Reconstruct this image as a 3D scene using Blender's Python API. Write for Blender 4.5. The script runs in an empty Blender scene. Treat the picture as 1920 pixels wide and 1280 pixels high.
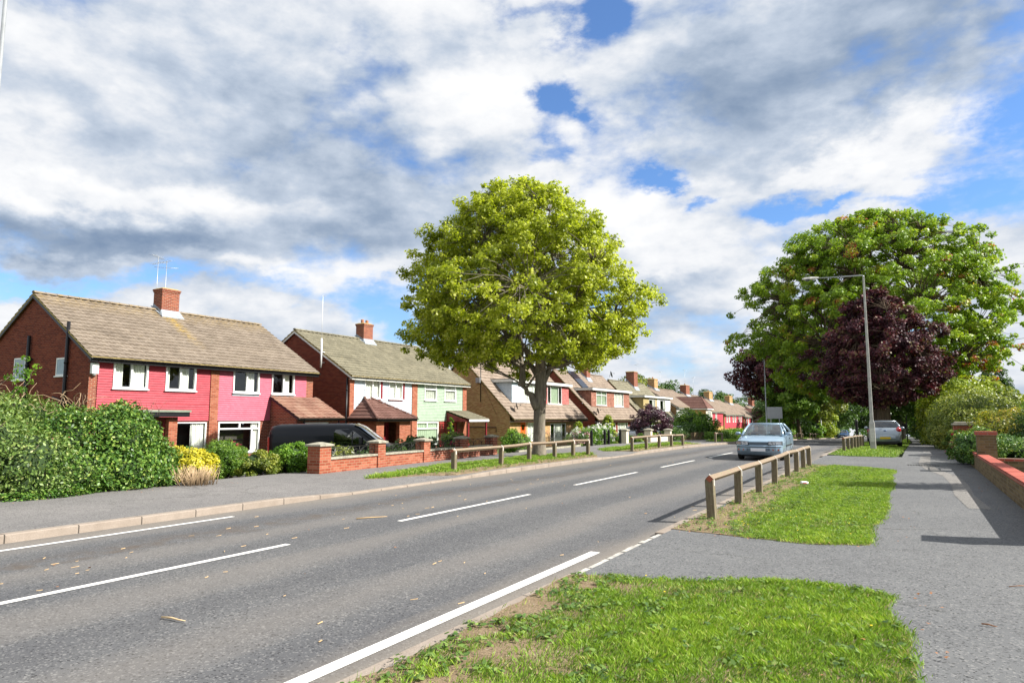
import bpy, bmesh, math, random
import numpy as np
from mathutils import Vector, Matrix
PI = math.pi
R = math.radians
scene = bpy.context.scene
COL = scene.collection

# ------------------------------------------------------------------ camera
cam_d = bpy.data.cameras.new('camera')
cam = bpy.data.objects.new('camera', cam_d); COL.objects.link(cam)
cam.location = (0, 0, 1.6)
cam.rotation_euler = (R(90 + 6.33), 0, R(29.714))
cam_d.sensor_width = 36; cam_d.lens = 24.0
cam_d.clip_start = .05; cam_d.clip_end = 4000
scene.camera = cam
scene.view_settings.view_transform = 'Standard'
scene.view_settings.look = 'None'
scene.view_settings.exposure = 1.0
scene.view_settings.gamma = 1

# ------------------------------------------------------------------ sun
SUN_EL, SUN_AZ = 37.5, 73.0        # azimuth from +Y towards +X
sd = Vector((math.sin(R(SUN_AZ)) * math.cos(R(SUN_EL)), math.cos(R(SUN_AZ)) * math.cos(R(SUN_EL)), math.sin(R(SUN_EL))))
sun_d = bpy.data.lights.new('sun', 'SUN')
sun_d.energy = 5.0; sun_d.angle = R(.53); sun_d.color = (1, .955, .88)
sun = bpy.data.objects.new('sun', sun_d); COL.objects.link(sun)
sun.rotation_euler = sd.to_track_quat('Z', 'Y').to_euler()

# ------------------------------------------------------------------ node helper
class NT:
    def __init__(s, nt):
        s.t = nt; s.n = nt.nodes; s.l = nt.links
    def node(s, typ, **kw):
        n = s.n.new(typ)
        ins = kw.pop('ins', {})
        for k, v in kw.items(): setattr(n, k, v)
        for k, v in ins.items(): s.set(n.inputs[k], v)
        return n
    def set(s, sock, v):
        if hasattr(v, 'is_output') or isinstance(v, bpy.types.NodeSocket): s.l.new(v, sock)
        else: sock.default_value = v
    def math(s, op, a, b=0.0, c=0.0, clamp=False):
        n = s.n.new('ShaderNodeMath'); n.operation = op; n.use_clamp = clamp
        s.set(n.inputs[0], a); s.set(n.inputs[1], b); s.set(n.inputs[2], c)
        return n.outputs[0]
    def mix(s, f, a, b, blend='MIX'):
        n = s.n.new('ShaderNodeMix'); n.data_type = 'RGBA'; n.blend_type = blend; n.clamp_factor = True
        s.set(n.inputs[0], f); s.set(n.inputs[6], a); s.set(n.inputs[7], b)
        return n.outputs[2]
    def ramp(s, f, stops, interp='LINEAR'):
        n = s.n.new('ShaderNodeValToRGB'); r = n.color_ramp; r.interpolation = interp
        while len(r.elements) < len(stops): r.elements.new(.5)
        for e, (p, c) in zip(r.elements, stops):
            e.position = p; e.color = c if len(c) == 4 else (*c, 1)
        s.set(n.inputs[0], f)
        return n.outputs[0]
    def noise(s, vec, scale, detail=3, rough=.55, dist=0.0, out=0):
        n = s.n.new('ShaderNodeTexNoise')
        if vec is not None: s.l.new(vec, n.inputs['Vector'])
        n.inputs['Scale'].default_value = scale; n.inputs['Detail'].default_value = detail
        n.inputs['Roughness'].default_value = rough; n.inputs['Distortion'].default_value = dist
        return n.outputs[out]
    def maprange(s, v, a, b, c=0.0, d=1.0, smooth=False):
        n = s.n.new('ShaderNodeMapRange')
        if smooth: n.interpolation_type = 'SMOOTHSTEP'
        s.set(n.inputs[0], v); n.inputs[1].default_value = a; n.inputs[2].default_value = b
        n.inputs[3].default_value = c; n.inputs[4].default_value = d
        return n.outputs[0]
    def comb(s, x, y, z):
        n = s.n.new('ShaderNodeCombineXYZ')
        s.set(n.inputs[0], x); s.set(n.inputs[1], y); s.set(n.inputs[2], z)
        return n.outputs[0]
    def sep(s, v):
        n = s.n.new('ShaderNodeSeparateXYZ'); s.l.new(v, n.inputs[0]); return n.outputs

def c3(*c): return (*c, 1.0)

# ------------------------------------------------------------------ sky: Nishita with procedural clouds
world = bpy.data.worlds.new('World'); scene.world = world; world.use_nodes = True
w = NT(world.node_tree)
for n in list(w.n): w.n.remove(n)
wo = w.node('ShaderNodeOutputWorld'); bg = w.node('ShaderNodeBackground')
bg.inputs[1].default_value = .073
w.l.new(bg.outputs[0], wo.inputs[0])
sky = w.node('ShaderNodeTexSky', sky_type='NISHITA', sun_disc=False)
sky.sun_elevation = R(SUN_EL); sky.sun_rotation = R(SUN_AZ)
sky.air_density = 1.0; sky.dust_density = .4; sky.ozone_density = 2.0
tc = w.node('ShaderNodeTexCoord')
D = tc.outputs['Generated']
dx, dy, dz = w.sep(D)
az = w.math('MULTIPLY', w.math('ARCTAN2', dx, dy), 57.2958)
el = w.math('MULTIPLY', w.math('ARCSINE', dz), 57.2958)
den = w.math('ADD', w.math('MAXIMUM', dz, 0.0), .16)
P = w.comb(w.math('DIVIDE', dx, den), w.math('DIVIDE', dy, den), 0.0)
# warp az / el with noise so that the big masses have ragged edges
V3 = w.comb(w.math('MULTIPLY', dx, 1.0), dy, w.math('MULTIPLY', dz, 1.9))
wn = w.node('ShaderNodeTexNoise', ins={'Scale': 3.2, 'Detail': 8, 'Roughness': .62}); w.l.new(V3, wn.inputs['Vector'])
wr, wg, wb_ = w.sep(wn.outputs['Color'])
azw = w.math('ADD', az, w.math('MULTIPLY', w.math('SUBTRACT', wr, .5), 25.0))
elw = w.math('ADD', el, w.math('MULTIPLY', w.math('SUBTRACT', wg, .5), 15.0))
def blob(a, e, ra, re, wt):
    ux = w.math('DIVIDE', w.math('SUBTRACT', azw, a), ra)
    uy = w.math('DIVIDE', w.math('SUBTRACT', elw, e), re)
    q = w.math('ADD', w.math('MULTIPLY', ux, ux), w.math('MULTIPLY', uy, uy))
    return w.math('MULTIPLY', w.math('EXPONENT', w.math('MULTIPLY', q, -1.0)), wt)
def total(lst, base):
    t = base
    for b in lst: t = w.math('ADD', t, blob(*b))
    return t
# puffs: the same noise read twice, the second time a little towards the sun, gives lit edges and shaded bases
def puff(vec): return w.math('ADD', w.math('MULTIPLY', w.noise(vec, 4.2, 9, .55, .15), .74), w.math('MULTIPLY', w.noise(vec, 13.0, 6, .58, .1), .26))
off = w.node('ShaderNodeVectorMath', operation='ADD'); w.l.new(V3, off.inputs[0]); off.inputs[1].default_value = (.020, .004, .055)
p0 = puff(V3); p1 = puff(off.outputs[0])
relief = w.math('SUBTRACT', p1, p0)
n1 = w.noise(P, 1.1, 9, .58, .3)
HOLES = [(-24.8, 31.6, 3.4, 2.6, .46), (-26, 24.0, 2.4, 1.7, .44), (-31, 33.5, 5, 1.3, .24), (-26, 19.8, 1.8, 1.4, .22), (8.8, 19.2, 5.0, 2.6, .46), (10, 14.5, 6, 2.4, .34), (3.5, 15.8, 4.5, 1.0, .30), (-7.4, 17.2, 2.6, .9, .40), (-2, 17.0, 2.4, .6, .34),
         (-41, 10, 8, 1.5, .30), (-60, 9.4, 12, 1.0, .22), (-23, 8.6, 4, 1.6, .34), (-10, 6.5, 12, 1.2, .16), (-38, 8.0, 6, 1.3, .30), (-18, 19.8, 2.4, .8, .30), (-14, 17.8, 1.2, .8, .26), (-67, 9, 5, 1, .2)]
cov = w.math('ADD', w.math('MULTIPLY', w.math('SUBTRACT', n1, .5), .55), w.math('MULTIPLY', w.math('SUBTRACT', p0, .5), 1.7))
cov = w.math('SUBTRACT', cov, total(HOLES, -0.30))
alpha = w.maprange(cov, -.08, .24, 0, 1, True)
DARK = [(-46, 23, 9, 4.0, .32), (-39, 18.8, 8, 3.0, .40), (-56, 26, 9, 2.0, .10), (-61, 12.4, 8, 1.7, .50), (-66, 13.8, 5, 1.5, .24), (-44, 14.5, 7, 1.6, .30), (-53, 18.0, 7, 1.2, .22), (-9, 26.0, 11, 4.4, .38),
        (0, 22.5, 7, 2.4, .30), (-16, 20.8, 4, 1.2, .12), (-20, 7.8, 5, 1.3, .30), (-36, 30, 5, 1.5, .12), (-63, 20.8, 6, 1.4, .18), (-20, 10.5, 5, .8, .2), (-34, 15.5, 4, 1.4, .2), (3, 28, 6, 2, .2)]
BRIGHT = [(-32, 25, 4.5, 4.0, .20), (-62, 16.4, 8, 1.3, .24), (-20, 18, 5, 4, .20), (-52, 11.0, 5, .9, .26), (2, 31, 5, 3, .12), (-35, 20, 4, 2, .1), (-68, 20, 5, 3.0, .14), (-3, 19.0, 8, 1.0, .20), (-18, 13, 5, 1.5, .15)]
shade = w.math('SUBTRACT', total(DARK, .335), total(BRIGHT, 0.0))
shade = w.math('ADD', shade, w.math('MULTIPLY', relief, 1.5))
shade = w.math('ADD', shade, w.math('MULTIPLY', w.math('SUBTRACT', n1, .5), .55))
shade = w.math('SUBTRACT', shade, w.math('MULTIPLY', w.math('SUBTRACT', p0, .5), .45))
cc = w.ramp(shade, [(0.0, (1.08, 1.08, 1.08)), (.24, (.92, .94, .975)), (.5, (.58, .66, .78)), (.75, (.36, .45, .59)), (1.0, (.23, .32, .47))])
cloud = w.mix(1.0, cc, c3(6.7, 6.7, 6.7), 'MULTIPLY')
hor = w.maprange(el, 1.0, 12.0, .50, 0.04, True)
skyc = w.mix(1.0, sky.outputs[0], c3(.74, 1.04, 1.40), 'MULTIPLY')
base = w.mix(hor, skyc, c3(4.2, 5.0, 6.1))
w.l.new(w.mix(alpha, base, cloud), bg.inputs[0])
world.cycles.sampling_method = 'MANUAL'; world.cycles.sample_map_resolution = 512

# ------------------------------------------------------------------ terrain
def tz(y): return 0.0 if y < 34 else -0.0235 * (y - 34) ** 2 / (y - 20)
def gz(x, y):
    z = tz(y)
    if x < -14.0:
        t = min(1.0, (-14.0 - x) / 8.5); t = t * t * (3 - 2 * t)
        z += .07 - .80 * t
    elif x > 1.6: z += .05
    else: z += .05
    return z

# ------------------------------------------------------------------ objects
def tag(o, label=None, cat=None, group=None, kind=None):
    if label: o['label'] = label
    if cat: o['category'] = cat
    if group: o['group'] = group
    if kind: o['kind'] = kind
    return o
def empty(name, loc, rz=0.0, label=None, cat=None, group=None):
    o = bpy.data.objects.new(name, None); COL.objects.link(o)
    o.location = loc; o.rotation_euler = (0, 0, rz); o.empty_display_size = .3
    return tag(o, label, cat, group)
def copy_tree(o, parent=None):
    c = o.copy(); COL.objects.link(c)
    if parent: c.parent = parent
    for ch in o.children: copy_tree(ch, c)
    return c

class MB:
    def __init__(s): s.v = []; s.f = []; s.m = []; s.s = []
    def face(s, pts, mi=0, sm=False):
        i = len(s.v); s.v += [tuple(p) for p in pts]; s.f.append(list(range(i, i + len(pts)))); s.m.append(mi); s.s.append(sm)
    def mesh(s, vs, fs, mi=0, sm=False):
        i = len(s.v); s.v += [tuple(p) for p in vs]
        for f in fs: s.f.append([a + i for a in f]); s.m.append(mi); s.s.append(sm)
        return s
    def box(s, x0, x1, y0, y1, z0, z1, mi=0):
        if x0 > x1: x0, x1 = x1, x0
        if y0 > y1: y0, y1 = y1, y0
        if z0 > z1: z0, z1 = z1, z0
        vs = [(x0,y0,z0),(x1,y0,z0),(x1,y1,z0),(x0,y1,z0),(x0,y0,z1),(x1,y0,z1),(x1,y1,z1),(x0,y1,z1)]
        return s.mesh(vs, [(0,3,2,1),(4,5,6,7),(0,1,5,4),(1,2,6,5),(2,3,7,6),(3,0,4,7)], mi)
    def hexa(s, b, t, mi=0):
        return s.mesh(list(b) + list(t), [(3,2,1,0),(4,5,6,7),(0,1,5,4),(1,2,6,5),(2,3,7,6),(3,0,4,7)], mi)
    def prism(s, poly, axis, a, b, mi=0):
        """polygon of 2D points extruded along axis ('x','y','z') from a to b"""
        def P3(p, t):
            if axis == 'x': return (t, p[0], p[1])
            if axis == 'y': return (p[0], t, p[1])
            return (p[0], p[1], t)
        n = len(poly); vs = [P3(p, a) for p in poly] + [P3(p, b) for p in poly]
        fs = [list(range(n))[::-1], list(range(n, 2 * n))] + [(i, (i + 1) % n, n + (i + 1) % n, n + i) for i in range(n)]
        return s.mesh(vs, fs, mi)
    def tube(s, pts, rads, n=8, mi=0, sm=True, cap=True):
        pts = [Vector(p) for p in pts]
        if not hasattr(rads, '__len__'): rads = [rads] * len(pts)
        i0 = len(s.v); a = None
        for k, p in enumerate(pts):
            t = (pts[min(k + 1, len(pts) - 1)] - pts[max(k - 1, 0)])
            if t.length < 1e-9: t = Vector((0, 0, 1))
            t.normalize()
            if a is None:
                a = t.orthogonal().normalized()
            else:
                a = (a - t * a.dot(t))
                a = t.orthogonal().normalized() if a.length < 1e-6 else a.normalized()
            b = t.cross(a)
            for j in range(n):
                th = 2 * PI * j / n
                s.v.append(tuple(p + (a * math.cos(th) + b * math.sin(th)) * rads[k]))
        for k in range(len(pts) - 1):
            for j in range(n):
                s.f.append([i0 + k*n + j, i0 + k*n + (j+1) % n, i0 + (k+1)*n + (j+1) % n, i0 + (k+1)*n + j]); s.m.append(mi); s.s.append(sm)
        if cap:
            s.f.append([i0 + j for j in range(n)][::-1]); s.m.append(mi); s.s.append(False)
            e = i0 + (len(pts) - 1) * n
            s.f.append([e + j for j in range(n)]); s.m.append(mi); s.s.append(False)
        return s
    def lathe(s, prof, c=(0,0,0), axis='z', n=20, mi=0, sm=True):
        i0 = len(s.v)
        for (r, h) in prof:
            for j in range(n):
                th = 2 * PI * j / n; u, v = r * math.cos(th), r * math.sin(th)
                p = {'z': (u, v, h), 'y': (u, h, v), 'x': (h, u, v)}[axis]
                s.v.append((p[0] + c[0], p[1] + c[1], p[2] + c[2]))
        for k in range(len(prof) - 1):
            for j in range(n):
                s.f.append([i0 + k*n + j, i0 + k*n + (j+1) % n, i0 + (k+1)*n + (j+1) % n, i0 + (k+1)*n + j]); s.m.append(mi); s.s.append(sm)
        return s
    def blob(s, c, r, seg=10, rings=7, mi=0, jit=0.0, rnd=None):
        vs = []; fs = []
        for i in range(rings + 1):
            ph = PI * i / rings
            for j in range(seg):
                th = 2 * PI * j / seg; q = 1 + (rnd.uniform(-jit, jit) if rnd else 0)
                vs.append((c[0] + r[0]*q*math.sin(ph)*math.cos(th), c[1] + r[1]*q*math.sin(ph)*math.sin(th), c[2] + r[2]*q*math.cos(ph)))
        for i in range(rings):
            for j in range(seg): fs.append((i*seg+j, (i+1)*seg+j, (i+1)*seg+(j+1) % seg, i*seg+(j+1) % seg))
        return s.mesh(vs, fs, mi, True)
    def build(s, name, mats, parent=None, label=None, cat=None, group=None, kind=None, bevel=0.0, auto=False):
        me = bpy.data.meshes.new(name); me.from_pydata(s.v, [], s.f)
        if not isinstance(mats, (list, tuple)): mats = [mats]
        for m in mats: me.materials.append(m)
        me.polygons.foreach_set('material_index', s.m); me.polygons.foreach_set('use_smooth', s.s)
        me.update()
        o = bpy.data.objects.new(name, me); COL.objects.link(o)
        if parent: o.parent = parent
        if bevel:
            b = o.modifiers.new('bevel', 'BEVEL'); b.width = bevel; b.segments = 2; b.limit_method = 'ANGLE'; b.angle_limit = R(30)
        return tag(o, label, cat, group, kind)

def bulk(name, verts, k, mat, parent=None, tint=None, **kw):
    """many separate k-gons from an (n*k,3) array"""
    n = len(verts) // k
    me = bpy.data.meshes.new(name)
    me.vertices.add(n * k); me.vertices.foreach_set('co', np.ascontiguousarray(verts, dtype=np.float32).ravel())
    me.loops.add(n * k); me.loops.foreach_set('vertex_index', np.arange(n * k, dtype=np.int32))
    me.polygons.add(n); me.polygons.foreach_set('loop_start', np.arange(n, dtype=np.int32) * k)
    if tint is not None:
        at = me.attributes.new('tint', 'FLOAT', 'FACE'); at.data.foreach_set('value', np.asarray(tint, dtype=np.float32))
    me.update(calc_edges=True)
    me.materials.append(mat)
    o = bpy.data.objects.new(name, me); COL.objects.link(o)
    if parent: o.parent = parent
    return tag(o, **kw)

# ------------------------------------------------------------------ materials
def mat(name):
    m = bpy.data.materials.new(name); m.use_nodes = True
    nt = NT(m.node_tree)
    b = nt.n['Principled BSDF']; b.inputs['Specular IOR Level'].default_value = .35
    return m, nt, b
def bumpn(nt, b, h, strength=.4, dist=.01):
    bn = nt.node('ShaderNodeBump'); bn.inputs['Strength'].default_value = strength; bn.inputs['Distance'].default_value = dist
    nt.set(bn.inputs['Height'], h); nt.l.new(bn.outputs[0], b.inputs['Normal'])
def plain(name, col, rough=.5, metal=0.0, var=.12, scale=6.0, spec=.35, coat=0.0):
    m, nt, b = mat(name)
    tc = nt.node('ShaderNodeTexCoord').outputs['Object']
    n = nt.noise(tc, scale, 4, .6)
    d = tuple(c * (1 - var) for c in col); l = tuple(min(1, c * (1 + var)) for c in col)
    nt.l.new(nt.ramp(n, [(.3, d), (.7, l)]), b.inputs['Base Color'])
    b.inputs['Roughness'].default_value = rough; b.inputs['Metallic'].default_value = metal
    b.inputs['Specular IOR Level'].default_value = spec; b.inputs['Coat Weight'].default_value = coat
    b.inputs['Coat Roughness'].default_value = .05
    return m
def wallvec(nt):
    o = nt.node('ShaderNodeTexCoord').outputs['Object']; x, y, z = nt.sep(o)
    return o, nt.comb(nt.math('ADD', x, y), z, 0.0)
def brick(name, cols, mortar=(.38, .33, .28), stain=.3, mort=.011):
    m, nt, b = mat(name); o, v = wallvec(nt)
    br = nt.node('ShaderNodeTexBrick'); nt.l.new(v, br.inputs['Vector'])
    br.inputs['Scale'].default_value = 1; br.inputs['Mortar Size'].default_value = mort; br.inputs['Brick Width'].default_value = .225
    br.inputs['Row Height'].default_value = .075; br.inputs['Mortar Smooth'].default_value = .2; br.inputs['Bias'].default_value = 0
    br.inputs['Color1'].default_value = c3(0, 0, 0); br.inputs['Color2'].default_value = c3(1, 1, 1); br.inputs['Mortar'].default_value = c3(.5, .5, .5)
    k = len(cols)
    col = nt.ramp(br.outputs['Color'], [((i + .5) / k, c) for i, c in enumerate(cols)])
    big = nt.noise(o, .9, 5, .6); fine = nt.noise(o, 40, 3)
    col = nt.mix(nt.maprange(big, .35, .7, 0, stain), col, c3(*[c * .6 for c in cols[0]]))
    col = nt.mix(nt.maprange(fine, .3, .7, 0, .35), col, c3(*[c * .55 for c in cols[-1]]))
    col = nt.mix(br.outputs['Fac'], col, c3(*mortar))
    nt.l.new(col, b.inputs['Base Color']); b.inputs['Roughness'].default_value = .88; b.inputs['Specular IOR Level'].default_value = .2
    bumpn(nt, b, nt.math('SUBTRACT', nt.math('MULTIPLY', fine, .3), br.outputs['Fac']), .5, .008)
    return m
def hung(name, col, col2, width=.165, row=.1, dirt=.35, joint=.35):
    """painted tile hanging: the courses are geometry, the upright joints are texture"""
    m, nt, b = mat(name); o, v = wallvec(nt)
    br = nt.node('ShaderNodeTexBrick'); nt.l.new(v, br.inputs['Vector'])
    br.inputs['Scale'].default_value = 1; br.inputs['Mortar Size'].default_value = .004; br.inputs['Brick Width'].default_value = width
    br.inputs['Row Height'].default_value = row; br.inputs['Mortar Smooth'].default_value = .3
    br.inputs['Color1'].default_value = c3(0, 0, 0); br.inputs['Color2'].default_value = c3(1, 1, 1); br.inputs['Mortar'].default_value = c3(.5, .5, .5)
    c = nt.mix(br.outputs['Color'], c3(*col), c3(*col2))
    n = nt.noise(o, 1.6, 6, .65); n2 = nt.noise(o, 18, 3)
    c = nt.mix(nt.maprange(n, .45, .75, 0, dirt), c, c3(*[q * .62 for q in col]))
    streak = nt.noise(nt.comb(nt.math('MULTIPLY', nt.sep(v)[0], 5.0), nt.math('MULTIPLY', nt.sep(v)[1], .5), 0.0), 1.0, 5, .65)
    c = nt.mix(nt.maprange(streak, .52, .75, 0, dirt * .9), c, c3(*[q * .7 + .02 for q in col]))
    c = nt.mix(nt.maprange(n2, .55, .8, 0, .25), c, c3(*[min(1, q * 1.3 + .05) for q in col2]))
    c = nt.mix(nt.math('MULTIPLY', br.outputs['Fac'], joint), c, c3(*[q * .3 for q in col]))
    nt.l.new(c, b.inputs['Base Color']); b.inputs['Roughness'].default_value = .6; b.inputs['Specular IOR Level'].default_value = .25
    bumpn(nt, b, nt.math('SUBTRACT', n2, br.outputs['Fac']), .25, .006)
    return m
def tiles(name, cols, lichen=(.42, .30, .06), lich=.25, moss=(.10, .10, .04), party=None, ridge_z=7.4):
    m, nt, b = mat(name); o, v = wallvec(nt)
    vx, vy, vz = nt.sep(o)
    br = nt.node('ShaderNodeTexBrick'); nt.l.new(nt.comb(vx, nt.math('MULTIPLY', vz, 1.7), 0.0), br.inputs['Vector'])
    br.inputs['Scale'].default_value = 1; br.inputs['Mortar Size'].default_value = 0; br.inputs['Brick Width'].default_value = .33; br.inputs['Row Height'].default_value = .31; br.offset = 0
    br.inputs['Color1'].default_value = c3(0, 0, 0); br.inputs['Color2'].default_value = c3(1, 1, 1)
    n = nt.noise(o, 1.1, 6, .65); n2 = nt.noise(o, 22, 4, .7); n3 = nt.noise(o, 3.3, 8, .7)
    c = nt.ramp(nt.math('ADD', nt.math('MULTIPLY', br.outputs['Color'], .3), nt.math('MULTIPLY', nt.noise(o, 5, 6, .7), .7)), [((i + .5) / len(cols), q) for i, q in enumerate(cols)])
    c = nt.mix(nt.maprange(n, .45, .72, 0, .5), c, c3(*[q * .6 for q in cols[0]]))
    c = nt.mix(nt.maprange(n2, .52, .78, 0, .5), c, c3(*[min(1, q * 1.5) for q in cols[-1]]))
    c = nt.mix(nt.maprange(n3, .62, .74, 0, lich), c, c3(*lichen))
    c = nt.mix(nt.maprange(n3, .25, .4, .45, 0), c, c3(*moss))
    if party is not None:
        ox, oy, oz = nt.sep(o)
        near = nt.maprange(nt.math('ABSOLUTE', nt.math('SUBTRACT', ox, party)), .05, .45, 1, 0)
        top = nt.maprange(oz, ridge_z - .55, ridge_z, 0, 1)
        k = nt.math('MULTIPLY', nt.math('MAXIMUM', nt.math('MULTIPLY', near, nt.maprange(oz, 5.4, 7.0)), nt.math('MULTIPLY', top, .28)), nt.maprange(nt.noise(o, 5.5, 7, .75), .42, .62))
        c = nt.mix(k, c, c3(.40, .27, .05))
    nt.l.new(c, b.inputs['Base Color']); b.inputs['Roughness'].default_value = .92; b.inputs['Specular IOR Level'].default_value = .15
    bumpn(nt, b, n2, .4, .006)
    return m
def leafmat(name, stops, trans=.35, rough=.45, spec=.4, ttint=None):
    m, nt, b = mat(name)
    at = nt.node('ShaderNodeAttribute'); at.attribute_name = 'tint'
    o = nt.node('ShaderNodeTexCoord').outputs['Object']
    c = nt.ramp(at.outputs['Fac'], stops)
    c = nt.mix(nt.maprange(nt.noise(o, 30, 2), .3, .7, 0, .35), c, nt.mix(1.0, c, c3(.6, .62, .5), 'MULTIPLY'))
    nt.l.new(c, b.inputs['Base Color']); b.inputs['Roughness'].default_value = rough; b.inputs['Specular IOR Level'].default_value = spec
    tr = nt.node('ShaderNodeBsdfTranslucent'); nt.l.new(nt.mix(1.0, c, c3(*(ttint or (1.25, 1.3, .6))), 'MULTIPLY'), tr.inputs[0])
    mx = nt.node('ShaderNodeMixShader'); mx.inputs[0].default_value = trans
    nt.l.new(b.outputs[0], mx.inputs[1]); nt.l.new(tr.outputs[0], mx.inputs[2])
    nt.l.new(mx.outputs[0], nt.n['Material Output'].inputs[0])
    return m
def glassmat(name, tint=(.94, .97, .97), refl=(1, 1, 1), minr=.07):
    m = bpy.data.materials.new(name); m.use_nodes = True; nt = NT(m.node_tree)
    nt.n.remove(nt.n['Principled BSDF'])
    o = nt.node('ShaderNodeTexCoord').outputs['Object']
    g = nt.node('ShaderNodeBsdfGlossy'); g.inputs[0].default_value = c3(*refl); g.inputs['Roughness'].default_value = .02
    bn = nt.node('ShaderNodeBump'); bn.inputs['Strength'].default_value = .05; bn.inputs['Distance'].default_value = .02
    nt.l.new(nt.noise(o, 2.0, 2), bn.inputs['Height']); nt.l.new(bn.outputs[0], g.inputs['Normal'])
    t = nt.node('ShaderNodeBsdfTransparent'); t.inputs[0].default_value = c3(*tint)
    f = nt.node('ShaderNodeLayerWeight'); f.inputs[0].default_value = .5
    mx = nt.node('ShaderNodeMixShader'); nt.l.new(nt.math('ADD', nt.math('POWER', f.outputs['Facing'], 3.5), minr, clamp=True), mx.inputs[0])
    nt.l.new(t.outputs[0], mx.inputs[1]); nt.l.new(g.outputs[0], mx.inputs[2])
    nt.l.new(mx.outputs[0], nt.n['Material Output'].inputs[0])
    return m

M = {}
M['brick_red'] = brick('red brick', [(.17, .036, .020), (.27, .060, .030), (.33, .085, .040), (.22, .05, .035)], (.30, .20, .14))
M['brick_dark'] = brick('dark red brick', [(.13, .022, .014), (.20, .038, .022), (.24, .055, .028)], (.19, .10, .07), .3, .008)  # on red fronted houses it puts the gables' shade into the colour
M['brick_buff'] = brick('buff brick', [(.34, .19, .065), (.46, .29, .11), (.56, .37, .15), (.38, .17, .07)], (.44, .34, .22), .25, .008)
M['brick_yellow'] = brick('yellow brick', [(.42, .24, .04), (.50, .30, .06), (.46, .24, .05)], (.45, .34, .2))
M['brick_orange'] = brick('orange brick', [(.25, .062, .032), (.34, .092, .048), (.42, .15, .09), (.30, .075, .045)], (.30, .19, .12), .2, .008)
M['brick_brown'] = brick('brown brick', [(.13, .09, .045), (.20, .14, .07), (.25, .18, .09)], (.18, .145, .095))
M['pink'] = hung('pink red painted hung tile', (.39, .050, .070), (.44, .068, .088), dirt=.35)
M['pink2'] = hung('rose painted hung tile', (.48, .105, .155), (.53, .13, .185), dirt=.22)
M['blue_clad'] = hung('pale blue painted hung tile', (.46, .54, .61), (.56, .63, .69), dirt=.3)
M['green_clad'] = hung('pale green painted hung tile', (.285, .375, .275), (.34, .43, .33), dirt=.3, joint=.2)
M['brown_hung'] = hung('brown hung tile', (.22, .09, .06), (.42, .20, .14), dirt=.4, joint=.9)
M['rose_hung'] = hung('red hung tile', (.42, .10, .09), (.55, .17, .15), dirt=.3, joint=.9)
M['buff_hung'] = hung('buff hung tile', (.34, .26, .11), (.44, .35, .17), dirt=.3)
M['white_clad'] = hung('white boarding', (.70, .70, .70), (.78, .78, .77), width=3, dirt=.15)
M['rooft_brown'] = tiles('brown concrete tile', [(.150, .120, .092), (.205, .168, .132), (.27, .225, .18)], party=5.6)
M['rooft_grey'] = tiles('grey green tile', [(.13, .12, .085), (.19, .175, .125), (.26, .235, .165)])
M['rooft_pink'] = tiles('pinkish brown tile', [(.165, .128, .100), (.235, .186, .146), (.31, .245, .195)], lich=.1)
M['rooft_dark'] = tiles('dark brown tile', [(.10, .05, .04), (.15, .08, .065), (.21, .12, .10)], lich=.05)
M['rooft_redpatch'] = tiles('brown tile with red paint', [(.17, .08, .06), (.25, .14, .10), (.30, .20, .15)], lichen=(.45, .07, .08), lich=.8)
M['lead'] = plain('lead flashing', (.27, .30, .33), .5, var=.2)
M['white'] = plain('white upvc', (.78, .79, .78), .35, var=.04)
M['offwhite'] = plain('aged white paint', (.66, .66, .62), .55, var=.12)
M['black'] = plain('black plastic', (.012, .012, .014), .35)
M['iron'] = plain('black iron', (.018, .018, .016), .5)
M['darkred'] = plain('dark red paint', (.20, .022, .028), .4)
M['redpaint'] = plain('red paint', (.42, .05, .05), .55, var=.25, scale=20)
M['orange'] = plain('orange door', (.62, .11, .02), .4)
M['bluedoor'] = plain('blue door', (.02, .06, .34), .35)
M['curtain'] = plain('pale curtain', (.72, .72, .64), .9, var=.1)
M['curtain_green'] = plain('green blind', (.42, .50, .36), .9, var=.1)
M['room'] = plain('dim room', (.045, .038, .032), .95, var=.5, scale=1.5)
M['wood_dark'] = plain('dark timber', (.06, .03, .02), .6, var=.3)
M['stone'] = plain('concrete coping', (.30, .28, .22), .9, var=.35, scale=9)
M['cream'] = plain('cream render', (.62, .55, .44), .85, var=.12)
M['felt'] = plain('grey green roof felt', (.20, .23, .18), .9, var=.2)
M['steel'] = plain('galvanised steel', (.40, .42, .43), .45, .6, var=.15, scale=3)
M['pot'] = plain('clay chimney pot', (.30, .13, .07), .85)
M['lichen_stone'] = plain('lichened mortar', (.36, .28, .10), .95, var=.4, scale=14)
M['glass'] = glassmat('window glass')
M['dark_glass'] = glassmat('tinted car glass', (.25, .30, .33), minr=.10)
M['solar'] = plain('solar panel', (.02, .022, .03), .12, spec=.8)
M['bark'] = None
def barkmat(name, a, b2, sc=9):
    m, nt, b = mat(name); o = nt.node('ShaderNodeTexCoord').outputs['Object']
    x, y, z = nt.sep(o)
    v = nt.comb(nt.math('MULTIPLY', x, 1.0), y, nt.math('MULTIPLY', z, .25))
    n = nt.noise(v, sc, 7, .68); n2 = nt.noise(o, 1.8, 5, .6)
    c = nt.ramp(n, [(.3, a), (.68, b2)])
    c = nt.mix(nt.maprange(n2, .5, .7, 0, .5), c, c3(.13, .14, .08))
    nt.l.new(c, b.inputs['Base Color']); b.inputs['Roughness'].default_value = .95; b.inputs['Specular IOR Level'].default_value = .1
    bumpn(nt, b, n, .9, .03)
    return m
M['bark'] = barkmat('grey brown bark', (.10, .085, .065), (.27, .235, .19))
M['bark_dark'] = barkmat('dark bark', (.05, .036, .026), (.16, .115, .08))
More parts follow.
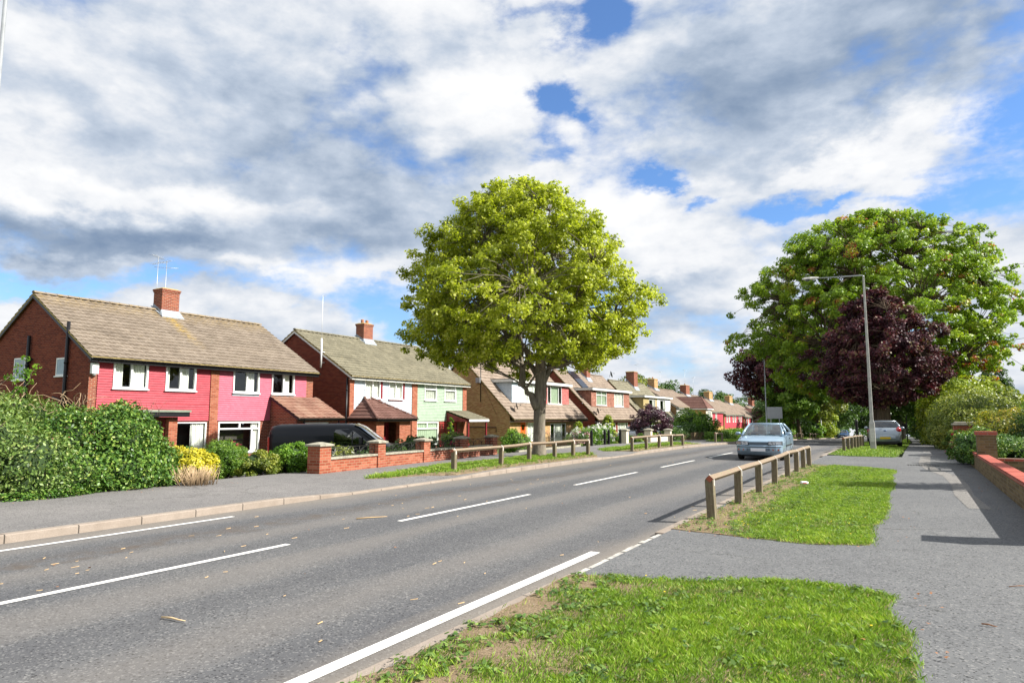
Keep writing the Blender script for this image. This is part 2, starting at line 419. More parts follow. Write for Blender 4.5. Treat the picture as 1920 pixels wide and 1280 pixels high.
# ================================================================== SETTING
def asphalt(name, base, light, spec_l=.4, wear=False, patch=.3):
    m, nt, b = mat(name); o = nt.node('ShaderNodeTexCoord').outputs['Object']
    x, y, z = nt.sep(o)
    vor = nt.node('ShaderNodeTexVoronoi'); nt.l.new(o, vor.inputs['Vector']); vor.inputs['Scale'].default_value = 70
    vr = nt.sep(vor.outputs['Color'])[0]
    big = nt.noise(o, .35, 6, .62); mid = nt.noise(o, 2.6, 6, .7); fine = nt.noise(o, 130, 3, .7)
    c = nt.mix(nt.maprange(big, .35, .65), c3(*base), c3(*light))
    c = nt.mix(nt.maprange(mid, .42, .68, 0, patch), c, c3(*[q * .62 for q in base]))
    c = nt.mix(nt.maprange(fine, .35, .7, 0, .38), c, c3(*[q * .45 for q in base]))
    c = nt.mix(nt.maprange(vr, .86, .90, 0, spec_l), c, c3(.42, .41, .39))
    c = nt.mix(nt.maprange(vr, .12, .06, 0, .75), c, c3(.018, .018, .020))
    if wear:
        # tyre tracks and dusty crown: bands that follow the lanes
        stretch = nt.comb(x, nt.math('MULTIPLY', y, .12), 0.0)
        jx = nt.math('ADD', x, nt.math('MULTIPLY', nt.math('SUBTRACT', nt.noise(stretch, 1.2, 4), .5), 1.1))
        s = nt.math('SINE', nt.math('MULTIPLY', nt.math('ADD', jx, 3.05), 2 * PI / 1.72))
        c = nt.mix(nt.maprange(s, -.2, 1, 0, .40), c, c3(.19, .172, .155))
        c = nt.mix(nt.maprange(s, .1, -1, 0, .30), c, c3(.055, .057, .065))
        e = nt.math('MINIMUM', nt.math('ABSOLUTE', nt.math('ADD', jx, 3.1)), nt.math('ABSOLUTE', nt.math('ADD', jx, 10.0)))
        c = nt.mix(nt.maprange(e, .45, 0, 0, .55), c, c3(.25, .215, .175))
        cn = nt.math('ABSOLUTE', nt.math('ADD', jx, 8.4))
        c = nt.mix(nt.math('MULTIPLY', nt.maprange(cn, .35, 0, 0, .6), nt.maprange(mid, .4, .6)), c, c3(.10, .075, .055))
    else:
        # older tar patches with sharp edges, then hairline cracks
        v2 = nt.node('ShaderNodeTexVoronoi'); v2.feature = 'DISTANCE_TO_EDGE'; v2.inputs['Scale'].default_value = .42
        wv = nt.node('ShaderNodeVectorMath'); wv.operation = 'ADD'
        nt.l.new(o, wv.inputs[0]); nt.l.new(nt.noise(o, 2.2, 6, .7, out=1), wv.inputs[1]); nt.l.new(wv.outputs[0], v2.inputs['Vector'])
        crack = nt.math('MULTIPLY', nt.maprange(v2.outputs[0], .007, .002), nt.maprange(big, .48, .56))
        c = nt.mix(nt.math('MULTIPLY', crack, .75), c, c3(.03, .03, .028))
    nt.l.new(c, b.inputs['Base Color']); b.inputs['Roughness'].default_value = .9; b.inputs['Specular IOR Level'].default_value = .25
    bumpn(nt, b, nt.math('ADD', nt.math('MULTIPLY', fine, .6), nt.math('MULTIPLY', vr, .5)), .55, .006)
    return m
M['road'] = asphalt('road asphalt', (.108, .110, .116), (.138, .137, .137), .28, True)
M['path'] = asphalt('path asphalt', (.128, .131, .135), (.162, .164, .165), .22, False)
M['pave'] = asphalt('pavement asphalt', (.17, .163, .16), (.225, .213, .205), .25, False)
M['trench'] = asphalt('trench patch asphalt', (.195, .185, .172), (.24, .228, .212), .25, False)
def soilmat(name, a, b2, green, gamt):
    m, nt, b = mat(name); o = nt.node('ShaderNodeTexCoord').outputs['Object']
    n = nt.noise(o, 3.0, 7, .7); n2 = nt.noise(o, 45, 4, .7); n3 = nt.noise(o, 1.4, 6, .65)
    c = nt.ramp(n, [(.3, a), (.7, b2)])
    c = nt.mix(nt.maprange(n2, .4, .7, 0, .6), c, c3(*[q * .5 for q in a]))
    vor = nt.node('ShaderNodeTexVoronoi'); nt.l.new(o, vor.inputs['Vector']); vor.inputs['Scale'].default_value = 28
    vr = nt.sep(vor.outputs['Color'])[0]
    c = nt.mix(nt.math('MULTIPLY', nt.maprange(vr, .9, .93, 0, .8), nt.maprange(vor.outputs['Distance'], .35, .25)), c, c3(.42, .36, .28))
    c = nt.mix(nt.maprange(n3, .35, .6, gamt * .6, gamt), c, c3(*green))
    nt.l.new(c, b.inputs['Base Color']); b.inputs['Roughness'].default_value = .97; b.inputs['Specular IOR Level'].default_value = .1
    bumpn(nt, b, nt.math('ADD', n2, n), .9, .03)
    return m
M['soil'] = soilmat('dry verge soil', (.24, .165, .105), (.38, .285, .19), (.07, .10, .03), .15)
M['turf'] = soilmat('turf base', (.10, .085, .045), (.14, .12, .06), (.055, .11, .018), .85)
M['garden'] = soilmat('garden ground', (.13, .10, .065), (.18, .15, .10), (.065, .12, .025), .75)
m, nt, b = mat('kerb concrete'); o = nt.node('ShaderNodeTexCoord').outputs['Object']; x, y, z = nt.sep(o)
fr = nt.math('FRACT', nt.math('DIVIDE', y, .914))
joint = nt.maprange(nt.math('ABSOLUTE', nt.math('SUBTRACT', fr, .5)), .488, .494)
c = nt.ramp(nt.noise(o, 2.2, 7, .7), [(.3, (.22, .18, .145)), (.7, (.33, .28, .235))])
c = nt.mix(nt.maprange(nt.noise(o, 60, 3), .45, .7, 0, .4), c, c3(.19, .15, .12))
c = nt.mix(nt.math('MULTIPLY', joint, .9), c, c3(.03, .025, .02))
nt.l.new(c, b.inputs['Base Color']); b.inputs['Roughness'].default_value = .92
bumpn(nt, b, nt.math('SUBTRACT', nt.noise(o, 50, 3), joint), .5, .01)
M['kerb'] = m
m, nt, b = mat('road paint'); o = nt.node('ShaderNodeTexCoord').outputs['Object']
n = nt.noise(o, 55, 4, .75); n2 = nt.noise(o, 4, 6, .7)
c = nt.mix(nt.maprange(n2, .45, .7, 0, .4), c3(.74, .73, .70), c3(.50, .48, .44))
c = nt.mix(nt.maprange(n, .60, .70, 0, .8), c, c3(.22, .21, .2))
nt.l.new(c, b.inputs['Base Color']); b.inputs['Roughness'].default_value = .7
bumpn(nt, b, n, .5, .004)
M['paint'] = m

def sheet(name, xs, ys, zf, mtl, kind='structure'):
    vs = [(x, y, zf(x, y)) for y in ys for x in xs]; nx = len(xs)
    fs = [(j*nx+i, j*nx+i+1, (j+1)*nx+i+1, (j+1)*nx+i) for j in range(len(ys)-1) for i in range(nx-1)]
    mb = MB(); mb.mesh(vs, fs, 0, True)
    return mb.build(name, mtl, kind=kind)
YS = [-60, -30, -12] + [y for y in range(-6, 240, 2)] + [250, 270, 300, 340, 400, 500, 700, 1000, 1500]
def gfar(x, y):
    if -14.0 < x < (3.0 if y < 31 else 1.6) and y < 420: return tz(y) - .12
    return gz(x, y)
sheet('ground', [-1400, -700, -300, -120, -60, -45, -36, -30] + [-27 + i * .5 for i in range(27)] + [-13.6, -13.0, -10, -6, -3, 0, 1.5, 2.95, 3.05, 3.6, 5, 8, 14, 25, 60, 150, 400, 1000, 1800], YS, gfar, M['garden'])
YR = [y for y in YS if y <= 400]
sheet('road', [-10.12, -8, -6, -4, -2.98], YR, lambda x, y: tz(y) + .0 - .0016 * (x + 6.6) ** 2 + .012, M['road'])
RZ = lambda x, y: tz(y) - .0016 * (x + 6.6) ** 2 + .012
# markings: each painted run is one sheet 4 mm above the road
def mark(name, runs):
    mb = MB()
    for (x0, x1, y0, y1) in runs:
        n = max(1, int((y1 - y0) / 2)); 
        for i in range(n):
            a = y0 + (y1 - y0) * i / n; c = y0 + (y1 - y0) * (i + 1) / n
            mb.face([(x0, a, RZ(x0, a)+.004), (x1, a, RZ(x1, a)+.004), (x1, c, RZ(x1, c)+.004), (x0, c, RZ(x0, c)+.004)])
    return mb.build(name, M['paint'], kind='structure')
dash = [(-6.87, -6.77, .2, 6.27), (-6.88, -6.78, 8.47, 12.7), (-6.88, -6.78, 14.95, 19.3), (-6.88, -6.78, 21.6, 25.6)] + [(-6.88, -6.78, 27.9 + i * 6.3, 32.1 + i * 6.3) for i in range(24)]
mark('road_centre_line', dash)
mark('road_edge_line', [(-3.36, -3.24, -6, 7.8), (-9.60, -9.50, -6, 7.6)])
# kerbs
def kh(y):
    d = max(0.0, 1 - abs(y - 12.9) / 3.6 if abs(y - 12.9) > 2 else 1.0); e = max(0.0, 1 - (abs(y - 26.8) - 1.2) / 1.4) if abs(y - 26.8) > 1.2 else 1.0
    d = 1.0 if abs(y - 12.9) < 2 else max(0.0, 1 - (abs(y - 12.9) - 2) / 1.6)
    return .105 - .07 * max(d, e)
def kerb(name, x0, x1, y0, y1, h, mt=None):
    hf = h if callable(h) else (lambda y: h)
    ys = [y0 + (y1 - y0) * i / max(1, int((y1 - y0) / 1)) for i in range(max(1, int((y1 - y0) / 1)) + 1)]
    mb = MB()
    for a, c in zip(ys[:-1], ys[1:]):
        h = hf(a); pr = [(x0, -.1), (x1, -.1), (x1, h - .012), (x1 - .012 if x1 > x0 else x1, h), (x0, h)]
        h = hf(c); pr2 = [(x0, -.1), (x1, -.1), (x1, h - .012), (x1 - .012 if x1 > x0 else x1, h), (x0, h)]
        vs = [(p[0], a, p[1] + tz(a)) for p in pr] + [(p[0], c, p[1] + tz(c)) for p in pr2]; n = 5
        mb.mesh(vs, [(i, (i+1) % n, n+(i+1) % n, n+i) for i in range(n)])
    mb.mesh([(p[0], y0, p[1] + tz(y0)) for p in pr], [(0, 1, 2, 3, 4)])
    return mb.build(name, mt or M['kerb'], kind='structure')
kerb('kerb', -10.26, -10.10, -6, 220, kh)
kerb('kerb', -3.02, -2.88, -6, 6.45, .035)
kerb('kerb', -3.02, -2.88, 9.2, 24.8, .05)
kerb('kerb', -3.02, -2.88, 30.4, 220, .05)
mb = MB(); rnd = random.Random(4)
yy = 6.5
while yy < 9.15:
    l = rnd.uniform(.13, .24); mb.box(-2.98 + rnd.uniform(-.012, .012), -2.86, yy, yy + l - .015, -.05, .028 + rnd.uniform(0, .012)); yy += l
mb.build('kerb', plain('pale kerb sett', (.42, .40, .36), .9, var=.3), kind='structure', bevel=.006)
# left pavement and right path (asphalt sheets)
def zl(x, y): return tz(y) + (.10 if x > -12 else .11)
sheet('pavement', [-14.6, -13, -11.5, -10.9, -10.26], sorted(set(YR + [9, 11, 13, 15, 17, 23, 25, 27, 29])), lambda x, y: tz(y) + (.10 if x < -10.5 else kh(y) - .002), M['pave'])
sheet('pavement', [-26, -24, -22.5, -21, -19.5, -18, -17, -16, -15, -14.6], [17.5, 19, 21, 23, 25, 25.5], lambda x, y: gz(x, y) + .035, M['pave']).name = 'driveway'
def pathw(y): return 1.72 if y < 30 else 1.8
sheet('footpath', [-2.88, -1.5, -.4, .6, 3.0], [y for y in YR if y <= 30] + [31.0], lambda x, y: tz(y) + .055, M['path'])
mb = MB()
ys = [31.0] + [y for y in YR if 31 < y <= 340]
vs = []
for y in ys:
    xl = -.15 + (y - 31) * .018 if y < 68 else .52
    xr = 1.8 + max(0, y - 60) * .002
    vs += [(xl, y, tz(y) + .055), (xr, y, tz(y) + .055)]
mb.mesh(vs, [(2*i, 2*i+1, 2*i+3, 2*i+2) for i in range(len(ys) - 1)], 0, True); mb.build('footpath', M['path'], kind='structure')
# trench reinstatement winding along the path
mb = MB(); pts = [(1.03, 14.2), (.95, 16.5), (1.02, 19), (.98, 21.5), (.62, 24.2), (.50, 27), (.62, 31), (.85, 37), (1.0, 46), (1.1, 60)]
vs = []
for (x, y) in pts: vs += [(x - .16, y, tz(y) + .059), (x + .18, y, tz(y) + .059)]
mb.mesh(vs, [(2*i, 2*i+1, 2*i+3, 2*i+2) for i in range(len(pts) - 1)]); mb.build('trench_patch', M['trench'], kind='structure')

# ---- grass verges: a turf sheet plus blades
def inpoly(px, py, poly):
    ins = np.zeros(len(px), bool); n = len(poly); j = n - 1
    for i in range(n):
        xi, yi = poly[i]; xj, yj = poly[j]
        c = ((yi > py) != (yj > py)) & (px < (xj - xi) * (py - yi) / (yj - yi + 1e-12) + xi)
        ins ^= c; j = i
    return ins
rs = np.random.RandomState(7)
_ph = rs.uniform(0, 6.28, (24,)); _kx = rs.normal(0, 1, 24); _ky = rs.normal(0, 1, 24)
def fnoise(x, y, sc=1.0):
    s = np.zeros_like(x)
    for i in range(24):
        k = sc * (1 + (i % 6)) ; s += np.sin(_kx[i] * x * k + _ky[i] * y * k + _ph[i]) / (1 + (i % 6)) ** .7
    return s / 6.0
tzv = np.vectorize(tz)
def smooth_poly(poly, jit, seed, step=.16):
    r2 = random.Random(seed); out = []
    for i in range(len(poly)):
        a = Vector(poly[i]); b2 = Vector(poly[(i+1) % len(poly)]); n = max(1, int((b2 - a).length / step))
        for k in range(n):
            p = a.lerp(b2, k / n); q = .035 * math.sin(p.y * 1.3 + p.x * 2.1 + seed) + .022 * math.sin(p.y * 3.1 - p.x * 4.7) * math.sin(p.y * .7) + .012 * math.sin(p.y * 11.3 + p.x * 9.1)
            out.append((p.x + q + r2.uniform(-jit, jit) * .4, p.y - q * .8 + r2.uniform(-jit, jit) * .4))
    return out
M['grassblade'] = leafmat('grass blades', [(0, (.075, .15, .018)), (.35, (.17, .30, .03)), (.7, (.30, .44, .05)), (.86, (.42, .48, .10)), (.95, (.44, .40, .16)), (1, (.5, .42, .22))], .30, .5, .3)
def verge(name, poly, base_z, mtl, seed, jit=.04):
    pp = smooth_poly(poly, jit, seed)
    mb = MB(); i0 = 0
    top = [(x, y, tz(y) + base_z) for x, y in pp]
    bot = [(x, y, tz(y) + base_z - .05) for x, y in pp]
    n = len(pp)
    mb.mesh(top + bot, [tuple(range(n))] + [(i, n+i, n+(i+1) % n, (i+1) % n) for i in range(n)])
    mb.build(name, mtl, kind='structure')
    return pp
def blades(name, label, poly, base_z, n, h, wdt, seed, dens=None, tintf=None, patchy=.0):
    r = np.random.RandomState(seed); P_ = np.array(poly); x0, y0 = P_.min(0); x1, y1 = P_.max(0)
    X = r.uniform(x0 - .1, x1 + .1, n * 3); Y = r.uniform(y0 - .1, y1 + .1, n * 3)
    sp = smooth_poly(poly, .03, seed); jx = r.normal(0, .035, n * 3); jy = r.normal(0, .035, n * 3)
    k = inpoly(X + jx, Y + jy, sp); X = X[k]; Y = Y[k]
    if dens is not None:
        k = r.uniform(0, 1, len(X)) < dens(X, Y); X = X[k]; Y = Y[k]
    X = X[:n]; Y = Y[:n]; n = len(X)
    # tufts
    nz = fnoise(X, Y, 1.6); nf = fnoise(X * 4.3, Y * 4.3, 2.0)
    H = h * (0.65 + .35 * nz + .3 * nf + r.uniform(-.35, .5, n)); H = np.clip(H, h * .25, h * 2.2)
    ang = r.uniform(0, 2 * PI, n); lean = r.uniform(.15, 1.15, n) * H
    la = r.uniform(0, 2 * PI, n) * .5 + nf * 3
    dx_ = np.cos(ang) * wdt * .5; dy_ = np.sin(ang) * wdt * .5
    Z = tzv(Y) + base_z - .004
    lx = np.cos(la) * lean; ly = np.sin(la) * lean
    V = np.zeros((n, 4, 3))
    V[:, 0] = np.stack([X - dx_, Y - dy_, Z], 1); V[:, 1] = np.stack([X + dx_, Y + dy_, Z], 1)
    V[:, 2] = np.stack([X + dx_ * .7 + lx * .4, Y + dy_ * .7 + ly * .4, Z + H * .62], 1)
    V[:, 3] = np.stack([X + lx, Y + ly, Z + H], 1)
    t = np.clip(.42 + .22 * nz + .16 * nf + r.normal(0, .15, n), 0, .84)
    dry = r.uniform(0, 1, n) < (.05 + .07 * (nz < -.3)); t[dry] = r.uniform(.86, 1, dry.sum())
    return bulk(name, V.reshape(-1, 3), 4, M['grassblade'], tint=t, label=label, cat='grass', kind='stuff')
V1 = [(-2.90, .2), (-2.90, 6.32), (-2.5, 6.45), (-1.8, 6.72), (-1.2, 7.0), (-.5, 7.10), (-.12, 6.92), (-.16, 6.45), (-.04, 5.8), (-.02, 5.0), (.06, 3.5), (.1, .2)]
V2 = [(-2.86, 9.55), (-2.5, 9.45), (-1.2, 9.28), (-.45, 9.58), (-.38, 12), (-.35, 13.4), (-.33, 18), (-.36, 23.2), (-1.2, 24.0), (-2.1, 24.5), (-2.86, 24.7)]
V3 = [(-2.86, 31.5), (-1.8, 30.6), (-.4, 30.4), (-.1, 33), (.15, 45), (.4, 68), (.5, 200), (-2.86, 200)]
for i, v in enumerate((V1, V2)): verge('verge_soil', v, .062, M['soil'], 3 + i)
mb = MB(); ys = [30.6, 31.5, 32.2] + [y for y in YR if 33 < y <= 220]
xl = lambda y: -2.86; xr = lambda y: (-.30 + (y - 30) * .012 if y < 60 else .06 + (y - 60) * .0035) if y > 31 else -.5
vs = []
for y in ys: vs += [(xl(y) + (.9 if y < 31 else 0), y, tz(y) + .064), (xr(y), y, tz(y) + .064)]
mb.mesh(vs, [(2*i, 2*i+1, 2*i+3, 2*i+2) for i in range(len(ys)-1)], 0, True); mb.build('verge_turf', M['turf'], kind='structure')
def d1(X, Y):
    nzv = fnoise(X * 1.3, Y * 1.3, 1.5)
    e = (X + 2.9 + .30 * nzv - .06 * np.maximum(0, 3.9 - Y))
    return np.clip((e - .38) * 1.6 + (nzv > .0) * .4 * (e > .10), .02, 1)
def d2(X, Y):
    nzv = fnoise(X * 1.2 + 5, Y * 1.2, 1.3)
    e = (X + 2.86 + .25 * nzv)
    return np.clip((e - .55) * 2.2, .03, 1)
blades('grass', 'sunlit grass on the near verge beside the kerb', V1, .062, 190000, .042, .0055, 3, d1)
blades('grass', 'sunlit grass behind the near wooden rail fence', V2, .062, 210000, .042, .0062, 4, d2)
V3b = [(-2.8, 31.6), (-1.8, 30.7), (-.45, 30.5), (-.2, 33), (.05, 45), (.2, 60), (.45, 110), (-2.8, 110)]
blades('grass', 'grass round the lamp post and parked silver car', V3b, .064, 60000, .07, .016, 13, lambda X, Y: np.clip(1.4 - (Y - 30) / 60, .15, 1) * np.clip((X + 2.9) * 2, .1, 1))
L1 = [(-11.50, 12.95), (-10.42, 15.3), (-10.36, 24.8), (-10.7, 25.5), (-11.3, 26.3), (-12.3, 24.4), (-12.45, 23.4), (-12.5, 19.8), (-12.5, 16.5)]
L2 = [(-11.6, 28.6), (-10.4, 29.4), (-10.36, 40.5), (-10.9, 41.5), (-12.4, 41.5), (-12.5, 30)]
L3 = [(-12.4, 50), (-10.4, 48.5), (-10.36, 120), (-12.4, 120)]
verge('verge_soil', L1, .112, M['soil'], 21, .03); verge('verge_soil', L2, .112, M['soil'], 22, .03)
mb = MB(); ys = [48.5] + [y for y in YR if 48 < y <= 160]; vs = []
for y in ys: vs += [(-12.4, y, tz(y) + .112), (-10.36, y, tz(y) + .112)]
mb.mesh(vs, [(2*i, 2*i+1, 2*i+3, 2*i+2) for i in range(len(ys)-1)], 0, True); mb.build('verge_turf', M['turf'], kind='structure')
def dl(X, Y): return np.clip((-X - 11.05 + .28 * fnoise(X, Y, 1.4)) * 3, .02, 1)
blades('grass', 'grass strip round the foot of the yellow green tree', L1, .112, 42000, .085, .014, 14, dl)
blades('grass', 'grass strip behind the second rail fence on the far side', L2, .112, 24000, .085, .018, 15, dl)
blades('grass', 'grass strip far along the opposite pavement', L3, .112, 22000, .12, .04, 16)

# small broad-leaved weeds in the soil strips, dandelion flowers, debris on the road
def leafshape(kind):
    if kind == 'maple': return np.array([(0, -.5), (.18, -.12), (.5, -.05), (.26, .16), (.0, .55), (-.26, .16), (-.5, -.05), (-.18, -.12)])
    if kind == 'oval': return np.array([(0, -.5), (.24, -.15), (.22, .2), (0, .5), (-.22, .2), (-.24, -.15)])
    if kind == 'tri': return np.array([(-.45, -.4), (.45, -.4), (.3, .4), (-.3, .45)])
    return np.array([(-.32, -.5), (.32, -.5), (.3, .5), (-.3, .5)])
def leaves_arr(C, Nn, S, kind, r, fold=.25):
    n = len(C); sh = leafshape(kind); k = len(sh)
    Nn = Nn / (np.linalg.norm(Nn, axis=1, keepdims=True) + 1e-9)
    T = r.normal(0, 1, (n, 3)); T -= Nn * (T * Nn).sum(1, keepdims=True); T /= np.linalg.norm(T, axis=1, keepdims=True) + 1e-9
    B = np.cross(Nn, T); S = np.asarray(S).reshape(-1, 1)
    V = np.zeros((n, k, 3))
    for i, (u, v) in enumerate(sh):
        V[:, i] = C + T * S * u + B * S * v - Nn * S * fold * (abs(u) * 1.1 + v * v * .9)
    return V.reshape(-1, 3), k
M['weed'] = leafmat('weed leaves', [(0, (.06, .12, .03)), (.6, (.13, .22, .04)), (1, (.24, .33, .08))], .25)
def weeds(name, label, regions, seed, size=.05):
    r = np.random.RandomState(seed); Cs = []; Ns = []
    for (poly, base, n, cond) in regions:
        P_ = np.array(poly); x0, y0 = P_.min(0); x1, y1 = P_.max(0)
        X = r.uniform(x0, x1, n * 4); Y = r.uniform(y0, y1, n * 4); k = inpoly(X, Y, poly) & cond(X, Y); X = X[k][:n]; Y = Y[k][:n]
        for j in range(9):
            a = r.uniform(0, 2 * PI, len(X)); d = r.uniform(.01, .07, len(X))
            cx = X + np.cos(a) * d; cy = Y + np.sin(a) * d
            Cs.append(np.stack([cx, cy, tzv(cy) + base + r.uniform(.01, .045, len(X))], 1))
            Ns.append(np.stack([np.cos(a) * .5, np.sin(a) * .5, np.full(len(X), 1.0)], 1))
    C = np.concatenate(Cs); Nn = np.concatenate(Ns)
    V, k = leaves_arr(C, Nn, r.uniform(.5, 1.2, len(C)) * size, 'oval', r)
    return bulk(name, V, k, M['weed'], tint=r.uniform(0, 1, len(C)), label=label, cat='weeds', kind='stuff')
weeds('weeds', 'low weeds in the bare soil along the near kerb',
      [(V1, .062, 420, lambda X, Y: (X < -1.7) & (fnoise(X * 1.3, Y * 1.3, 1.5) > -.05)), (V1, .062, 260, lambda X, Y: X > -1.9), (V2, .062, 420, lambda X, Y: X < -1.7), (V2, .062, 260, lambda X, Y: X > -2), (L1, .112, 90, lambda X, Y: X > -11.2), (L2, .112, 70, lambda X, Y: X > -11.2)], 31)
M['yellowflower'] = plain('yellow flower', (.75, .55, .02), .6)
r = np.random.RandomState(5)
X = np.concatenate([r.uniform(-2.5, -.5, 28), r.uniform(-2.2, -.2, 3)]); Y = np.concatenate([r.uniform(9.7, 11.8, 28) ** 1.0, r.uniform(4, 6.8, 3)])
V, k = leaves_arr(np.stack([X, Y, np.full(31, .15)], 1), np.tile([[0, -.3, 1.0]], (31, 1)), np.full(31, .022), 'maple', r, 0)
bulk('dandelion_flowers', V, k, M['yellowflower'], label='small yellow flowers dotted in the verge grass', cat='flowers', kind='stuff')
M['straw'] = plain('dry straw', (.48, .33, .17), .9, var=.4, scale=3)
mb = MB(); rnd = random.Random(8)
for i in range(110):
    yb = rnd.uniform(3.2, 16) if rnd.random() < .75 else rnd.uniform(16, 30)
    xb = rnd.choice([rnd.gauss(-8.3, .25), rnd.uniform(-9.4, -3.6), rnd.gauss(-7.3, .5), rnd.uniform(-3.6, -3.1)])
    a = rnd.gauss(1.4, .7); l = rnd.uniform(.015, .085); ww = rnd.uniform(.003, .009)
    dxx, dyy = math.cos(a) * l, math.sin(a) * l; nx_, ny_ = -math.sin(a) * ww, math.cos(a) * ww; z0 = RZ(xb, yb) + .006
    mb.face([(xb, yb, z0), (xb + dxx, yb + dyy, z0 + .004), (xb + dxx + nx_, yb + dyy + ny_, z0 + .01), (xb + nx_, yb + ny_, z0 + .004)])
mb.build('straw_debris', M['straw'], label='scattered straw and twig litter on the road surface', cat='debris', kind='stuff')
M['deadleaf'] = plain('dead leaf', (.30, .13, .05), .85, var=.4, scale=9)
C = []; 
for (xa, xb, ya, yb, n) in [(-3.2, -9.0, 3.5, 14, 10), (.0, .2, 5.0, 7.2, 14), (-2.9, -.4, 9.1, 9.6, 30), (-.45, .1, 9.8, 13, 20), (-2.6, 0, 4, 7, 14), (-11, -10.4, 16, 25, 40), (-14.4, -13.2, 4, 11, 80), (1.2, 1.6, 14, 22, 26)]:
    for i in range(n):
        xx = r.uniform(min(xa, xb), max(xa, xb)); yy = r.uniform(ya, yb)
        zz = RZ(xx, yy) + .012 if -10 < xx < -3.05 else (.118 if xx < -10 else .085)
        C.append((xx, yy, zz + .004))
C = np.array(C); V, k = leaves_arr(C, np.tile([[0, 0, 1.0]], (len(C), 1)) + r.normal(0, .25, (len(C), 3)), r.uniform(.018, .042, len(C)), 'maple', r, .3)
bulk('fallen_leaves', V, k, M['deadleaf'], label='brown fallen leaves along kerbs and path edges', cat='leaves', kind='stuff')
def twig(loc, rz, l, rad, label, colr):
    mb = MB(); mb.tube([(0, 0, 0), (l * .4, .004, .004), (l * .75, -.006, .002), (l, .0, .001)], [rad, rad * .9, rad * .7, rad * .3], 6)
    o = mb.build('twig', colr, label=label, cat='twig', group='twigs lying on the road and path'); o.location = loc; o.rotation_euler = (0, 0, rz)
twig((-5.22, 3.52, RZ(-5, 3.5) + .014), .10, .26, .009, 'pale split stick lying alone in the near lane', plain('pale stick', (.68, .50, .28), .8))
twig((.42, 6.35, .068), -.35, .10, .006, 'short brown twig on the near path asphalt', M['deadleaf'])
twig((.75, 7.85, .066), .6, .28, .004, 'thin dark stick on the path near the wall shadow', M['deadleaf'])
twig((-7.55, 8.3, RZ(-7.5, 8.3) + .012), 1.0, .5, .010, 'long curved straw stalk beside the centre line dash', M['straw'])
mb = MB(); mb.lathe([(0, -.085), (.031, -.085), (.034, -.078), (.034, .078), (.028, .088), (0, .088)], (0, 0, 0), 'x', 16)
mb.box(-.05, .05, -.0345, .0345, -.012, .012, 1)
o = mb.build('drink_can', [plain('white can', (.75, .75, .76), .3, .3), plain('red print', (.45, .08, .1), .4)], label='crumpled white drink can lying in the grass by the rail', cat='can'); o.location = (-2.02, 16.75, .145); o.rotation_euler = (0, .1, .7)
# ================================================================== HOUSES
# local frame of a house: x along the street, y into the house, z up; front wall on y = 0
def cells(x0, x1, z0, z1, ops):
    xs = sorted({x0, x1, *[min(max(v, x0), x1) for o in ops for v in o[:2]]}); zs = sorted({z0, z1, *[min(max(v, z0), z1) for o in ops for v in o[2:4]]})
    for a, b in zip(xs[:-1], xs[1:]):
        for c, d in zip(zs[:-1], zs[1:]):
            mx, mz = (a + b) / 2, (c + d) / 2
            if not any(o[0] < mx < o[1] and o[2] < mz < o[3] for o in ops): yield a, b, c, d
def frontwall(mb, x0, x1, z0, z1, ops, y=0.0, rev=.14, mi=0):
    for a, b, c, d in cells(x0, x1, z0, z1, ops): mb.face([(a, y, c), (b, y, c), (b, y, d), (a, y, d)], mi)
    for (a, b, c, d) in [o[:4] for o in ops]:
        mb.face([(a, y, c), (a, y, d), (a, y + rev, d), (a, y + rev, c)], mi); mb.face([(b, y, d), (b, y, c), (b, y + rev, c), (b, y + rev, d)], mi)
        mb.face([(a, y, d), (b, y, d), (b, y + rev, d), (a, y + rev, d)], mi); mb.face([(a, y, c), (a, y + rev, c), (b, y + rev, c), (b, y, c)], mi)
def clad(parent, x0, x1, z0, z1, ops, mtl, y=0.0, course=.1, depth=.03, side=None, label=None):
    """stepped courses of hung tile on the front face"""
    mb = MB(); z = z0
    while z < z1 - 1e-4:
        zt = min(z + course, z1)
        segs = [(x0, x1)]
        for o in ops:
            if o[2] < zt - .01 and o[3] > z + .01:
                segs = [s2 for s in segs for s2 in ((s[0], min(s[1], o[0])), (max(s[0], o[1]), s[1])) if s2[1] - s2[0] > .02]
        for a, b in segs:
            yo, yi = y - depth - .020, y - depth + .008
            mb.face([(a, yo, z), (b, yo, z), (b, yi, zt), (a, yi, zt)])
            mb.face([(a, y, z), (b, y, z), (b, yo, z), (a, yo, z)])
            mb.face([(a, y, z), (a, yo, z), (a, yi, zt), (a, y, zt)]); mb.face([(b, yo, z), (b, y, z), (b, y, zt), (b, yi, zt)])
        z = zt
    return mb.build('tile_cladding', mtl, parent, label=label)
def wavy(mb, x0, x1, y, z0, z1, mi=0, amp=.025, per=.11):
    n = max(3, int((x1 - x0) / per * 6)); vs = []
    for i in range(n + 1):
        x = x0 + (x1 - x0) * i / n; yy = y + amp * math.sin(i * 2 * PI / 6 + x * 3) + .012 * math.sin(x * 31)
        vs += [(x, yy, z0), (x, yy, z1)]
    mb.mesh(vs, [(2*i, 2*i+2, 2*i+3, 2*i+1) for i in range(n)], mi, True)
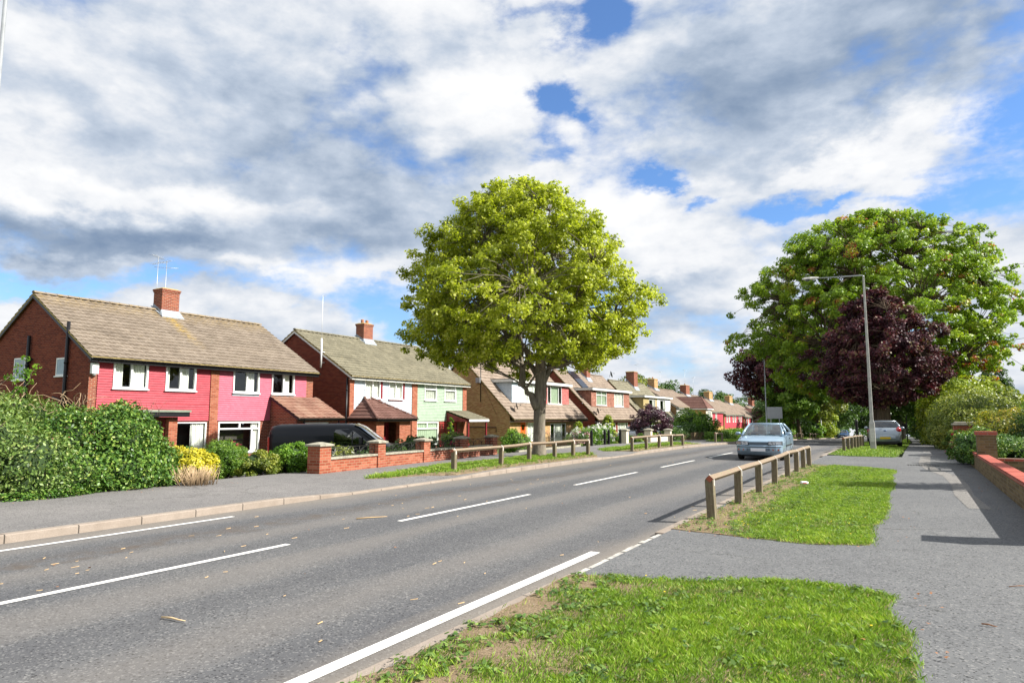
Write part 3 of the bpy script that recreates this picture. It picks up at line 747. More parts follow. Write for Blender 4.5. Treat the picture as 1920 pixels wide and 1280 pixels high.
def window(parent, x0, x1, z0, z1, y=0.0, vb=(), hb=(), curt=None, frame=None, bar=.055, proud=.03, sill=True, ctop=None, full=False, detail=True, tag_=None, panes_only=False, cmat=None):
    """frame (thing part) > pane, curtain"""
    fm = frame or M['white']; mb = MB(); ya, yb = y - proud, y + .05
    mb.box(x0, x0 + bar, ya, yb, z0, z1); mb.box(x1 - bar, x1, ya, yb, z0, z1)
    mb.box(x0 + bar, x1 - bar, ya, yb, z0, z0 + bar); mb.box(x0 + bar, x1 - bar, ya, yb, z1 - bar, z1)
    zb = z0 + bar; zt = z1 - bar
    hz = ctop
    for hh in hb: mb.box(x0 + bar, x1 - bar, ya + .004, yb, hh - bar * .5, hh + bar * .5)
    for v in vb:
        v0, v1 = (v[1], v[2]) if isinstance(v, tuple) else (zb, zt); vx = v[0] if isinstance(v, tuple) else v
        mb.box(vx - bar * .55, vx + bar * .55, ya + .008, yb - .004, v0, v1)
    if sill: mb.box(x0 - .04, x1 + .04, ya - .05, y - .002, z0 - .05, z0 - .002)
    f = mb.build('window', fm, parent, bevel=.006 if detail else 0)
    if tag_: f['label'] = tag_
    g = MB(); g.face([(x0 + bar * .5, y + .012, z0 + bar * .5), (x1 - bar * .5, y + .012, z0 + bar * .5), (x1 - bar * .5, y + .012, z1 - bar * .5), (x0 + bar * .5, y + .012, z1 - bar * .5)])
    g.build('pane', M['glass'], f)
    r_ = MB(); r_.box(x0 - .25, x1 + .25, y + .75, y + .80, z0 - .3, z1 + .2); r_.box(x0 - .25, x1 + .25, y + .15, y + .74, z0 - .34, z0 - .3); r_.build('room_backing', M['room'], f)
    if curt:
        for (a, b) in curt:
            c = MB(); wavy(c, x0 + (x1 - x0) * a, x0 + (x1 - x0) * b, y + .075, z0 + .02, z1 - .02)
            c.build('curtain', cmat or M['curtain'], f)
    return f
def roofslope(mb, x0, x1, ya, za, yb, zb, course=.33, roll=.33, h=.032, cut0=0.0, cut1=0.0, flat=False, lift=.0):
    """tiled slope from eave (ya, za) to ridge (yb, zb); cut0/cut1 shrink the ends linearly towards the ridge (hips)"""
    L = math.hypot(yb - ya, zb - za); uy, uz = (yb - ya) / L, (zb - za) / L; ny, nz = -uz, uy
    if nz < 0: ny, nz = -ny, -nz
    prof = [(0, 0), (.42, 0), (.55, .75), (.72, 1), (.88, .7), (.99, .05)] if not flat else [(0, 0), (.97, 0), (.98, -.5), (.999, -.5)]
    us = []
    nt_ = max(1, int(round((x1 - x0) / roll)))
    rw = (x1 - x0) / nt_
    for i in range(nt_):
        for (u, v) in prof: us.append((x0 + (i + u) * rw, v * (h if not flat else .010)))
    us.append((x1, 0)); nc = max(1, int(round(L / course))); cl = L / nc
    rn = random.Random(int(abs(x0 * 31 + za * 7) * 10))
    for c in range(nc):
        s0, s1 = c * cl, (c + 1) * cl + .03
        if c == nc - 1: s1 = L
        vs = []; jl = [rn.uniform(-.004, .006) for _ in range(nt_ + 1)]
        for (s, th) in ((s0, -.005), (s0, .046), (s1, .004)):
            t = s / L; a = x0 + cut0 * t; b = x1 - cut1 * t
            for k, (x, v) in enumerate(us):
                xx = min(max(x, a), b); q = th + (v if th > 0 else 0) + lift + (jl[min(k // len(prof), nt_)] if th > .03 else 0)
                vs.append((xx, ya + uy * s + ny * q, za + uz * s + nz * q))
        n = len(us); fs = []
        for r_ in range(2):
            for i in range(n - 1): fs.append((r_*n+i, r_*n+i+1, (r_+1)*n+i+1, (r_+1)*n+i))
        mb.mesh(vs, fs, 0, False)
def ridge(mb, p, q, r=.12, mi=0):
    p = Vector(p); q = Vector(q); L = (q - p).length; n = max(1, int(L / .45)); d = (q - p) / n
    side = Vector((-d.y, d.x, 0)); side = side.normalized() if side.length > 1e-6 else Vector((1, 0, 0))
    for i in range(n):
        a = p + d * i; b = p + d * (i + 1) - d.normalized() * .008; vs = []
        for c in (a, b):
            k = 1.0 if c is a else .93
            for j in range(7):
                th = PI * j / 6; vs.append(c + side * math.cos(th) * r * k + Vector((0, 0, 1)) * (math.sin(th) * r * .75 * k - .02))
        mb.mesh(vs, [(j, j+1, 7+j+1, 7+j) for j in range(6)] + [tuple(range(7))], mi, False)
def chimney(parent, x0, x1, y0, y1, zb, zt, mtl, pots=1, capm=None, yslope=None, lichen=True):
    mb = MB(); mb.box(x0, x1, y0, y1, zb, zt - .16, 0)
    mb.box(x0 - .025, x1 + .025, y0 - .025, y1 + .025, zt - .162, zt - .08, 0); mb.box(x0 - .05, x1 + .05, y0 - .05, y1 + .05, zt - .082, zt, 0)
    mb.hexa([(x0-.045, y0-.045, zt), (x1+.045, y0-.045, zt), (x1+.045, y1+.045, zt), (x0-.045, y1+.045, zt)], [(x0+.1, y0+.1, zt+.07), (x1-.1, y0+.1, zt+.07), (x1-.1, y1-.1, zt+.07), (x0+.1, y1-.1, zt+.07)], 1)
    c = mb.build('chimney', [mtl, M['lichen_stone']], parent)
    for i in range(pots):
        xm = x0 + (x1 - x0) * (i + .5) / pots
        p = MB(); p.lathe([(0, zt+.30), (.075, zt+.30), (.09, zt+.31), (.11, zt+.29), (.10, zt+.05), (.10, zt)], (xm, (y0+y1)/2, 0), 'z', 12); p.build('chimney_pot', M['pot'], c)
    return c
def flashing(parent, x0, x1, y0, y1, fz):
    """lead round a chimney; fz(y) = roof height"""
    mb = MB(); e = .02
    for x, sx in ((x0, -1), (x1, 1)):
        xo = x + sx * .014
        mb.hexa([(x, y0, fz(y0)), (xo, y0, fz(y0)), (xo, y1, fz(y1)), (x, y1, fz(y1))], [(x, y0, fz(y0)+.22), (xo, y0, fz(y0)+.22), (xo, y1, fz(y1)+.22), (x, y1, fz(y1)+.22)])
        mb.hexa([(x + sx*.13, y0-.1, fz(y0-.1)+.05), (xo, y0-.1, fz(y0-.1)+.05), (xo, y1, fz(y1)+.05), (x + sx*.13, y1, fz(y1)+.05)], [(x + sx*.13, y0-.1, fz(y0-.1)+.085), (xo, y0-.1, fz(y0-.1)+.095), (xo, y1, fz(y1)+.095), (x+sx*.13, y1, fz(y1)+.085)])
    mb.hexa([(x0-.13, y0-.28, fz(y0-.28)+.05), (x1+.13, y0-.28, fz(y0-.28)+.05), (x1+.13, y0-.005, fz(y0)+.06), (x0-.13, y0-.005, fz(y0)+.06)], [(x0-.13, y0-.28, fz(y0-.28)+.085), (x1+.13, y0-.28, fz(y0-.28)+.085), (x1+.02, y0-.005, fz(y0)+.28), (x0-.02, y0-.005, fz(y0)+.28)])
    mb.build('flashing', M['lead'], parent)
def aerial(parent, x, y, z0, z1, arms=1, name='television_aerial', rz=0.0, n=7):
    mb = MB(); mb.tube([(x, y, z0), (x, y, z1)], .014, 6)
    for k in range(arms):
        zz = z1 - .05 - .30 * k; cx, sx = math.cos(rz + k), math.sin(rz + k)
        mb.tube([(x - .55*cx, y - .55*sx, zz), (x + .55*cx, y + .55*sx, zz)], .009, 5)
        for i in range(n):
            t = -.5 + i / (n - 1); l = .16 + .05 * (i == 0)
            mb.tube([(x + t*cx - l*-sx, y + t*sx - l*cx, zz), (x + t*cx + l*-sx, y + t*sx + l*cx, zz)], .005, 4)
    return mb.build(name, M['steel'], parent)
def dish(parent, p, d, r=.32):
    """satellite dish facing direction d"""
    mb = MB(); d = Vector(d).normalized(); a = d.orthogonal().normalized(); b = d.cross(a); p = Vector(p)
    vs = [p]; n = 16
    for ring in (1, 2, 3):
        for j in range(n):
            th = 2*PI*j/n; q = r * ring / 3; vs.append(p + (a*math.cos(th) + b*math.sin(th)) * q + d * (.25 * q * q / r))
    fs = [(0, 1+j, 1+(j+1) % n) for j in range(n)]
    for k in range(2):
        for j in range(n): fs.append((1+k*n+j, 1+(k+1)*n+j, 1+(k+1)*n+(j+1) % n, 1+k*n+(j+1) % n))
    mb.mesh(vs, fs, 0, True); mb.tube([p + b * -r * .9, p + d * r * 1.1], .012, 5); mb.box(*(sum([[c - .035, c + .035] for c in (p + d * r * 1.1)], [])))
    mb.tube([p, p - d * .12, p - d * .14 - Vector((0, 0, .3))], .02, 6)
    return mb.build('satellite_dish', plain('grey dish', (.06, .065, .07), .5), parent)
def gutter(parent, x0, x1, y, z, mtl, r=.055):
    mb = MB(); vs = []; n = 7
    for x in (x0, x1):
        for j in range(n):
            th = PI + PI * j / (n - 1); vs.append((x, y + math.cos(th) * r, z + math.sin(th) * r))
        for j in range(n):
            th = 2 * PI - PI * j / (n - 1); vs.append((x, y + math.cos(th) * (r - .008), z + math.sin(th) * (r - .008)))
    m2 = 2 * n; mb.mesh(vs, [(j, (j+1) % m2, m2+(j+1) % m2, m2+j) for j in range(m2)] + [tuple(range(m2)), tuple(range(m2, 2*m2))])
    k = x0 + .3
    while k < x1: mb.box(k - .012, k + .012, y - r - .004, y + r + .03, z - r - .006, z + .004); k += .9
    return mb.build('gutter', mtl, parent)
def door(parent, x0, x1, z0, z1, y, mtl, lights=True, frame=None):
    fr = MB(); fm = frame or M['white']
    fr.box(x0 - .05, x0, y - .03, y + .06, z0, z1 + .05); fr.box(x1, x1 + .05, y - .03, y + .06, z0, z1 + .05); fr.box(x0, x1, y - .03, y + .06, z1, z1 + .05)
    f = fr.build('door_frame', fm, parent)
    mb = MB(); mb.box(x0 + .005, x1 - .005, y - .005, y + .04, z0 + .01, z1 - .005, 0)
    w_ = x1 - x0
    for (a, b, c, d) in ((.16, .84, .08, .42), (.16, .84, .50, .60)): mb.box(x0 + w_*a, x0 + w_*b, y - .015, y - .004, z0 + (z1-z0)*c, z0 + (z1-z0)*d, 0)
    dd = mb.build('door', mtl, f, bevel=.006)
    if lights:
        g = MB(); g.box(x0 + w_*.22, x0 + w_*.78, y - .012, y - .004, z0 + (z1-z0)*.68, z0 + (z1-z0)*.90); g.build('door_pane', M['dark_glass'], f)
    h = MB(); h.tube([(x1 - .1, y - .05, z0 + 1.0), (x1 - .2, y - .05, z0 + 1.0)], .012, 6); h.tube([(x1-.1, y - .005, z0+1.0), (x1-.1, y-.055, z0+1.0)], .01, 6); h.build('door_handle', M['steel'], f)
    return f
def downpipe(parent, x, y, z0, z1, mtl=None, r=.035):
    mb = MB(); mb.tube([(x, y, z0), (x, y, z1)], r, 10)
    z = z0 + .6
    while z < z1: mb.tube([(x, y, z - .04), (x, y, z + .04)], r * 1.25, 10); z += 1.8
    return mb.build('downpipe', mtl or M['black'], parent)

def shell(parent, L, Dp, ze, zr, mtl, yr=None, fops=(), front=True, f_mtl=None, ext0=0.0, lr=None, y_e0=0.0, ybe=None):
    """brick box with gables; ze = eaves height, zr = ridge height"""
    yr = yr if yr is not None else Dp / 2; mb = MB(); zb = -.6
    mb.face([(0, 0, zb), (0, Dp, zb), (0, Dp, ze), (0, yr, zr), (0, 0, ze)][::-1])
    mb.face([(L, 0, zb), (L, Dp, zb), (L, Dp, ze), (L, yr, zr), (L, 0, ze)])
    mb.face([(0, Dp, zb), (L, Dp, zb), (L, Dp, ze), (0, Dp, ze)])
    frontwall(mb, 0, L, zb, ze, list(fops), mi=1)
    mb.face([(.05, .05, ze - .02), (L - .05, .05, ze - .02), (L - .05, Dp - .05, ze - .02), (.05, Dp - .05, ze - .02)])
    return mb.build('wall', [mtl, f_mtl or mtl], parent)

def gable_roof(parent, L, Dp, ze, zr, mtl, over=.3, vo=.12, course=.33, roll=.33, flat=False, yr=None, fascia=None, verge_m=None, guttm=None, ze_front=None, ydrop=None, lich=True, rear=True):
    yr = yr if yr is not None else Dp / 2
    sl = (zr - ze) / yr; ya = -over; za = ze - sl * over
    mb = MB(); roofslope(mb, -vo, L + vo, ya, za + .07, yr, zr + .07, course, roll, flat=flat)
    sl2 = (zr - ze) / (Dp - yr)
    roofslope(mb, -vo, L + vo, Dp + over, ze - sl2 * over + .07, yr, zr + .07, course, roll * 3, flat=True)
    # slab under the tiles, end verges
    for a, b in ((-vo, L + vo),):
        mb.mesh([(a, ya, za+.0), (b, ya, za+.0), (b, yr, zr+.0), (a, yr, zr+.0), (a, ya, za+.07), (b, ya, za+.07), (b, yr, zr+.07), (a, yr, zr+.07)], [(0,1,2,3),(0,4,5,1),(3,2,6,7),(0,3,7,4),(1,5,6,2)], 1)
        zz = ze - sl2 * over; yy = Dp + over
        mb.mesh([(a, yy, zz), (b, yy, zz), (b, yr, zr-.002), (a, yr, zr-.002), (a, yy, zz+.07), (b, yy, zz+.07), (b, yr, zr+.068), (a, yr, zr+.068)], [(0,3,2,1),(0,1,5,4),(0,4,7,3),(1,2,6,5)], 1)
    ridge(mb, (-vo, yr, zr + .11), (L + vo, yr, zr + .11), .13)
    r_ = mb.build('roof', [mtl, M['lichen_stone'] if lich else M['stone']], parent)
    fm = fascia or M['black']
    f = MB(); f.box(-vo + .02, L + vo - .02, ya - .005, ya + .02, za - .13, za + .045); f.box(-vo + .03, L + vo - .03, ya + .02, -.045, za - .13, za - .11)
    for x0, x1 in ((-vo + .001, -vo + .02), (L + vo - .02, L + vo - .001)):
        f.mesh([(x0, ya + .021, za - .12), (x1, ya + .021, za - .12), (x1, yr, zr - .12), (x0, yr, zr - .12), (x0, ya + .021, za - .003), (x1, ya + .021, za - .003), (x1, yr, zr - .003), (x0, yr, zr - .003)], [(0,1,2,3),(4,7,6,5),(0,3,7,4),(1,5,6,2),(0,4,5,1)])
        f.mesh([(x0, Dp + over - .021, ze - sl2*over - .12), (x1, Dp + over - .021, ze - sl2*over - .12), (x1, yr, zr - .12), (x0, yr, zr - .12), (x0, Dp+over-.021, ze-sl2*over-.003), (x1, Dp+over-.021, ze-sl2*over-.003), (x1, yr, zr-.003), (x0, yr, zr-.003)], [(0,3,2,1),(4,5,6,7),(0,4,7,3),(1,2,6,5)])
    f.build('fascia', fm, r_)
    gutter(r_, -vo, L + vo, ya - .065, za + .03, guttm or M['black'])
    return r_, (lambda y: ze + sl * y + .07)

HZ = -90
def house(name, X, Y, Z, label, cat='house', group=None):
    return empty(name, (X, Y, Z), R(90), label, cat, group)

# ---------------- pink semi-detached pair
h = house('semi_detached_house', -27.2, 14.76, -.75, 'pair of brick houses hung with pink red tiles under one brown roof')
L, Dp = 11.55, 8.8
w_up = [(.9, 2.35), (3.13, 4.57), (6.51, 8.01), (8.76, 10.22)]
gf = [(3.75, 5.27, .45, 2.15), (5.85, 8.18, .72, 2.15)]
ops = [(a, b, 3.50, 4.68) for a, b in w_up]
shell(h, L, Dp, 4.80, 7.48, M['brick_dark'], fops=ops + gf, f_mtl=M['brick_red'])  # gables get the darker brick, their shade put into the colour
rf, fz = gable_roof(h, L, Dp, 4.80, 7.48, M['rooft_brown'], over=.32)
clad(h, .32, 5.3, 2.95, 4.74, ops, M['pink'], y=0); clad(h, 2.6, 5.3, 2.2, 2.95, [], M['pink'], y=0)
clad(h, .32, 2.6, 2.45, 2.95, [], M['pink'], y=0)
clad(h, 5.76, 11.05, 2.9, 4.74, ops, M['pink2']); clad(h, 5.76, 8.74, 2.2, 2.9, [], M['pink2'])
mb = MB(); mb.box(5.32, 5.74, -.075, -.001, -.4, 4.73); mb.build('brick_pier', M['brick_orange'], h)
for i, (a, b) in enumerate(w_up):
    m_ = (a + b) / 2 + (.03 if i != 1 else -.02)
    cur = [[(.04, .30), (.55, .92)], [(.05, .18), (.52, .80)], [(.58, .86)], [(.56, .84)]][i]
    window(h, a, b, 3.50, 4.68, y=-.02, vb=[m_], curt=cur, bar=.07, proud=.06)
for a, b in w_up[2:]:
    mb = MB(); mb.box(a - .02, b + .02, -.055, -.001, 3.34, 3.445); mb.build('lead_apron', M['lead'], h)
window(h, 3.75, 5.27, .45, 2.15, y=.04, vb=[], curt=[(.52, .95)], bar=.06, proud=.02, tag_='wide ground floor window with one long white curtain')
window(h, 5.85, 8.18, .72, 2.15, y=.02, vb=[((5.85+8.18)/2, 1.86, 2.09), (7.72, .8, 1.80)], hb=[1.82], curt=[(.80, .97), (.03, .06)], bar=.07, proud=.04, tag_='picture window with two top lights')
chimney(rf, 5.38, 6.30, 4.0, 4.68, 6.7, 8.63, M['brick_red'], pots=0)
flashing(rf, 5.38, 6.30, 4.0, 4.68, fz)
aerial(rf, 5.55, 4.75, 6.9, 10.35, 2, rz=.5); aerial(rf, 6.0, 4.74, 6.9, 10.2, 2, rz=1.4)
# gable side windows, soil pipes, alarm box
def side_window(parent, y0, y1, z0, z1, x=0.0):
    mb = MB(); b_ = .06
    for (a, b, c, d) in ((y0, y0+b_, z0, z1), (y1-b_, y1, z0, z1), (y0+b_, y1-b_, z0, z0+b_), (y0+b_, y1-b_, z1-b_, z1)): mb.box(x-.03, x+.02, a, b, c, d)
    mb.box(x - .07, x - .005, y0 - .05, y1 + .05, z0 - .05, z0 - .003)
    f = mb.build('window', M['white'], parent)
    g = MB(); g.box(x - .018, x - .006, y0 + b_, y1 - b_, z0 + b_, z1 - b_); g.build('pane', plain('frosted pane', (.22, .32, .38), .12, spec=.6), f)
side_window(h, 4.78, 5.72, 3.92, 4.85); side_window(h, 1.56, 2.36, 4.0, 4.72)
downpipe(h, -.09, 4.5, .3, 5.75, r=.065); downpipe(h, -.09, 1.52, .3, 6.15, r=.065)
for pa, pb in (((-.09, 4.5, 4.6), (-.09, 4.15, 4.75)), ((-.09, 2.3, 3.15), (-.09, .9, 2.8))):
    mb = MB(); mb.tube([pa, pb], .05, 8); mb.build('waste_pipe', M['black'], h)
mb = MB(); mb.box(.02, .27, -.17, -.002, 4.02, 4.44); mb.lathe([(0, 3.94), (.06, 3.95), (.07, 4.02)], (.145, -.09, 0), 'z', 10, 1); mb.build('alarm_box', [M['white'], M['steel']], h, bevel=.012)
# flat roofed porch on the left
p = MB(); p.box(2.22, 2.60, -1.80, -1.42, -.5, 2.36); p.box(.6, .98, -1.80, -1.42, -.5, 2.36); p.box(2.30, 2.52, -1.41, -.02, -.5, 2.36); p.box(.98, 2.22, -1.62, -1.5, -.5, .7)
po = p.build('porch', M['brick_orange'], h)
p = MB(); p.box(.4, 2.95, -2.05, -.06, 2.37, 2.55, 0); p.box(.36, 2.99, -2.09, -.05, 2.552, 2.64, 1); p.build('porch_roof', [M['black'], M['felt']], po)
window(po, 1.0, 2.2, .72, 2.3, y=-1.56, vb=[1.6], frame=M['darkred'], sill=False)
# lean-to porch on the right
p = MB(); lx0, lx1 = 8.78, 11.52
p.mesh([(lx0, -1.85, -.5), (lx0, -.01, -.5), (lx0, -.01, 3.28), (lx0, -1.85, 2.35)], [(0, 1, 2, 3)]); p.mesh([(lx1, -1.85, -.5), (lx1, -.01, -.5), (lx1, -.01, 3.28), (lx1, -1.85, 2.35)], [(3, 2, 1, 0)])
frontwall(p, lx0, lx1, -.5, 2.35, [(9.3, 10.9, .3, 2.1)], y=-1.85)
lt = p.build('porch', M['brick_red'], h)
p = MB(); roofslope(p, lx0 - .12, lx1 + .25, -2.12, 2.31, -.07, 3.38, .33, .33); ps = p.build('porch_roof', M['rooft_redpatch'], lt)
p = MB(); p.mesh([(lx0-.12, -2.11, 2.19), (lx1+.25, -2.11, 2.19), (lx1+.25, -.07, 3.26), (lx0-.12, -.07, 3.26), (lx0-.12, -2.11, 2.30), (lx1+.25, -2.11, 2.30), (lx1+.25, -.07, 3.37), (lx0-.12, -.07, 3.37)], [(0,3,2,1),(4,5,6,7),(0,4,7,3),(1,2,6,5),(0,1,5,4)]); p.build('fascia', M['black'], lt)
gutter(lt, lx0 - .12, lx1 + .25, -2.18, 2.30, M['black']); downpipe(lt, lx1 + .05, -1.90, .0, 2.2)
window(lt, 9.3, 10.9, .3, 2.1, y=-1.82, vb=[10.1], hb=[1.75], curt=[(.1, .9)])
p = MB(); p.lathe([(.0, 2.22), (.09, 2.08), (.05, 2.07), (.07, 1.85), (0, 1.83)], (9.12, -2.0, 0), 'z', 8); p.build('wall_lantern', M['black'], lt)

# ---------------- blue and green semi-detached pair
h = house('semi_detached_house', -27.2, 29.04, -.75, 'pair of brick houses hung with pale blue and pale green tiles')
L, Dp = 11.95, 8.8
w2 = [(1.25, 2.62), (3.40, 4.72), (6.98, 8.32), (9.22, 10.60)]
ops = [(a, b, 3.46, 4.60) for a, b in w2]
gf = [(6.25, 8.62, .55, 2.05), (4.95, 5.55, .4, 2.05), (9.7, 10.9, -.0, 2.05)]
shell(h, L, Dp, 4.80, 7.50, M['brick_dark'], fops=ops + gf, f_mtl=M['brick_red'])  # gable shade again coloured in with the darker brick
rf, fz = gable_roof(h, L, Dp, 4.80, 7.50, M['rooft_grey'], over=.32, fascia=M['offwhite'])
clad(h, .38, 5.66, 2.14, 4.70, ops, M['blue_clad']); clad(h, 6.24, 11.45, 2.10, 4.70, ops, M['green_clad'])
for a_, b_, d_ in ((5.68, 6.22, .075), (.0, .36, .07), (11.47, 11.95, .06)):
    mb = MB(); mb.box(a_, b_, -d_, -.001, -.4, 4.70); mb.build('brick_pier', M['brick_orange'], h)
for i, (a, b) in enumerate(w2):
    if i < 2:
        window(h, a, b, 3.46, 4.60, y=-.02, vb=[(a + b) / 2 + .02], hb=[], curt=[(.05, .95)], bar=.065, proud=.06)
        mb = MB(); mb.box(b + .005, b + .16, -.10, -.002, 3.42, 4.62); mb.box(a - .04, b + .005, -.10, -.002, 3.36, 3.40); mb.build('timber_trim', M['darkred'], h)
    else: window(h, a, b, 3.46, 4.60, y=-.02, hb=[4.18], curt=[(.05, .95)], bar=.07, proud=.06, cmat=plain('net curtain', (.52, .53, .46), .9))
window(h, 6.25, 8.62, .55, 2.05, y=.02, vb=[(7.4, 1.66, 2.0)], hb=[1.62], curt=[(.03, .97)], bar=.07, proud=.04, cmat=M['curtain_green'])
window(h, 4.95, 5.55, .4, 2.05, y=.03, hb=[1.6], curt=[(.1, .9)])
door(h, 9.78, 10.8, .02, 2.0, .05, M['redpaint'], frame=M['darkred'])
chimney(rf, 5.55, 6.45, 4.0, 4.70, 6.7, 8.62, M['brick_red'], pots=2); flashing(rf, 5.55, 6.45, 4.0, 4.70, fz)
downpipe(h, -.06, .10, -.3, 4.6, r=.045)
# tall white aerial mast on the gable end
mb = MB(); mb.tube([(-.28, 1.95, 5.2), (-.28, 1.95, 6.9)], .055, 10); mb.tube([(-.28, 1.95, 6.9), (-.28, 1.95, 9.45)], .013, 6); mb.tube([(-.28, 1.95, 9.42), (-.65, 1.35, 9.3)], .012, 5)
for z_ in (5.5, 6.1): mb.box(-.28, -.005, 1.93, 1.97, z_, z_ + .03)
mb.build('television_aerial', M['white'], h)
# hipped porch
p = MB(); frontwall(p, .15, 3.15, -.5, 2.22, [(.78, 2.15, -.2, 2.08)], y=-1.95, rev=.25)
p.mesh([(.15, -1.95, -.5), (.15, -.01, -.5), (.15, -.01, 2.22), (.15, -1.95, 2.22)], [(0, 1, 2, 3)]); p.mesh([(3.15, -1.95, -.5), (3.15, -.01, -.5), (3.15, -.01, 2.22), (3.15, -1.95, 2.22)], [(3, 2, 1, 0)])
pw = p.build('porch', M['brick_orange'], h)
p = MB(); ex0, ex1, ey = -.12, 3.45, -2.25; zt_ = 3.45; ze_ = 2.27
roofslope(p, ex0, ex1, ey, ze_, -.06, zt_, .30, .30, cut0=1.35, cut1=1.7)
for (xa, xr_, sgn) in ((ex0, ex0 + 1.35, 1), (ex1, ex1 - 1.7, -1)):   # the two hip ends
    n = 6
    for c in range(n):
        t0, t1 = c / n, (c + 1) / n
        def PP(t, far, up): 
            xx = xa + (xr_ - xa) * t; zz = ze_ + (zt_ - ze_) * t + up
            return (xx - sgn * up * .4, (-.04 if far else ey + (-.06 - ey) * t), zz)
        p.face([PP(t0, 0, .045), PP(t1, 0, .015), PP(t1, 1, .015), PP(t0, 1, .045)]); p.face([PP(t0, 0, .0), PP(t0, 0, .045), PP(t0, 1, .045), PP(t0, 1, .0)])
ridge(p, (ex0, ey, ze_ + .07), (ex0 + 1.35, -.08, zt_ + .07), .09); ridge(p, (ex1, ey, ze_ + .07), (ex1 - 1.7, -.08, zt_ + .07), .09)
pr = p.build('porch_roof', M['rooft_dark'], pw)
p = MB(); p.box(ex0 + .02, ex1 - .02, ey + .01, ey + .03, 2.13, 2.28); p.box(ex0 + .02, ex0 + .04, ey + .03, -.04, 2.13, 2.28); p.box(ex1 - .04, ex1 - .02, ey + .03, -.04, 2.13, 2.28); p.box(ex0+.04, ex1-.04, ey + .03, -.04, 2.13, 2.14); p.build('fascia', M['black'], pw)
gutter(pw, ex0, ex1, ey - .05, 2.26, M['black'])
door(pw, 1.25, 2.10, -.05, 2.0, -1.1, M['darkred'], frame=M['darkred'])
p = MB(); p.box(.80, 1.2, -1.12, -1.06, -.05, 2.05); p.build('side_light', M['darkred'], pw)
# tiled canopy on posts with trellis on the green half
p = MB(); roofslope(p, 9.45, 11.95, -1.95, 2.20, -.05, 2.80, .3, .3)
cn = p.build('porch_roof', M['rooft_grey'], h)
p = MB(); p.box(9.45, 11.95, -1.97, -1.93, 2.06, 2.20); p.build('fascia', M['white'], cn)
for px_ in (9.55, 11.8):
    p = MB(); p.box(px_ - .05, px_ + .05, -1.85, -1.75, -.3, 2.1); p.build('porch_post', M['darkred'], cn)
p = MB(); p.prism([(-1.8, 2.05), (-.03, 2.05), (-.03, 2.7), (-1.8, 2.12)], 'x', 9.5, 9.54); p.build('porch_side_board', M['darkred'], cn)
p = MB(); p.prism([(-1.8, 2.05), (-.03, 2.05), (-.03, 2.7), (-1.8, 2.12)], 'x', 11.8, 11.84); p.build('porch_side_board', M['darkred'], cn)
p = MB()
for i in range(5): p.box(8.78 + i*.17, 8.81 + i*.17, -.07, -.05, -.2, 2.1)
for i in range(13): p.box(8.74, 9.50, -.09, -.07, -.1 + i*.17, -.07 + i*.17)
p.build('trellis', M['redpaint'], h)

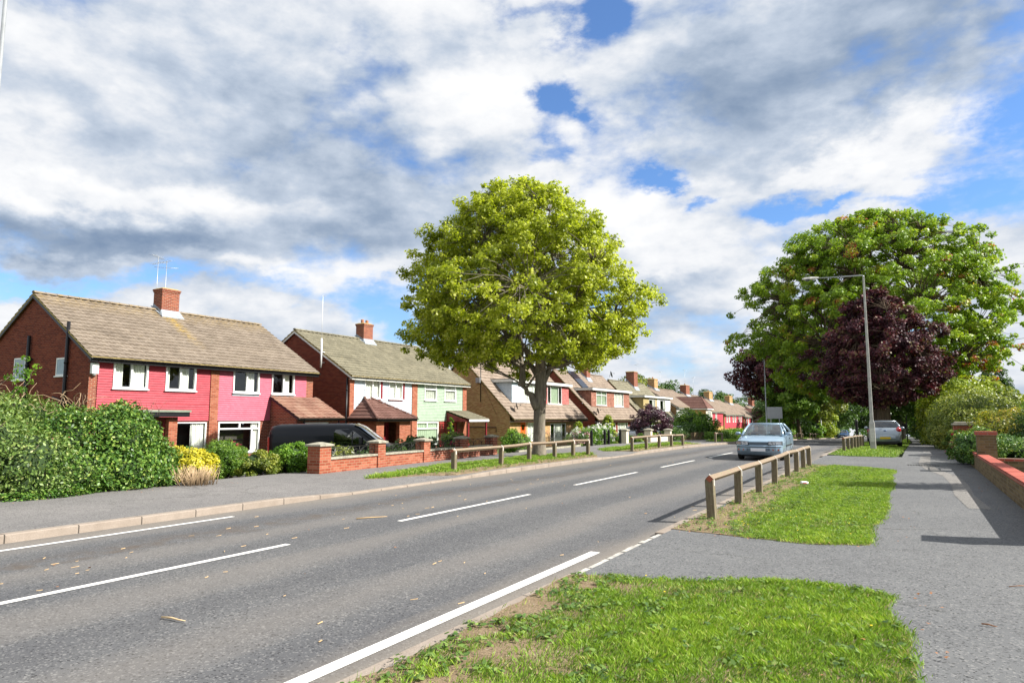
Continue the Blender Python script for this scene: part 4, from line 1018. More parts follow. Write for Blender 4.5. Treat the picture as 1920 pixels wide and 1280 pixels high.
# ---------------- chalet houses with long front slopes and dormers
def chalet(Y, Z, L, roofm, wallm, label, dorm, gfs, doors, chim, y_front=-26.45, frontm=None):
    h = house('chalet_house', y_front, Y, Z, label, group=None)
    OH = .45; zr, yr, Dp = 7.25, 4.55, 8.5
    sl = (zr - 2.15) / 5.0
    ze = 2.15 + sl * OH
    # walls
    mb = MB(); zb = -.6
    mb.face([(0, 0, zb), (0, 0, ze - .12)] + [(0, yr, zr - .1), (0, Dp, ze - .1), (0, Dp, zb)])
    mb.face([(L, Dp, zb), (L, Dp, ze - .1), (L, yr, zr - .1), (L, 0, ze - .12), (L, 0, zb)])
    mb.face([(0, Dp, zb), (L, Dp, zb), (L, Dp, ze), (0, Dp, ze)])
    frontwall(mb, 0, L, zb, 2.2, [g[:4] for g in gfs] + [(d[0] - .03, d[1] + .03, -.05, 2.03) for d in doors], mi=1)
    mb.face([(.05, .1, 2.45), (L - .05, .1, 2.45), (L - .05, Dp - .1, 2.45), (.05, Dp - .1, 2.45)])
    mb.build('wall', [wallm, frontm or wallm], h)
    # roof
    mb = MB(); roofslope(mb, -.1, L + .1, -OH, 2.22, yr, zr + .07, .36, 1.1, flat=True)
    roofslope(mb, -.1, L + .1, Dp + .3, ze - .3 * sl, yr, zr + .07, .36, 1.1, flat=True)
    mb.mesh([(-.1, -OH, 2.14), (L+.1, -OH, 2.14), (L+.1, yr, zr-.01), (-.1, yr, zr-.01), (-.1, -OH, 2.215), (L+.1, -OH, 2.215), (L+.1, yr, zr+.065), (-.1, yr, zr+.065)], [(0,1,2,3),(0,3,7,4),(1,5,6,2),(0,4,5,1)], 1)
    ridge(mb, (-.1, yr, zr + .1), (L + .1, yr, zr + .1), .12)
    rf = mb.build('roof', [roofm, M['lichen_stone']], h)
    f = MB(); f.box(-.08, L + .08, -OH - .01, -OH + .01, 2.02, 2.20, 0); f.box(-.06, L + .06, -OH + .01, -.002, 2.02, 2.04, 1)
    f.build('fascia', [M['wood_dark'], M['offwhite']], rf); gutter(rf, -.1, L + .1, -OH - .07, 2.2, M['black'])
    fzz = lambda y: 2.15 + sl * (y + OH) + .07
    # dormer
    a, b, panels, wins = dorm; yf = .85; zf = 2.15 + sl * 1.3 - .02; zt = zf + 1.75; yb_ = (zt + .15 - 2.15) / sl - OH
    mb = MB()
    frontwall(mb, a, b, zf, zt, [w[:4] for w in wins], y=yf, rev=.1)
    mb.face([(a, yf, zf), (a, yf, zt), (a, yb_, zt)]); mb.face([(b, yf, zf), (b, yb_, zt), (b, yf, zt)])
    d = mb.build('dormer', M['room'], h)
    for (pa, pb, pm) in panels: clad(d, pa, pb, zf + .02, zt, [w[:4] for w in wins], pm, y=yf, course=.14, label=None)
    for (x, sg, pm) in ((a, -1, panels[0][2]), (b, 1, panels[-1][2])):
        mb = MB(); z = zf
        while z < zt - .01:
            z2 = min(zt, z + .14); ye = (z + .02 - 2.15) / sl - OH; ye2 = (z2 + .02 - 2.15) / sl - OH
            mb.face([(x + sg*.042, yf - .03, z), (x + sg*.042, max(yf, ye), z), (x + sg*.024, max(yf, ye2), z2), (x + sg*.024, yf - .03, z2)][::(-1 if sg > 0 else 1)])
            mb.face([(x, yf - .03, z), (x + sg*.042, yf - .03, z), (x + sg*.042, max(yf, ye), z), (x, max(yf, ye), z)])
            z = z2
        mb.build('cheek', pm, d)
    mb = MB(); mb.box(a - .28, b + .28, yf - .32, yf - .29, zt, zt + .24, 0); mb.box(a - .28, a - .25, yf - .29, yb_ + .1, zt, zt + .24, 0); mb.box(b + .25, b + .28, yf - .29, yb_ + .1, zt, zt + .24, 0)
    mb.box(a - .25, b + .25, yf - .29, yb_ + .25, zt + .02, zt + .20, 2)
    mb.box(a - .30, b + .30, yf - .34, yf - .27, zt + .242, zt + .27, 1); mb.box(a - .30, a - .24, yf - .27, yb_ + .1, zt + .242, zt + .27, 1); mb.box(b + .24, b + .30, yf - .27, yb_ + .1, zt + .242, zt + .27, 1)
    mb.build('dormer_roof', [M['offwhite'], M['black'], M['felt']], d)
    for w_ in wins: window(d, *w_[:4], y=yf - .02, **w_[4])
    for g in gfs: window(h, *g[:4], y=.03, **g[4])
    for dd in doors: door(h, dd[0], dd[1], 0, 2.0, .05, dd[2])
    if chim:
        x0, x1, y0, y1, zt_, cm, pots = chim
        chimney(rf, x0, x1, y0, y1, fzz(y0) - .4, zt_, cm, pots); flashing(rf, x0, x1, y0, y1, fzz)
    return h, rf, fzz
vbars = lambda a, b, z0, z1, top=True: dict(vb=[a + (b-a)*.27, a + (b-a)*.73], curt=[(.1, .9)])
h3, rf3, fz3 = chalet(46.0, -.78, 13.9, M['rooft_pink'], M['brick_buff'], 'buff brick chalet house with orange front door and white and red dormer',
    (1.75, 12.5, [(1.75, 7.1, M['white_clad'] if False else M['blue_clad']), (7.1, 12.5, M['rose_hung'])],
     [(3.6, 6.2, 3.62, 5.1, dict(vb=[4.5, 5.4], curt=[(.03, .97)])), (8.1, 11.0, 3.55, 5.15, dict(vb=[8.75, 10.35], hb=[], curt=[(.25, .75)], cmat=M['curtain_green']))]),
    [(2.9, 4.75, .5, 1.95, dict(vb=[3.5, 4.1], curt=[(.05, .95)])), (7.0, 10.1, .15, 1.85, dict(vb=[7.8, 9.3], hb=[], curt=[(.25, .75)])), (12.0, 12.7, .5, 1.8, dict(curt=[(.1, .9)]))],
    [(1.75, 2.65, M['orange']), (13.0, 13.75, M['bluedoor'])], (7.9, 8.9, 3.95, 4.75, 8.55, M['brick_buff'], 1))
window(h3, .95, 1.65, .6, 1.97, y=.03, curt=None)
dish(h3, (1.0, -.0, 3.25), (.6, -.9, .3)); 
mb = MB(); mb.tube([(-.12, 2.6, 3.6), (-.12, 2.6, 6.6)], .035, 6); mb.tube([(-.05, 1.2, 1.2), (-.05, 1.2, 1.6), (-.05, 6.5, 1.62)], .03, 6); mb.tube([(-.02, 3.0, 7.0 - 1.0), (-.02, 1.2, 2.6)], .008, 4); mb.build('downpipe', M['black'], h3)
mb = MB(); mb.box(-.25, -.02, 2.6, 3.0, 5.1, 5.5); mb.build('flue_box', M['steel'], h3)
mb = MB(); mb.box(10.5, 11.3, -.28, -.01, .2, 1.0); mb.build('meter_box', M['black'], h3)
h4, rf4, fz4 = chalet(62.8, -.88, 13.2, M['rooft_pink'], M['brick_dark'], 'dark red brick chalet house with a solar panel and brown tiled dormer',
    (1.1, 12.1, [(1.1, 12.1, M['brown_hung'])],
     [(2.4, 5.2, 3.72, 5.15, dict(vb=[3.8], hb=[4.75], curt=[(.05, .95)], cmat=M['curtain_green'])), (7.4, 10.2, 3.62, 5.05, dict(vb=[8.2, 9.4], curt=[(.05, .95)]))]),
    [(1.3, 3.6, .0, 1.95, dict(vb=[2.4], curt=[(.03, .97)])), (6.2, 9.3, .1, 1.9, dict(vb=[7.0, 8.5], curt=[(.1, .9)])), (4.2, 5.6, .9, 1.9, dict(vb=[4.9]))],
    [(11.5, 12.4, M['white'])], (7.0, 8.0, 3.85, 4.75, 8.75, M['brick_red'], 1))
mb = MB()
for (xa, xb_) in ((3.2, 5.0),):
    vs = [(xa, 2.45, fz4(2.45) + .10), (xb_, 2.45, fz4(2.45) + .10), (xb_, 4.45, fz4(4.45) + .10), (xa, 4.45, fz4(4.45) + .10)]
    mb.hexa([(v[0], v[1], v[2] - .0) for v in vs], [(v[0], v[1], v[2] + .10) for v in vs])
mb.build('solar_panel', M['solar'], rf4)
dish(h4, (.55, -.05, 3.1), (.6, -.9, .3)); downpipe(h4, -.05, -.3, -.2, 2.0, M['steel'])
h5, rf5, fz5 = chalet(77.9, -1.2, 13.2, M['rooft_grey'], M['brick_dark'], 'red brick chalet house with greenish roof and buff and white dormer',
    (1.9, 12.9, [(1.9, 7.2, M['buff_hung']), (7.2, 12.9, M['white_clad'])],
     [(4.0, 6.4, 3.62, 5.0, dict(vb=[5.4], curt=[(.6, .95)])), (8.4, 10.8, 3.62, 5.0, dict(vb=[9.8], curt=[(.65, .95)]))]),
    [(1.6, 4.6, .2, 1.9, dict(vb=[3.1], curt=[(.1, .9)])), (7.5, 9.8, .5, 1.9, dict(vb=[8.6], curt=[(.1, .9)]))],
    [(10.5, 11.4, M['white'])], (7.0, 8.4, 3.75, 4.85, 8.7, M['brick_red'], 0), frontm=M['brick_red'])  # front in plain red; the darker wall brick has the gable shade in it
dish(h5, (-.15, 4.15, 7.95), (.6, -.9, .3), .4)
for rfx, xx in ((rf4, 9.8), (rf4, 12.4), (rf5, 10.5)): aerial(rfx, xx, 4.55, 7.1, 9.9, 1, rz=.8)

# ---------------- two-storey houses further down
def terrace(Y, Z, L, roofm, wallm, label, panels, wins, gfs=(), chim=None, X=-27.0, ze=4.75, zr=7.3, frontm=None, doors=(), fascia=None):
    h = house('terraced_house', X, Y, Z, label)
    Dp = 8.6; allo = [w[:4] for w in wins] + [g[:4] for g in gfs]
    shell(h, L, Dp, ze, zr, wallm, fops=allo, f_mtl=frontm or wallm)
    rf, fz = gable_roof(h, L, Dp, ze, zr, roofm, over=.35, roll=1.0, flat=True, fascia=fascia or M['offwhite'])
    for (a, b, z0, z1, m) in panels: clad(h, a, b, z0, z1, [w[:4] for w in wins], m, course=.2)
    for w_ in wins: window(h, *w_[:4], y=-.02, detail=False, sill=False, bar=.09, curt=[(.08, .92)], vb=[(w_[0]+w_[1])/2] if w_[1]-w_[0] > 1 else [])
    for g in gfs: window(h, *g[:4], y=.02, detail=False, sill=False, bar=.09, curt=[(.1, .9)], vb=[(g[0]+g[1])/2])
    for d in doors: door(h, d[0], d[1], 0, 2.0, .05, d[2], lights=False)
    if chim:
        x0, x1, zt_, cm = chim; chimney(rf, x0, x1, 3.9, 4.9, zr - .6, zt_, cm, 1); flashing(rf, x0, x1, 3.9, 4.9, fz)
    return h, rf
def wing(parent, x0, x1, depth, ze, zr, wallm, roofm, win=True, front=None):
    mb = MB(); mb.face([(x0, -depth, -.6), (x0, -.01, -.6), (x0, -.01, ze), (x0, -depth, ze)][::-1]); mb.face([(x1, -depth, -.6), (x1, -.01, -.6), (x1, -.01, ze), (x1, -depth, ze)])
    frontwall(mb, x0, x1, -.6, ze, [(x0 + .7, x1 - .7, ze - 1.5, ze - .35)] if win else [], y=-depth, mi=1)
    wg_ = mb.build('front_wing', [wallm, front or wallm], parent)
    if win: window(wg_, x0 + .7, x1 - .7, ze - 1.5, ze - .35, y=-depth - .02, detail=False, bar=.09, curt=[(.1, .9)], vb=[(x0+x1)/2])
    mb = MB(); xm = (x0 + x1) / 2; o = .3; hx = (x1 - x0) / 2 + o
    e = [(x0 - o, -depth - o, ze), (x1 + o, -depth - o, ze), (x1 + o, 2.4, ze), (x0 - o, 2.4, ze)]; r1 = (xm, -depth + 1.0, zr); r2 = (xm, 4.0, zr)
    n = 7
    def strip(A, B, C_, D_):
        for c in range(n):
            t0, t1 = c / n, (c + 1) / n
            def q(P0, P1, t, up): v = Vector(P0).lerp(Vector(P1), t); return (v.x, v.y, v.z + up)
            mb.face([q(A, D_, t0, .05), q(B, C_, t0, .05), q(B, C_, t1, .01), q(A, D_, t1, .01)]); mb.face([q(A, D_, t0, 0), q(B, C_, t0, 0), q(B, C_, t0, .05), q(A, D_, t0, .05)])
    strip(e[0], e[1], r1, r1); strip(e[3], e[0], r1, r2); strip(e[1], e[2], r2, r1)
    ridge(mb, e[0], r1, .1); ridge(mb, e[1], r1, .1); ridge(mb, r1, r2, .1)
    mb.build('wing_roof', roofm, wg_)
    mb = MB(); mb.box(x0 - o + .02, x1 + o - .02, -depth - o + .02, -depth - o + .05, ze - .16, ze - .005); mb.box(x0 - o + .02, x0 - o + .05, -depth - o + .05, -.1, ze - .16, ze - .005); mb.build('fascia', M['offwhite'], wg_)
    return wg_
h6, r6 = terrace(92.4, -1.62, 13.5, M['rooft_pink'], M['brick_buff'], 'pale fronted terraced house just before the yellow brick wing', [(0.2, 13.2, 2.3, 4.7, M['white_clad'])],
    [(1.5, 3.3, 3.3, 4.45), (4.2, 5.9, 3.3, 4.45), (7.6, 9.2, 3.3, 4.45)], [(1.4, 3.6, .8, 2.0)], (3.0, 4.6, 8.7, M['brick_buff']))
h7, r7 = terrace(106.5, -2.05, 14.0, M['rooft_pink'], M['brick_yellow'], 'terraced house with yellow brick wing and crimson upper wall', [(3.0, 13.8, 2.2, 4.6, M['pink'])],
    [(5.2, 6.3, 3.1, 4.4), (8.3, 9.4, 3.1, 4.4)], [], (5.4, 7.6, 8.9, M['brick_red']))
wing(h7, -7.9, -4.6, 2.55, 4.9, 6.6, M['brick_yellow'], M['rooft_dark'], front=M['cream'])
h8, r8 = terrace(121.3, -2.5, 16.0, M['rooft_pink'], M['brick_brown'], 'crimson fronted terraced house with white shutters past the yellow wing', [(.3, 15.8, 2.2, 4.6, M['pink'])],
    [(a, a + 1.0, 3.2, 4.4) for a in (1.6, 3.4, 6.6, 8.4, 11.8, 13.4)], [(1.5, 3, .4, 2), (6, 8, .4, 2)], (6.0, 8.6, 8.75, M['brick_buff']), frontm=M['brick_yellow'])
h9, r9 = terrace(138.2, -2.9, 16.0, M['rooft_pink'], M['brick_yellow'], 'second crimson terraced house ending in a low yellow brick gable', [(.3, 15.8, 2.2, 4.6, M['pink'])],
    [(a, a + 1.1, 3.2, 4.4) for a in (1.6, 3.6, 7.6, 9.6)], [], (6.0, 8.8, 8.85, M['brick_buff']))
wing(h9, 10.5, 15.5, 2.2, 4.1, 6.3, M['brick_yellow'], M['rooft_dark'], front=M['cream'])
h10, r10 = terrace(162, -3.2, 17, M['rooft_pink'], M['brick_red'], 'distant pink and white house with a red chimney behind the blue car', [(.3, 16.8, 2.2, 4.6, M['pink2'])],
    [(a, a + 1.6, 2.9, 4.4) for a in (1.2, 4.0, 8.0, 12)], [], (6.5, 9.2, 9.3, M['brick_red']))
h11, r11 = terrace(184, -3.6, 18, M['rooft_pink'], M['brick_red'], 'farthest pink house half hidden by the dark purple foliage', [(.3, 17.8, 2.2, 4.6, M['pink'])],
    [(a, a + 1.6, 2.9, 4.4) for a in (1.2, 4.0, 8.0, 12)], [], (6.5, 9.2, 9.2, M['brick_red']))
for rfx, xx, zz in ((r6, 7, 10), (r7, 6.3, 11.5), (r7, 11.5, 10.5), (r8, 12, 9.6), (r9, 13.5, 11.5)): aerial(rfx, xx, 4.3, 7.0, zz, 1, rz=.6)
h12, r12 = terrace(215, -4.0, 14, M['rooft_pink'], M['white_clad'], 'small pale rendered house glimpsed between the far tree trunks', [], [(2, 4, 3, 4.3), (8, 10, 3, 4.3)], [(2, 4, .5, 2)], None, X=-20)
# ================================================================== STREET FURNITURE
def woodmat(name, a, b2, lichen=.5):
    m, nt, b = mat(name); o = nt.node('ShaderNodeTexCoord').outputs['Object']; x, y, z = nt.sep(o)
    g = nt.noise(nt.comb(nt.math('MULTIPLY', x, 3.0), nt.math('MULTIPLY', y, 3.0), nt.math('MULTIPLY', z, .5)), 14, 6, .7)
    c = nt.ramp(g, [(.3, a), (.7, b2)])
    c = nt.mix(nt.maprange(nt.noise(o, 7, 6, .7), .5, .68, 0, lichen), c, c3(.20, .22, .11))
    c = nt.mix(nt.maprange(nt.noise(o, 16, 4, .7), .60, .72, 0, .6), c, c3(.42, .40, .34))
    nt.l.new(c, b.inputs['Base Color']); b.inputs['Roughness'].default_value = .9; bumpn(nt, b, g, .6, .008)
    return m
M['post'] = woodmat('weathered post', (.10, .08, .05), (.22, .18, .12))
M['rail'] = woodmat('weathered rail', (.15, .105, .07), (.29, .22, .16), .5)
M['strap'] = plain('weathered metal strap', (.62, .60, .56), .6, var=.2, scale=20)
M['rust'] = plain('rusty red end', (.30, .09, .05), .85, var=.4, scale=20)
def rail_fence(pts, label, h=.60, rail=True, base=.08, seed=1, gaps=()):
    """posts with a diamond rail let into their tops; pts = world (x, y)"""
    rn = random.Random(seed); p0 = pts[0]
    t = empty('rail_fence', (p0[0], p0[1], tz(p0[1]) + base), 0, label, 'fence', 'low timber rail fences along the verges')
    tops = []
    for i, (x, y) in enumerate(pts):
        a = pts[max(i-1, 0)]; b2 = pts[min(i+1, len(pts)-1)]; d = Vector((b2[0]-a[0], b2[1]-a[1])).normalized()
        mb = MB(); w_ = .062; hh = h + rn.uniform(-.02, .02)
        mb.hexa([(-w_, -w_, -.2), (w_, -w_, -.2), (w_, w_, -.2), (-w_, w_, -.2)], [(-w_, -w_, hh - .05), (w_, -w_, hh - .05), (w_, w_, hh - .05), (-w_, w_, hh - .05)])
        mb.hexa([(-w_, -w_, hh - .05), (w_, -w_, hh - .05), (w_, w_, hh - .05), (-w_, w_, hh - .05)], [(-.008, -w_, hh + .012), (.008, -w_, hh + .012), (.008, w_, hh + .012), (-.008, w_, hh + .012)])
        o = mb.build('post', M['post'], t, bevel=.006)
        o.location = (x - p0[0], y - p0[1], tz(y) - tz(p0[1])); o.rotation_euler = (rn.uniform(-.03, .03), rn.uniform(-.03, .03), -math.atan2(d.x, d.y) + rn.uniform(-.05, .05))
        tops.append(Vector((x - p0[0], y - p0[1], tz(y) - tz(p0[1]) + hh - .0)))
        if i == 0 or i == len(pts) - 1 or True:
            s = MB(); e = .006
            s.prism([(-w_ - e, hh - .14), (-w_ - e, hh - .04), (0, hh + .035), (w_ + e, hh - .04), (w_ + e, hh - .14), (w_ + .001, hh - .14), (w_ + .001, hh - .04), (0, hh + .029), (-w_ - .001, hh - .04), (-w_ - .001, hh - .14)], 'y', -.016, .016)
            so = s.build('strap', M['strap'], o)
    for i in range(len(pts) - 1):
        if i in gaps: continue
        a, b2 = tops[i], tops[i+1]; d = (b2 - a).normalized(); side = Vector((d.y, -d.x, 0)).normalized()
        mb = MB(); k = .060; sag = rn.uniform(-.012, .006)
        a2 = a - d * (.10 if i == 0 else -.004); b3 = b2 + d * (.10 if i == len(pts) - 2 else -.004)
        vs = []
        for q in (a2, (a2 + b3) / 2 + Vector((0, 0, sag)), b3):
            for (u, v) in ((-k, -.03), (0, -.085), (k, -.03), (0, .024)): vs.append(q + side * u + Vector((0, 0, v)))
        mb.mesh(vs, [(4*r_+j, 4*r_+(j+1) % 4, 4*r_+4+(j+1) % 4, 4*r_+4+j) for r_ in range(2) for j in range(4)]); mb.mesh([vs[0], vs[1], vs[2], vs[3]], [(3, 2, 1, 0)], 1); mb.mesh(vs[-4:], [(0, 1, 2, 3)], 1)
        mb.build('rail', [M['rail'], M['rust']], t)
    return t
rail_fence([(-2.63, 10.78), (-2.66, 12.89), (-2.66, 14.9), (-2.70, 17.1), (-2.72, 19.3), (-2.74, 21.2), (-2.74, 22.7), (-2.72, 24.0)], 'rail fence nearest the camera on the grass island beside the road', seed=2)
rail_fence([(-2.46, 35.0), (-2.36, 36.3), (-2.3, 37.7), (-2.24, 39.1), (-2.18, 40.5), (-2.12, 41.9), (-2.08, 43.2)], 'closely spaced rail fence running up to the concrete lamp post', seed=3)
rail_fence([(-11.0, 16.0), (-11.1, 18.75), (-11.25, 20.9), (-11.26, 22.9), (-11.2, 24.4), (-11.05, 25.5)], 'long rail fence in front of the yellow green tree across the road', seed=4, base=.11)
rail_fence([(-10.58, 29.3), (-10.62, 31.4), (-10.61, 33.3), (-10.5, 35.0), (-10.45, 36.9)], 'rail fence across the road in front of the dark purple shrub', seed=5, base=.11)
rail_fence([(-10.75, 45.6), (-10.75, 47.5)], 'short two post rail fence before the moving blue car', seed=6, base=.11)
rail_fence([(-10.4, 82.0), (-10.4, 85.0), (-10.5, 87.5)], 'far rail fence beside the green cabinet', seed=7, base=.11)
rail_fence([(-10.2, 92.0), (-10.2, 95.0), (-10.2, 98.0), (-10.2, 102.0)], 'farthest rail fence near the slim tree trunks', seed=8, base=.11)
rail_fence([(-2.3, 62), (-2.3, 64.5), (-2.3, 67)], 'short rail fence beyond the parked silver hatchback', seed=9)

def lamp_post(loc, label, h=8.6, arm=2.4, rz=180, concrete=True, mtl=None, r0=.13, cab=True):
    t = empty('street_lamp', loc, 0, label, 'street lamp', 'street lamps along the road')
    cm = mtl or M['lampcol']
    mb = MB()
    if cab:
        mb.hexa([(-.13, -.13, -.3), (.13, -.13, -.3), (.13, .13, -.3), (-.13, .13, -.3)], [(-.12, -.12, 1.25), (.12, -.12, 1.25), (.12, .12, 1.25), (-.12, .12, 1.25)])
        mb.hexa([(-.12, -.12, 1.25), (.12, -.12, 1.25), (.12, .12, 1.25), (-.12, .12, 1.25)], [(-.075, -.075, 1.42), (.075, -.075, 1.42), (.075, .075, 1.42), (-.075, .075, 1.42)])
        mb.hexa([(-.078, -.078, 1.40), (.078, -.078, 1.40), (.078, .078, 1.40), (-.078, .078, 1.40)], [(-.042, -.042, h), (.042, -.042, h), (.042, .042, h), (-.042, .042, h)])
    else: mb.tube([(0, 0, -.3), (0, 0, 1.4), (0, 0, 1.45), (0, 0, h)], [r0, r0, r0 * .65, r0 * .4], 12)
    mb.build('column', cm, t, bevel=.012 if cab else 0)
    if cab:
        d_ = MB(); d_.box(-.09, .09, -.139, -.122, .35, 1.0); d_.build('access_door', M['strap'], t)
    ax, ay = math.cos(R(rz)), math.sin(R(rz))
    mb = MB(); mb.tube([(0, 0, h - .25), (0, 0, h + .01), (ax * .06, ay * .06, h + .04), (ax * arm * .98, ay * arm * .98, h + .10)], [.04, .035, .032, .026], 8); mb.build('arm', M['steel'], t)
    lh = MB(); cx, cy = ax * (arm + .12), ay * (arm + .12)
    vs = []; prof = [(-.42, .02, .03), (-.30, .07, .05), (.0, .13, .075), (.28, .12, .06), (.40, .03, .03)]
    for (u, wv, hv) in prof:
        for (s_, v_) in ((-1, -.3), (-.7, -1), (.7, -1), (1, -.3), (.6, 1), (-.6, 1)): vs.append((cx + ax*u - ay*wv*s_, cy + ay*u + ax*wv*s_, h + .12 + hv*v_))
    lh.mesh(vs, [(6*i+j, 6*i+(j+1) % 6, 6*i+6+(j+1) % 6, 6*i+6+j) for i in range(4) for j in range(6)] + [tuple(range(6)), tuple(range(24, 30))], 0, False)
    hd = lh.build('lamp_head', M['strap'], t)
    b_ = MB(); b_.blob((cx + ax * .12, cy + ay * .12, h + .045), (.14, .14, .07), 10, 6); b_.build('lens', M['dark_glass'], hd)
    return t
M['lampcol'] = plain('pale concrete column', (.44, .43, .40), .9, var=.18, scale=5)
lamp_post((-1.40, 38.4, tz(38.4) + .08), 'tall pale concrete street lamp standing in the grass by the silver hatchback', 8.65, 2.35, 182)
lamp_post((-10.9, 66, tz(66) + .1), 'slim street lamp behind the moving blue car against the purple foliage', 8.3, 1.6, 0, mtl=M['steel'], cab=False, r0=.09)
lamp_post((-15.62, 6.30, .05), 'street lamp column cut by the top left corner of the view above the hedge', 11.8, 1.6, 20, mtl=M['steel'], cab=False, r0=.085)
lamp_post((-10.4, 108, tz(108) + .1), 'farthest thin street lamp between the slim trees', 6.5, 1.2, 0, mtl=M['steel'], cab=False, r0=.08)
t = empty('road_sign', (-10.95, 71, tz(71) + .1), R(-8), 'blank pale back of a rectangular road sign on two poles', 'road sign')
mb = MB(); mb.box(-.72, .72, -.015, .015, 2.0, 3.12); mb.build('sign_panel', plain('grey sign back', (.48, .50, .54), .5, var=.05), t, bevel=.01)
for x_ in (-.4, .4):
    mb = MB(); mb.tube([(x_, .05, -.3), (x_, .05, 3.1)], .038, 8); mb.build('pole', M['steel'], t)
t = empty('utility_cabinet', (-11.3, 78, tz(78) + .1), R(10), 'green utility cabinet standing by the far rail fence', 'cabinet')
mb = MB(); mb.box(-.45, .45, -.2, .2, -.1, 1.35); mb.box(-.48, .48, -.23, .23, 1.352, 1.42); mb.build('body', plain('green cabinet', (.05, .13, .07), .5), t, bevel=.01)
mb = MB(); mb.box(-.42, -.01, -.215, -.202, .1, 1.28); mb.box(.01, .42, -.215, -.202, .1, 1.28); mb.build('door', plain('green cabinet door', (.06, .15, .08), .5), t)
t = empty('sign_post', (.15, 62, tz(62) + .07), 0, 'small dark signpost with a plate beside the far footpath', 'sign post')
mb = MB(); mb.tube([(0, 0, -.1), (0, 0, 2.1)], .04, 8); mb.build('pole', M['iron'], t)
mb = MB(); mb.box(-.35, .05, -.02, .02, 1.1, 1.45); mb.build('plate', M['iron'], t)
t = empty('bollard', (-2.45, 45.2, tz(45.2) + .08), 0, 'black bollard post standing left of the parked silver hatchback', 'bollard')
mb = MB(); mb.lathe([(0, 1.5), (.07, 1.48), (.09, 1.4), (.075, 1.36), (.075, -.1)], (0, 0, 0), 'z', 12); mb.build('shaft', M['iron'], t)

# drain grating in the side driveway
mb = MB()
for i in range(12): mb.box(.02 + i * .075, .06 + i * .075, 25.9, 26.25, .057, .066)
mb.build('drain_grating', M['iron'], label='row of dark drain slots set into the path crossing', cat='drain')

# ---------------- brick garden wall across the road
def scroll_railing(parent, x0, x1, z0, h, y):
    mb = MB(); r_ = .009; n = max(2, int((x1 - x0) / .55))
    for z in (z0 + .03, z0 + h): mb.tube([(x0, y, z), (x1, y, z)], r_, 5)
    for i in range(n + 1):
        x = x0 + (x1 - x0) * i / n; mb.tube([(x, y, z0), (x, y, z0 + h)], r_, 5)
    for i in range(n):
        xa = x0 + (x1 - x0) * i / n; w_ = (x1 - x0) / n
        for s in (-1, 1):
            pts = [(xa + w_/2 + s * w_ * .48 * math.cos(t), y, z0 + .04 + (h - .06) * math.sin(t)) for t in [k * PI / 16 for k in range(9)]]
            mb.tube(pts, r_ * .8, 4)
            c = (xa + w_/2 + s * w_*.25, z0 + h * .45); mb.tube([(c[0] + .06*math.cos(t), y, c[1] + .06*math.sin(t)) for t in [k * PI / 4 for k in range(9)]], r_ * .8, 4)
    return mb.build('iron_railing', M['iron'], parent)
A = R(94.9)
def lw(x, y, z): # local to world of the wall
    return (-13.62 + x * math.cos(A) - y * math.sin(A), 13.5 + x * math.sin(A) + y * math.cos(A), z)
t = empty('garden_wall', (-13.62, 13.5, .08), A, 'low red brick garden wall with stone capped piers and iron scroll railings', 'garden wall')
pier_x = [(.0, .46), (2.62, 3.0), (5.2, 5.6), (7.9, 8.3), (10.4, 10.8)]
for i, (a, b2) in enumerate(pier_x):
    hh = .74 if i < 2 else .72
    mb = MB(); mb.box(a, b2, -.0, .42 if i == 0 else .34, -.4, hh); p = mb.build('pier', M['brick_orange'] if i < 3 else M['brick_red'], t)  # far piers in darker brick: the maple's shade put into the colour
    c = MB(); yb = .42 if i == 0 else .34
    c.box(a - .06, b2 + .06, -.06, yb + .06, hh + .001, hh + .05); c.hexa([(a-.06, -.06, hh+.05), (b2+.06, -.06, hh+.05), (b2+.06, yb+.06, hh+.05), (a-.06, yb+.06, hh+.05)], [(a+.14, yb/2-.03, hh+.11), (b2-.14, yb/2-.03, hh+.11), (b2-.14, yb/2+.03, hh+.11), (a+.14, yb/2+.03, hh+.11)]); c.build('cap', M['stone'], p, bevel=.006)
for i in range(4):
    a, b2 = pier_x[i][1], pier_x[i+1][0]; hz = .37
    mb = MB(); mb.box(a, b2, .04, .26, -.4, hz); p = mb.build('wall_panel', M['brick_orange'] if i < 2 else M['brick_red'], t)  # panels past the third pier also carry the maple's shade as darker brick
    c = MB(); k = a
    while k < b2 - .05: k2 = min(b2 - .002, k + .6); c.box(k + .003, k2, .0, .30, hz + .001, hz + .055); k = k2
    c.build('coping', M['stone'], p, bevel=.006)
    scroll_railing(p, a, b2, hz + .06, .26, .15)
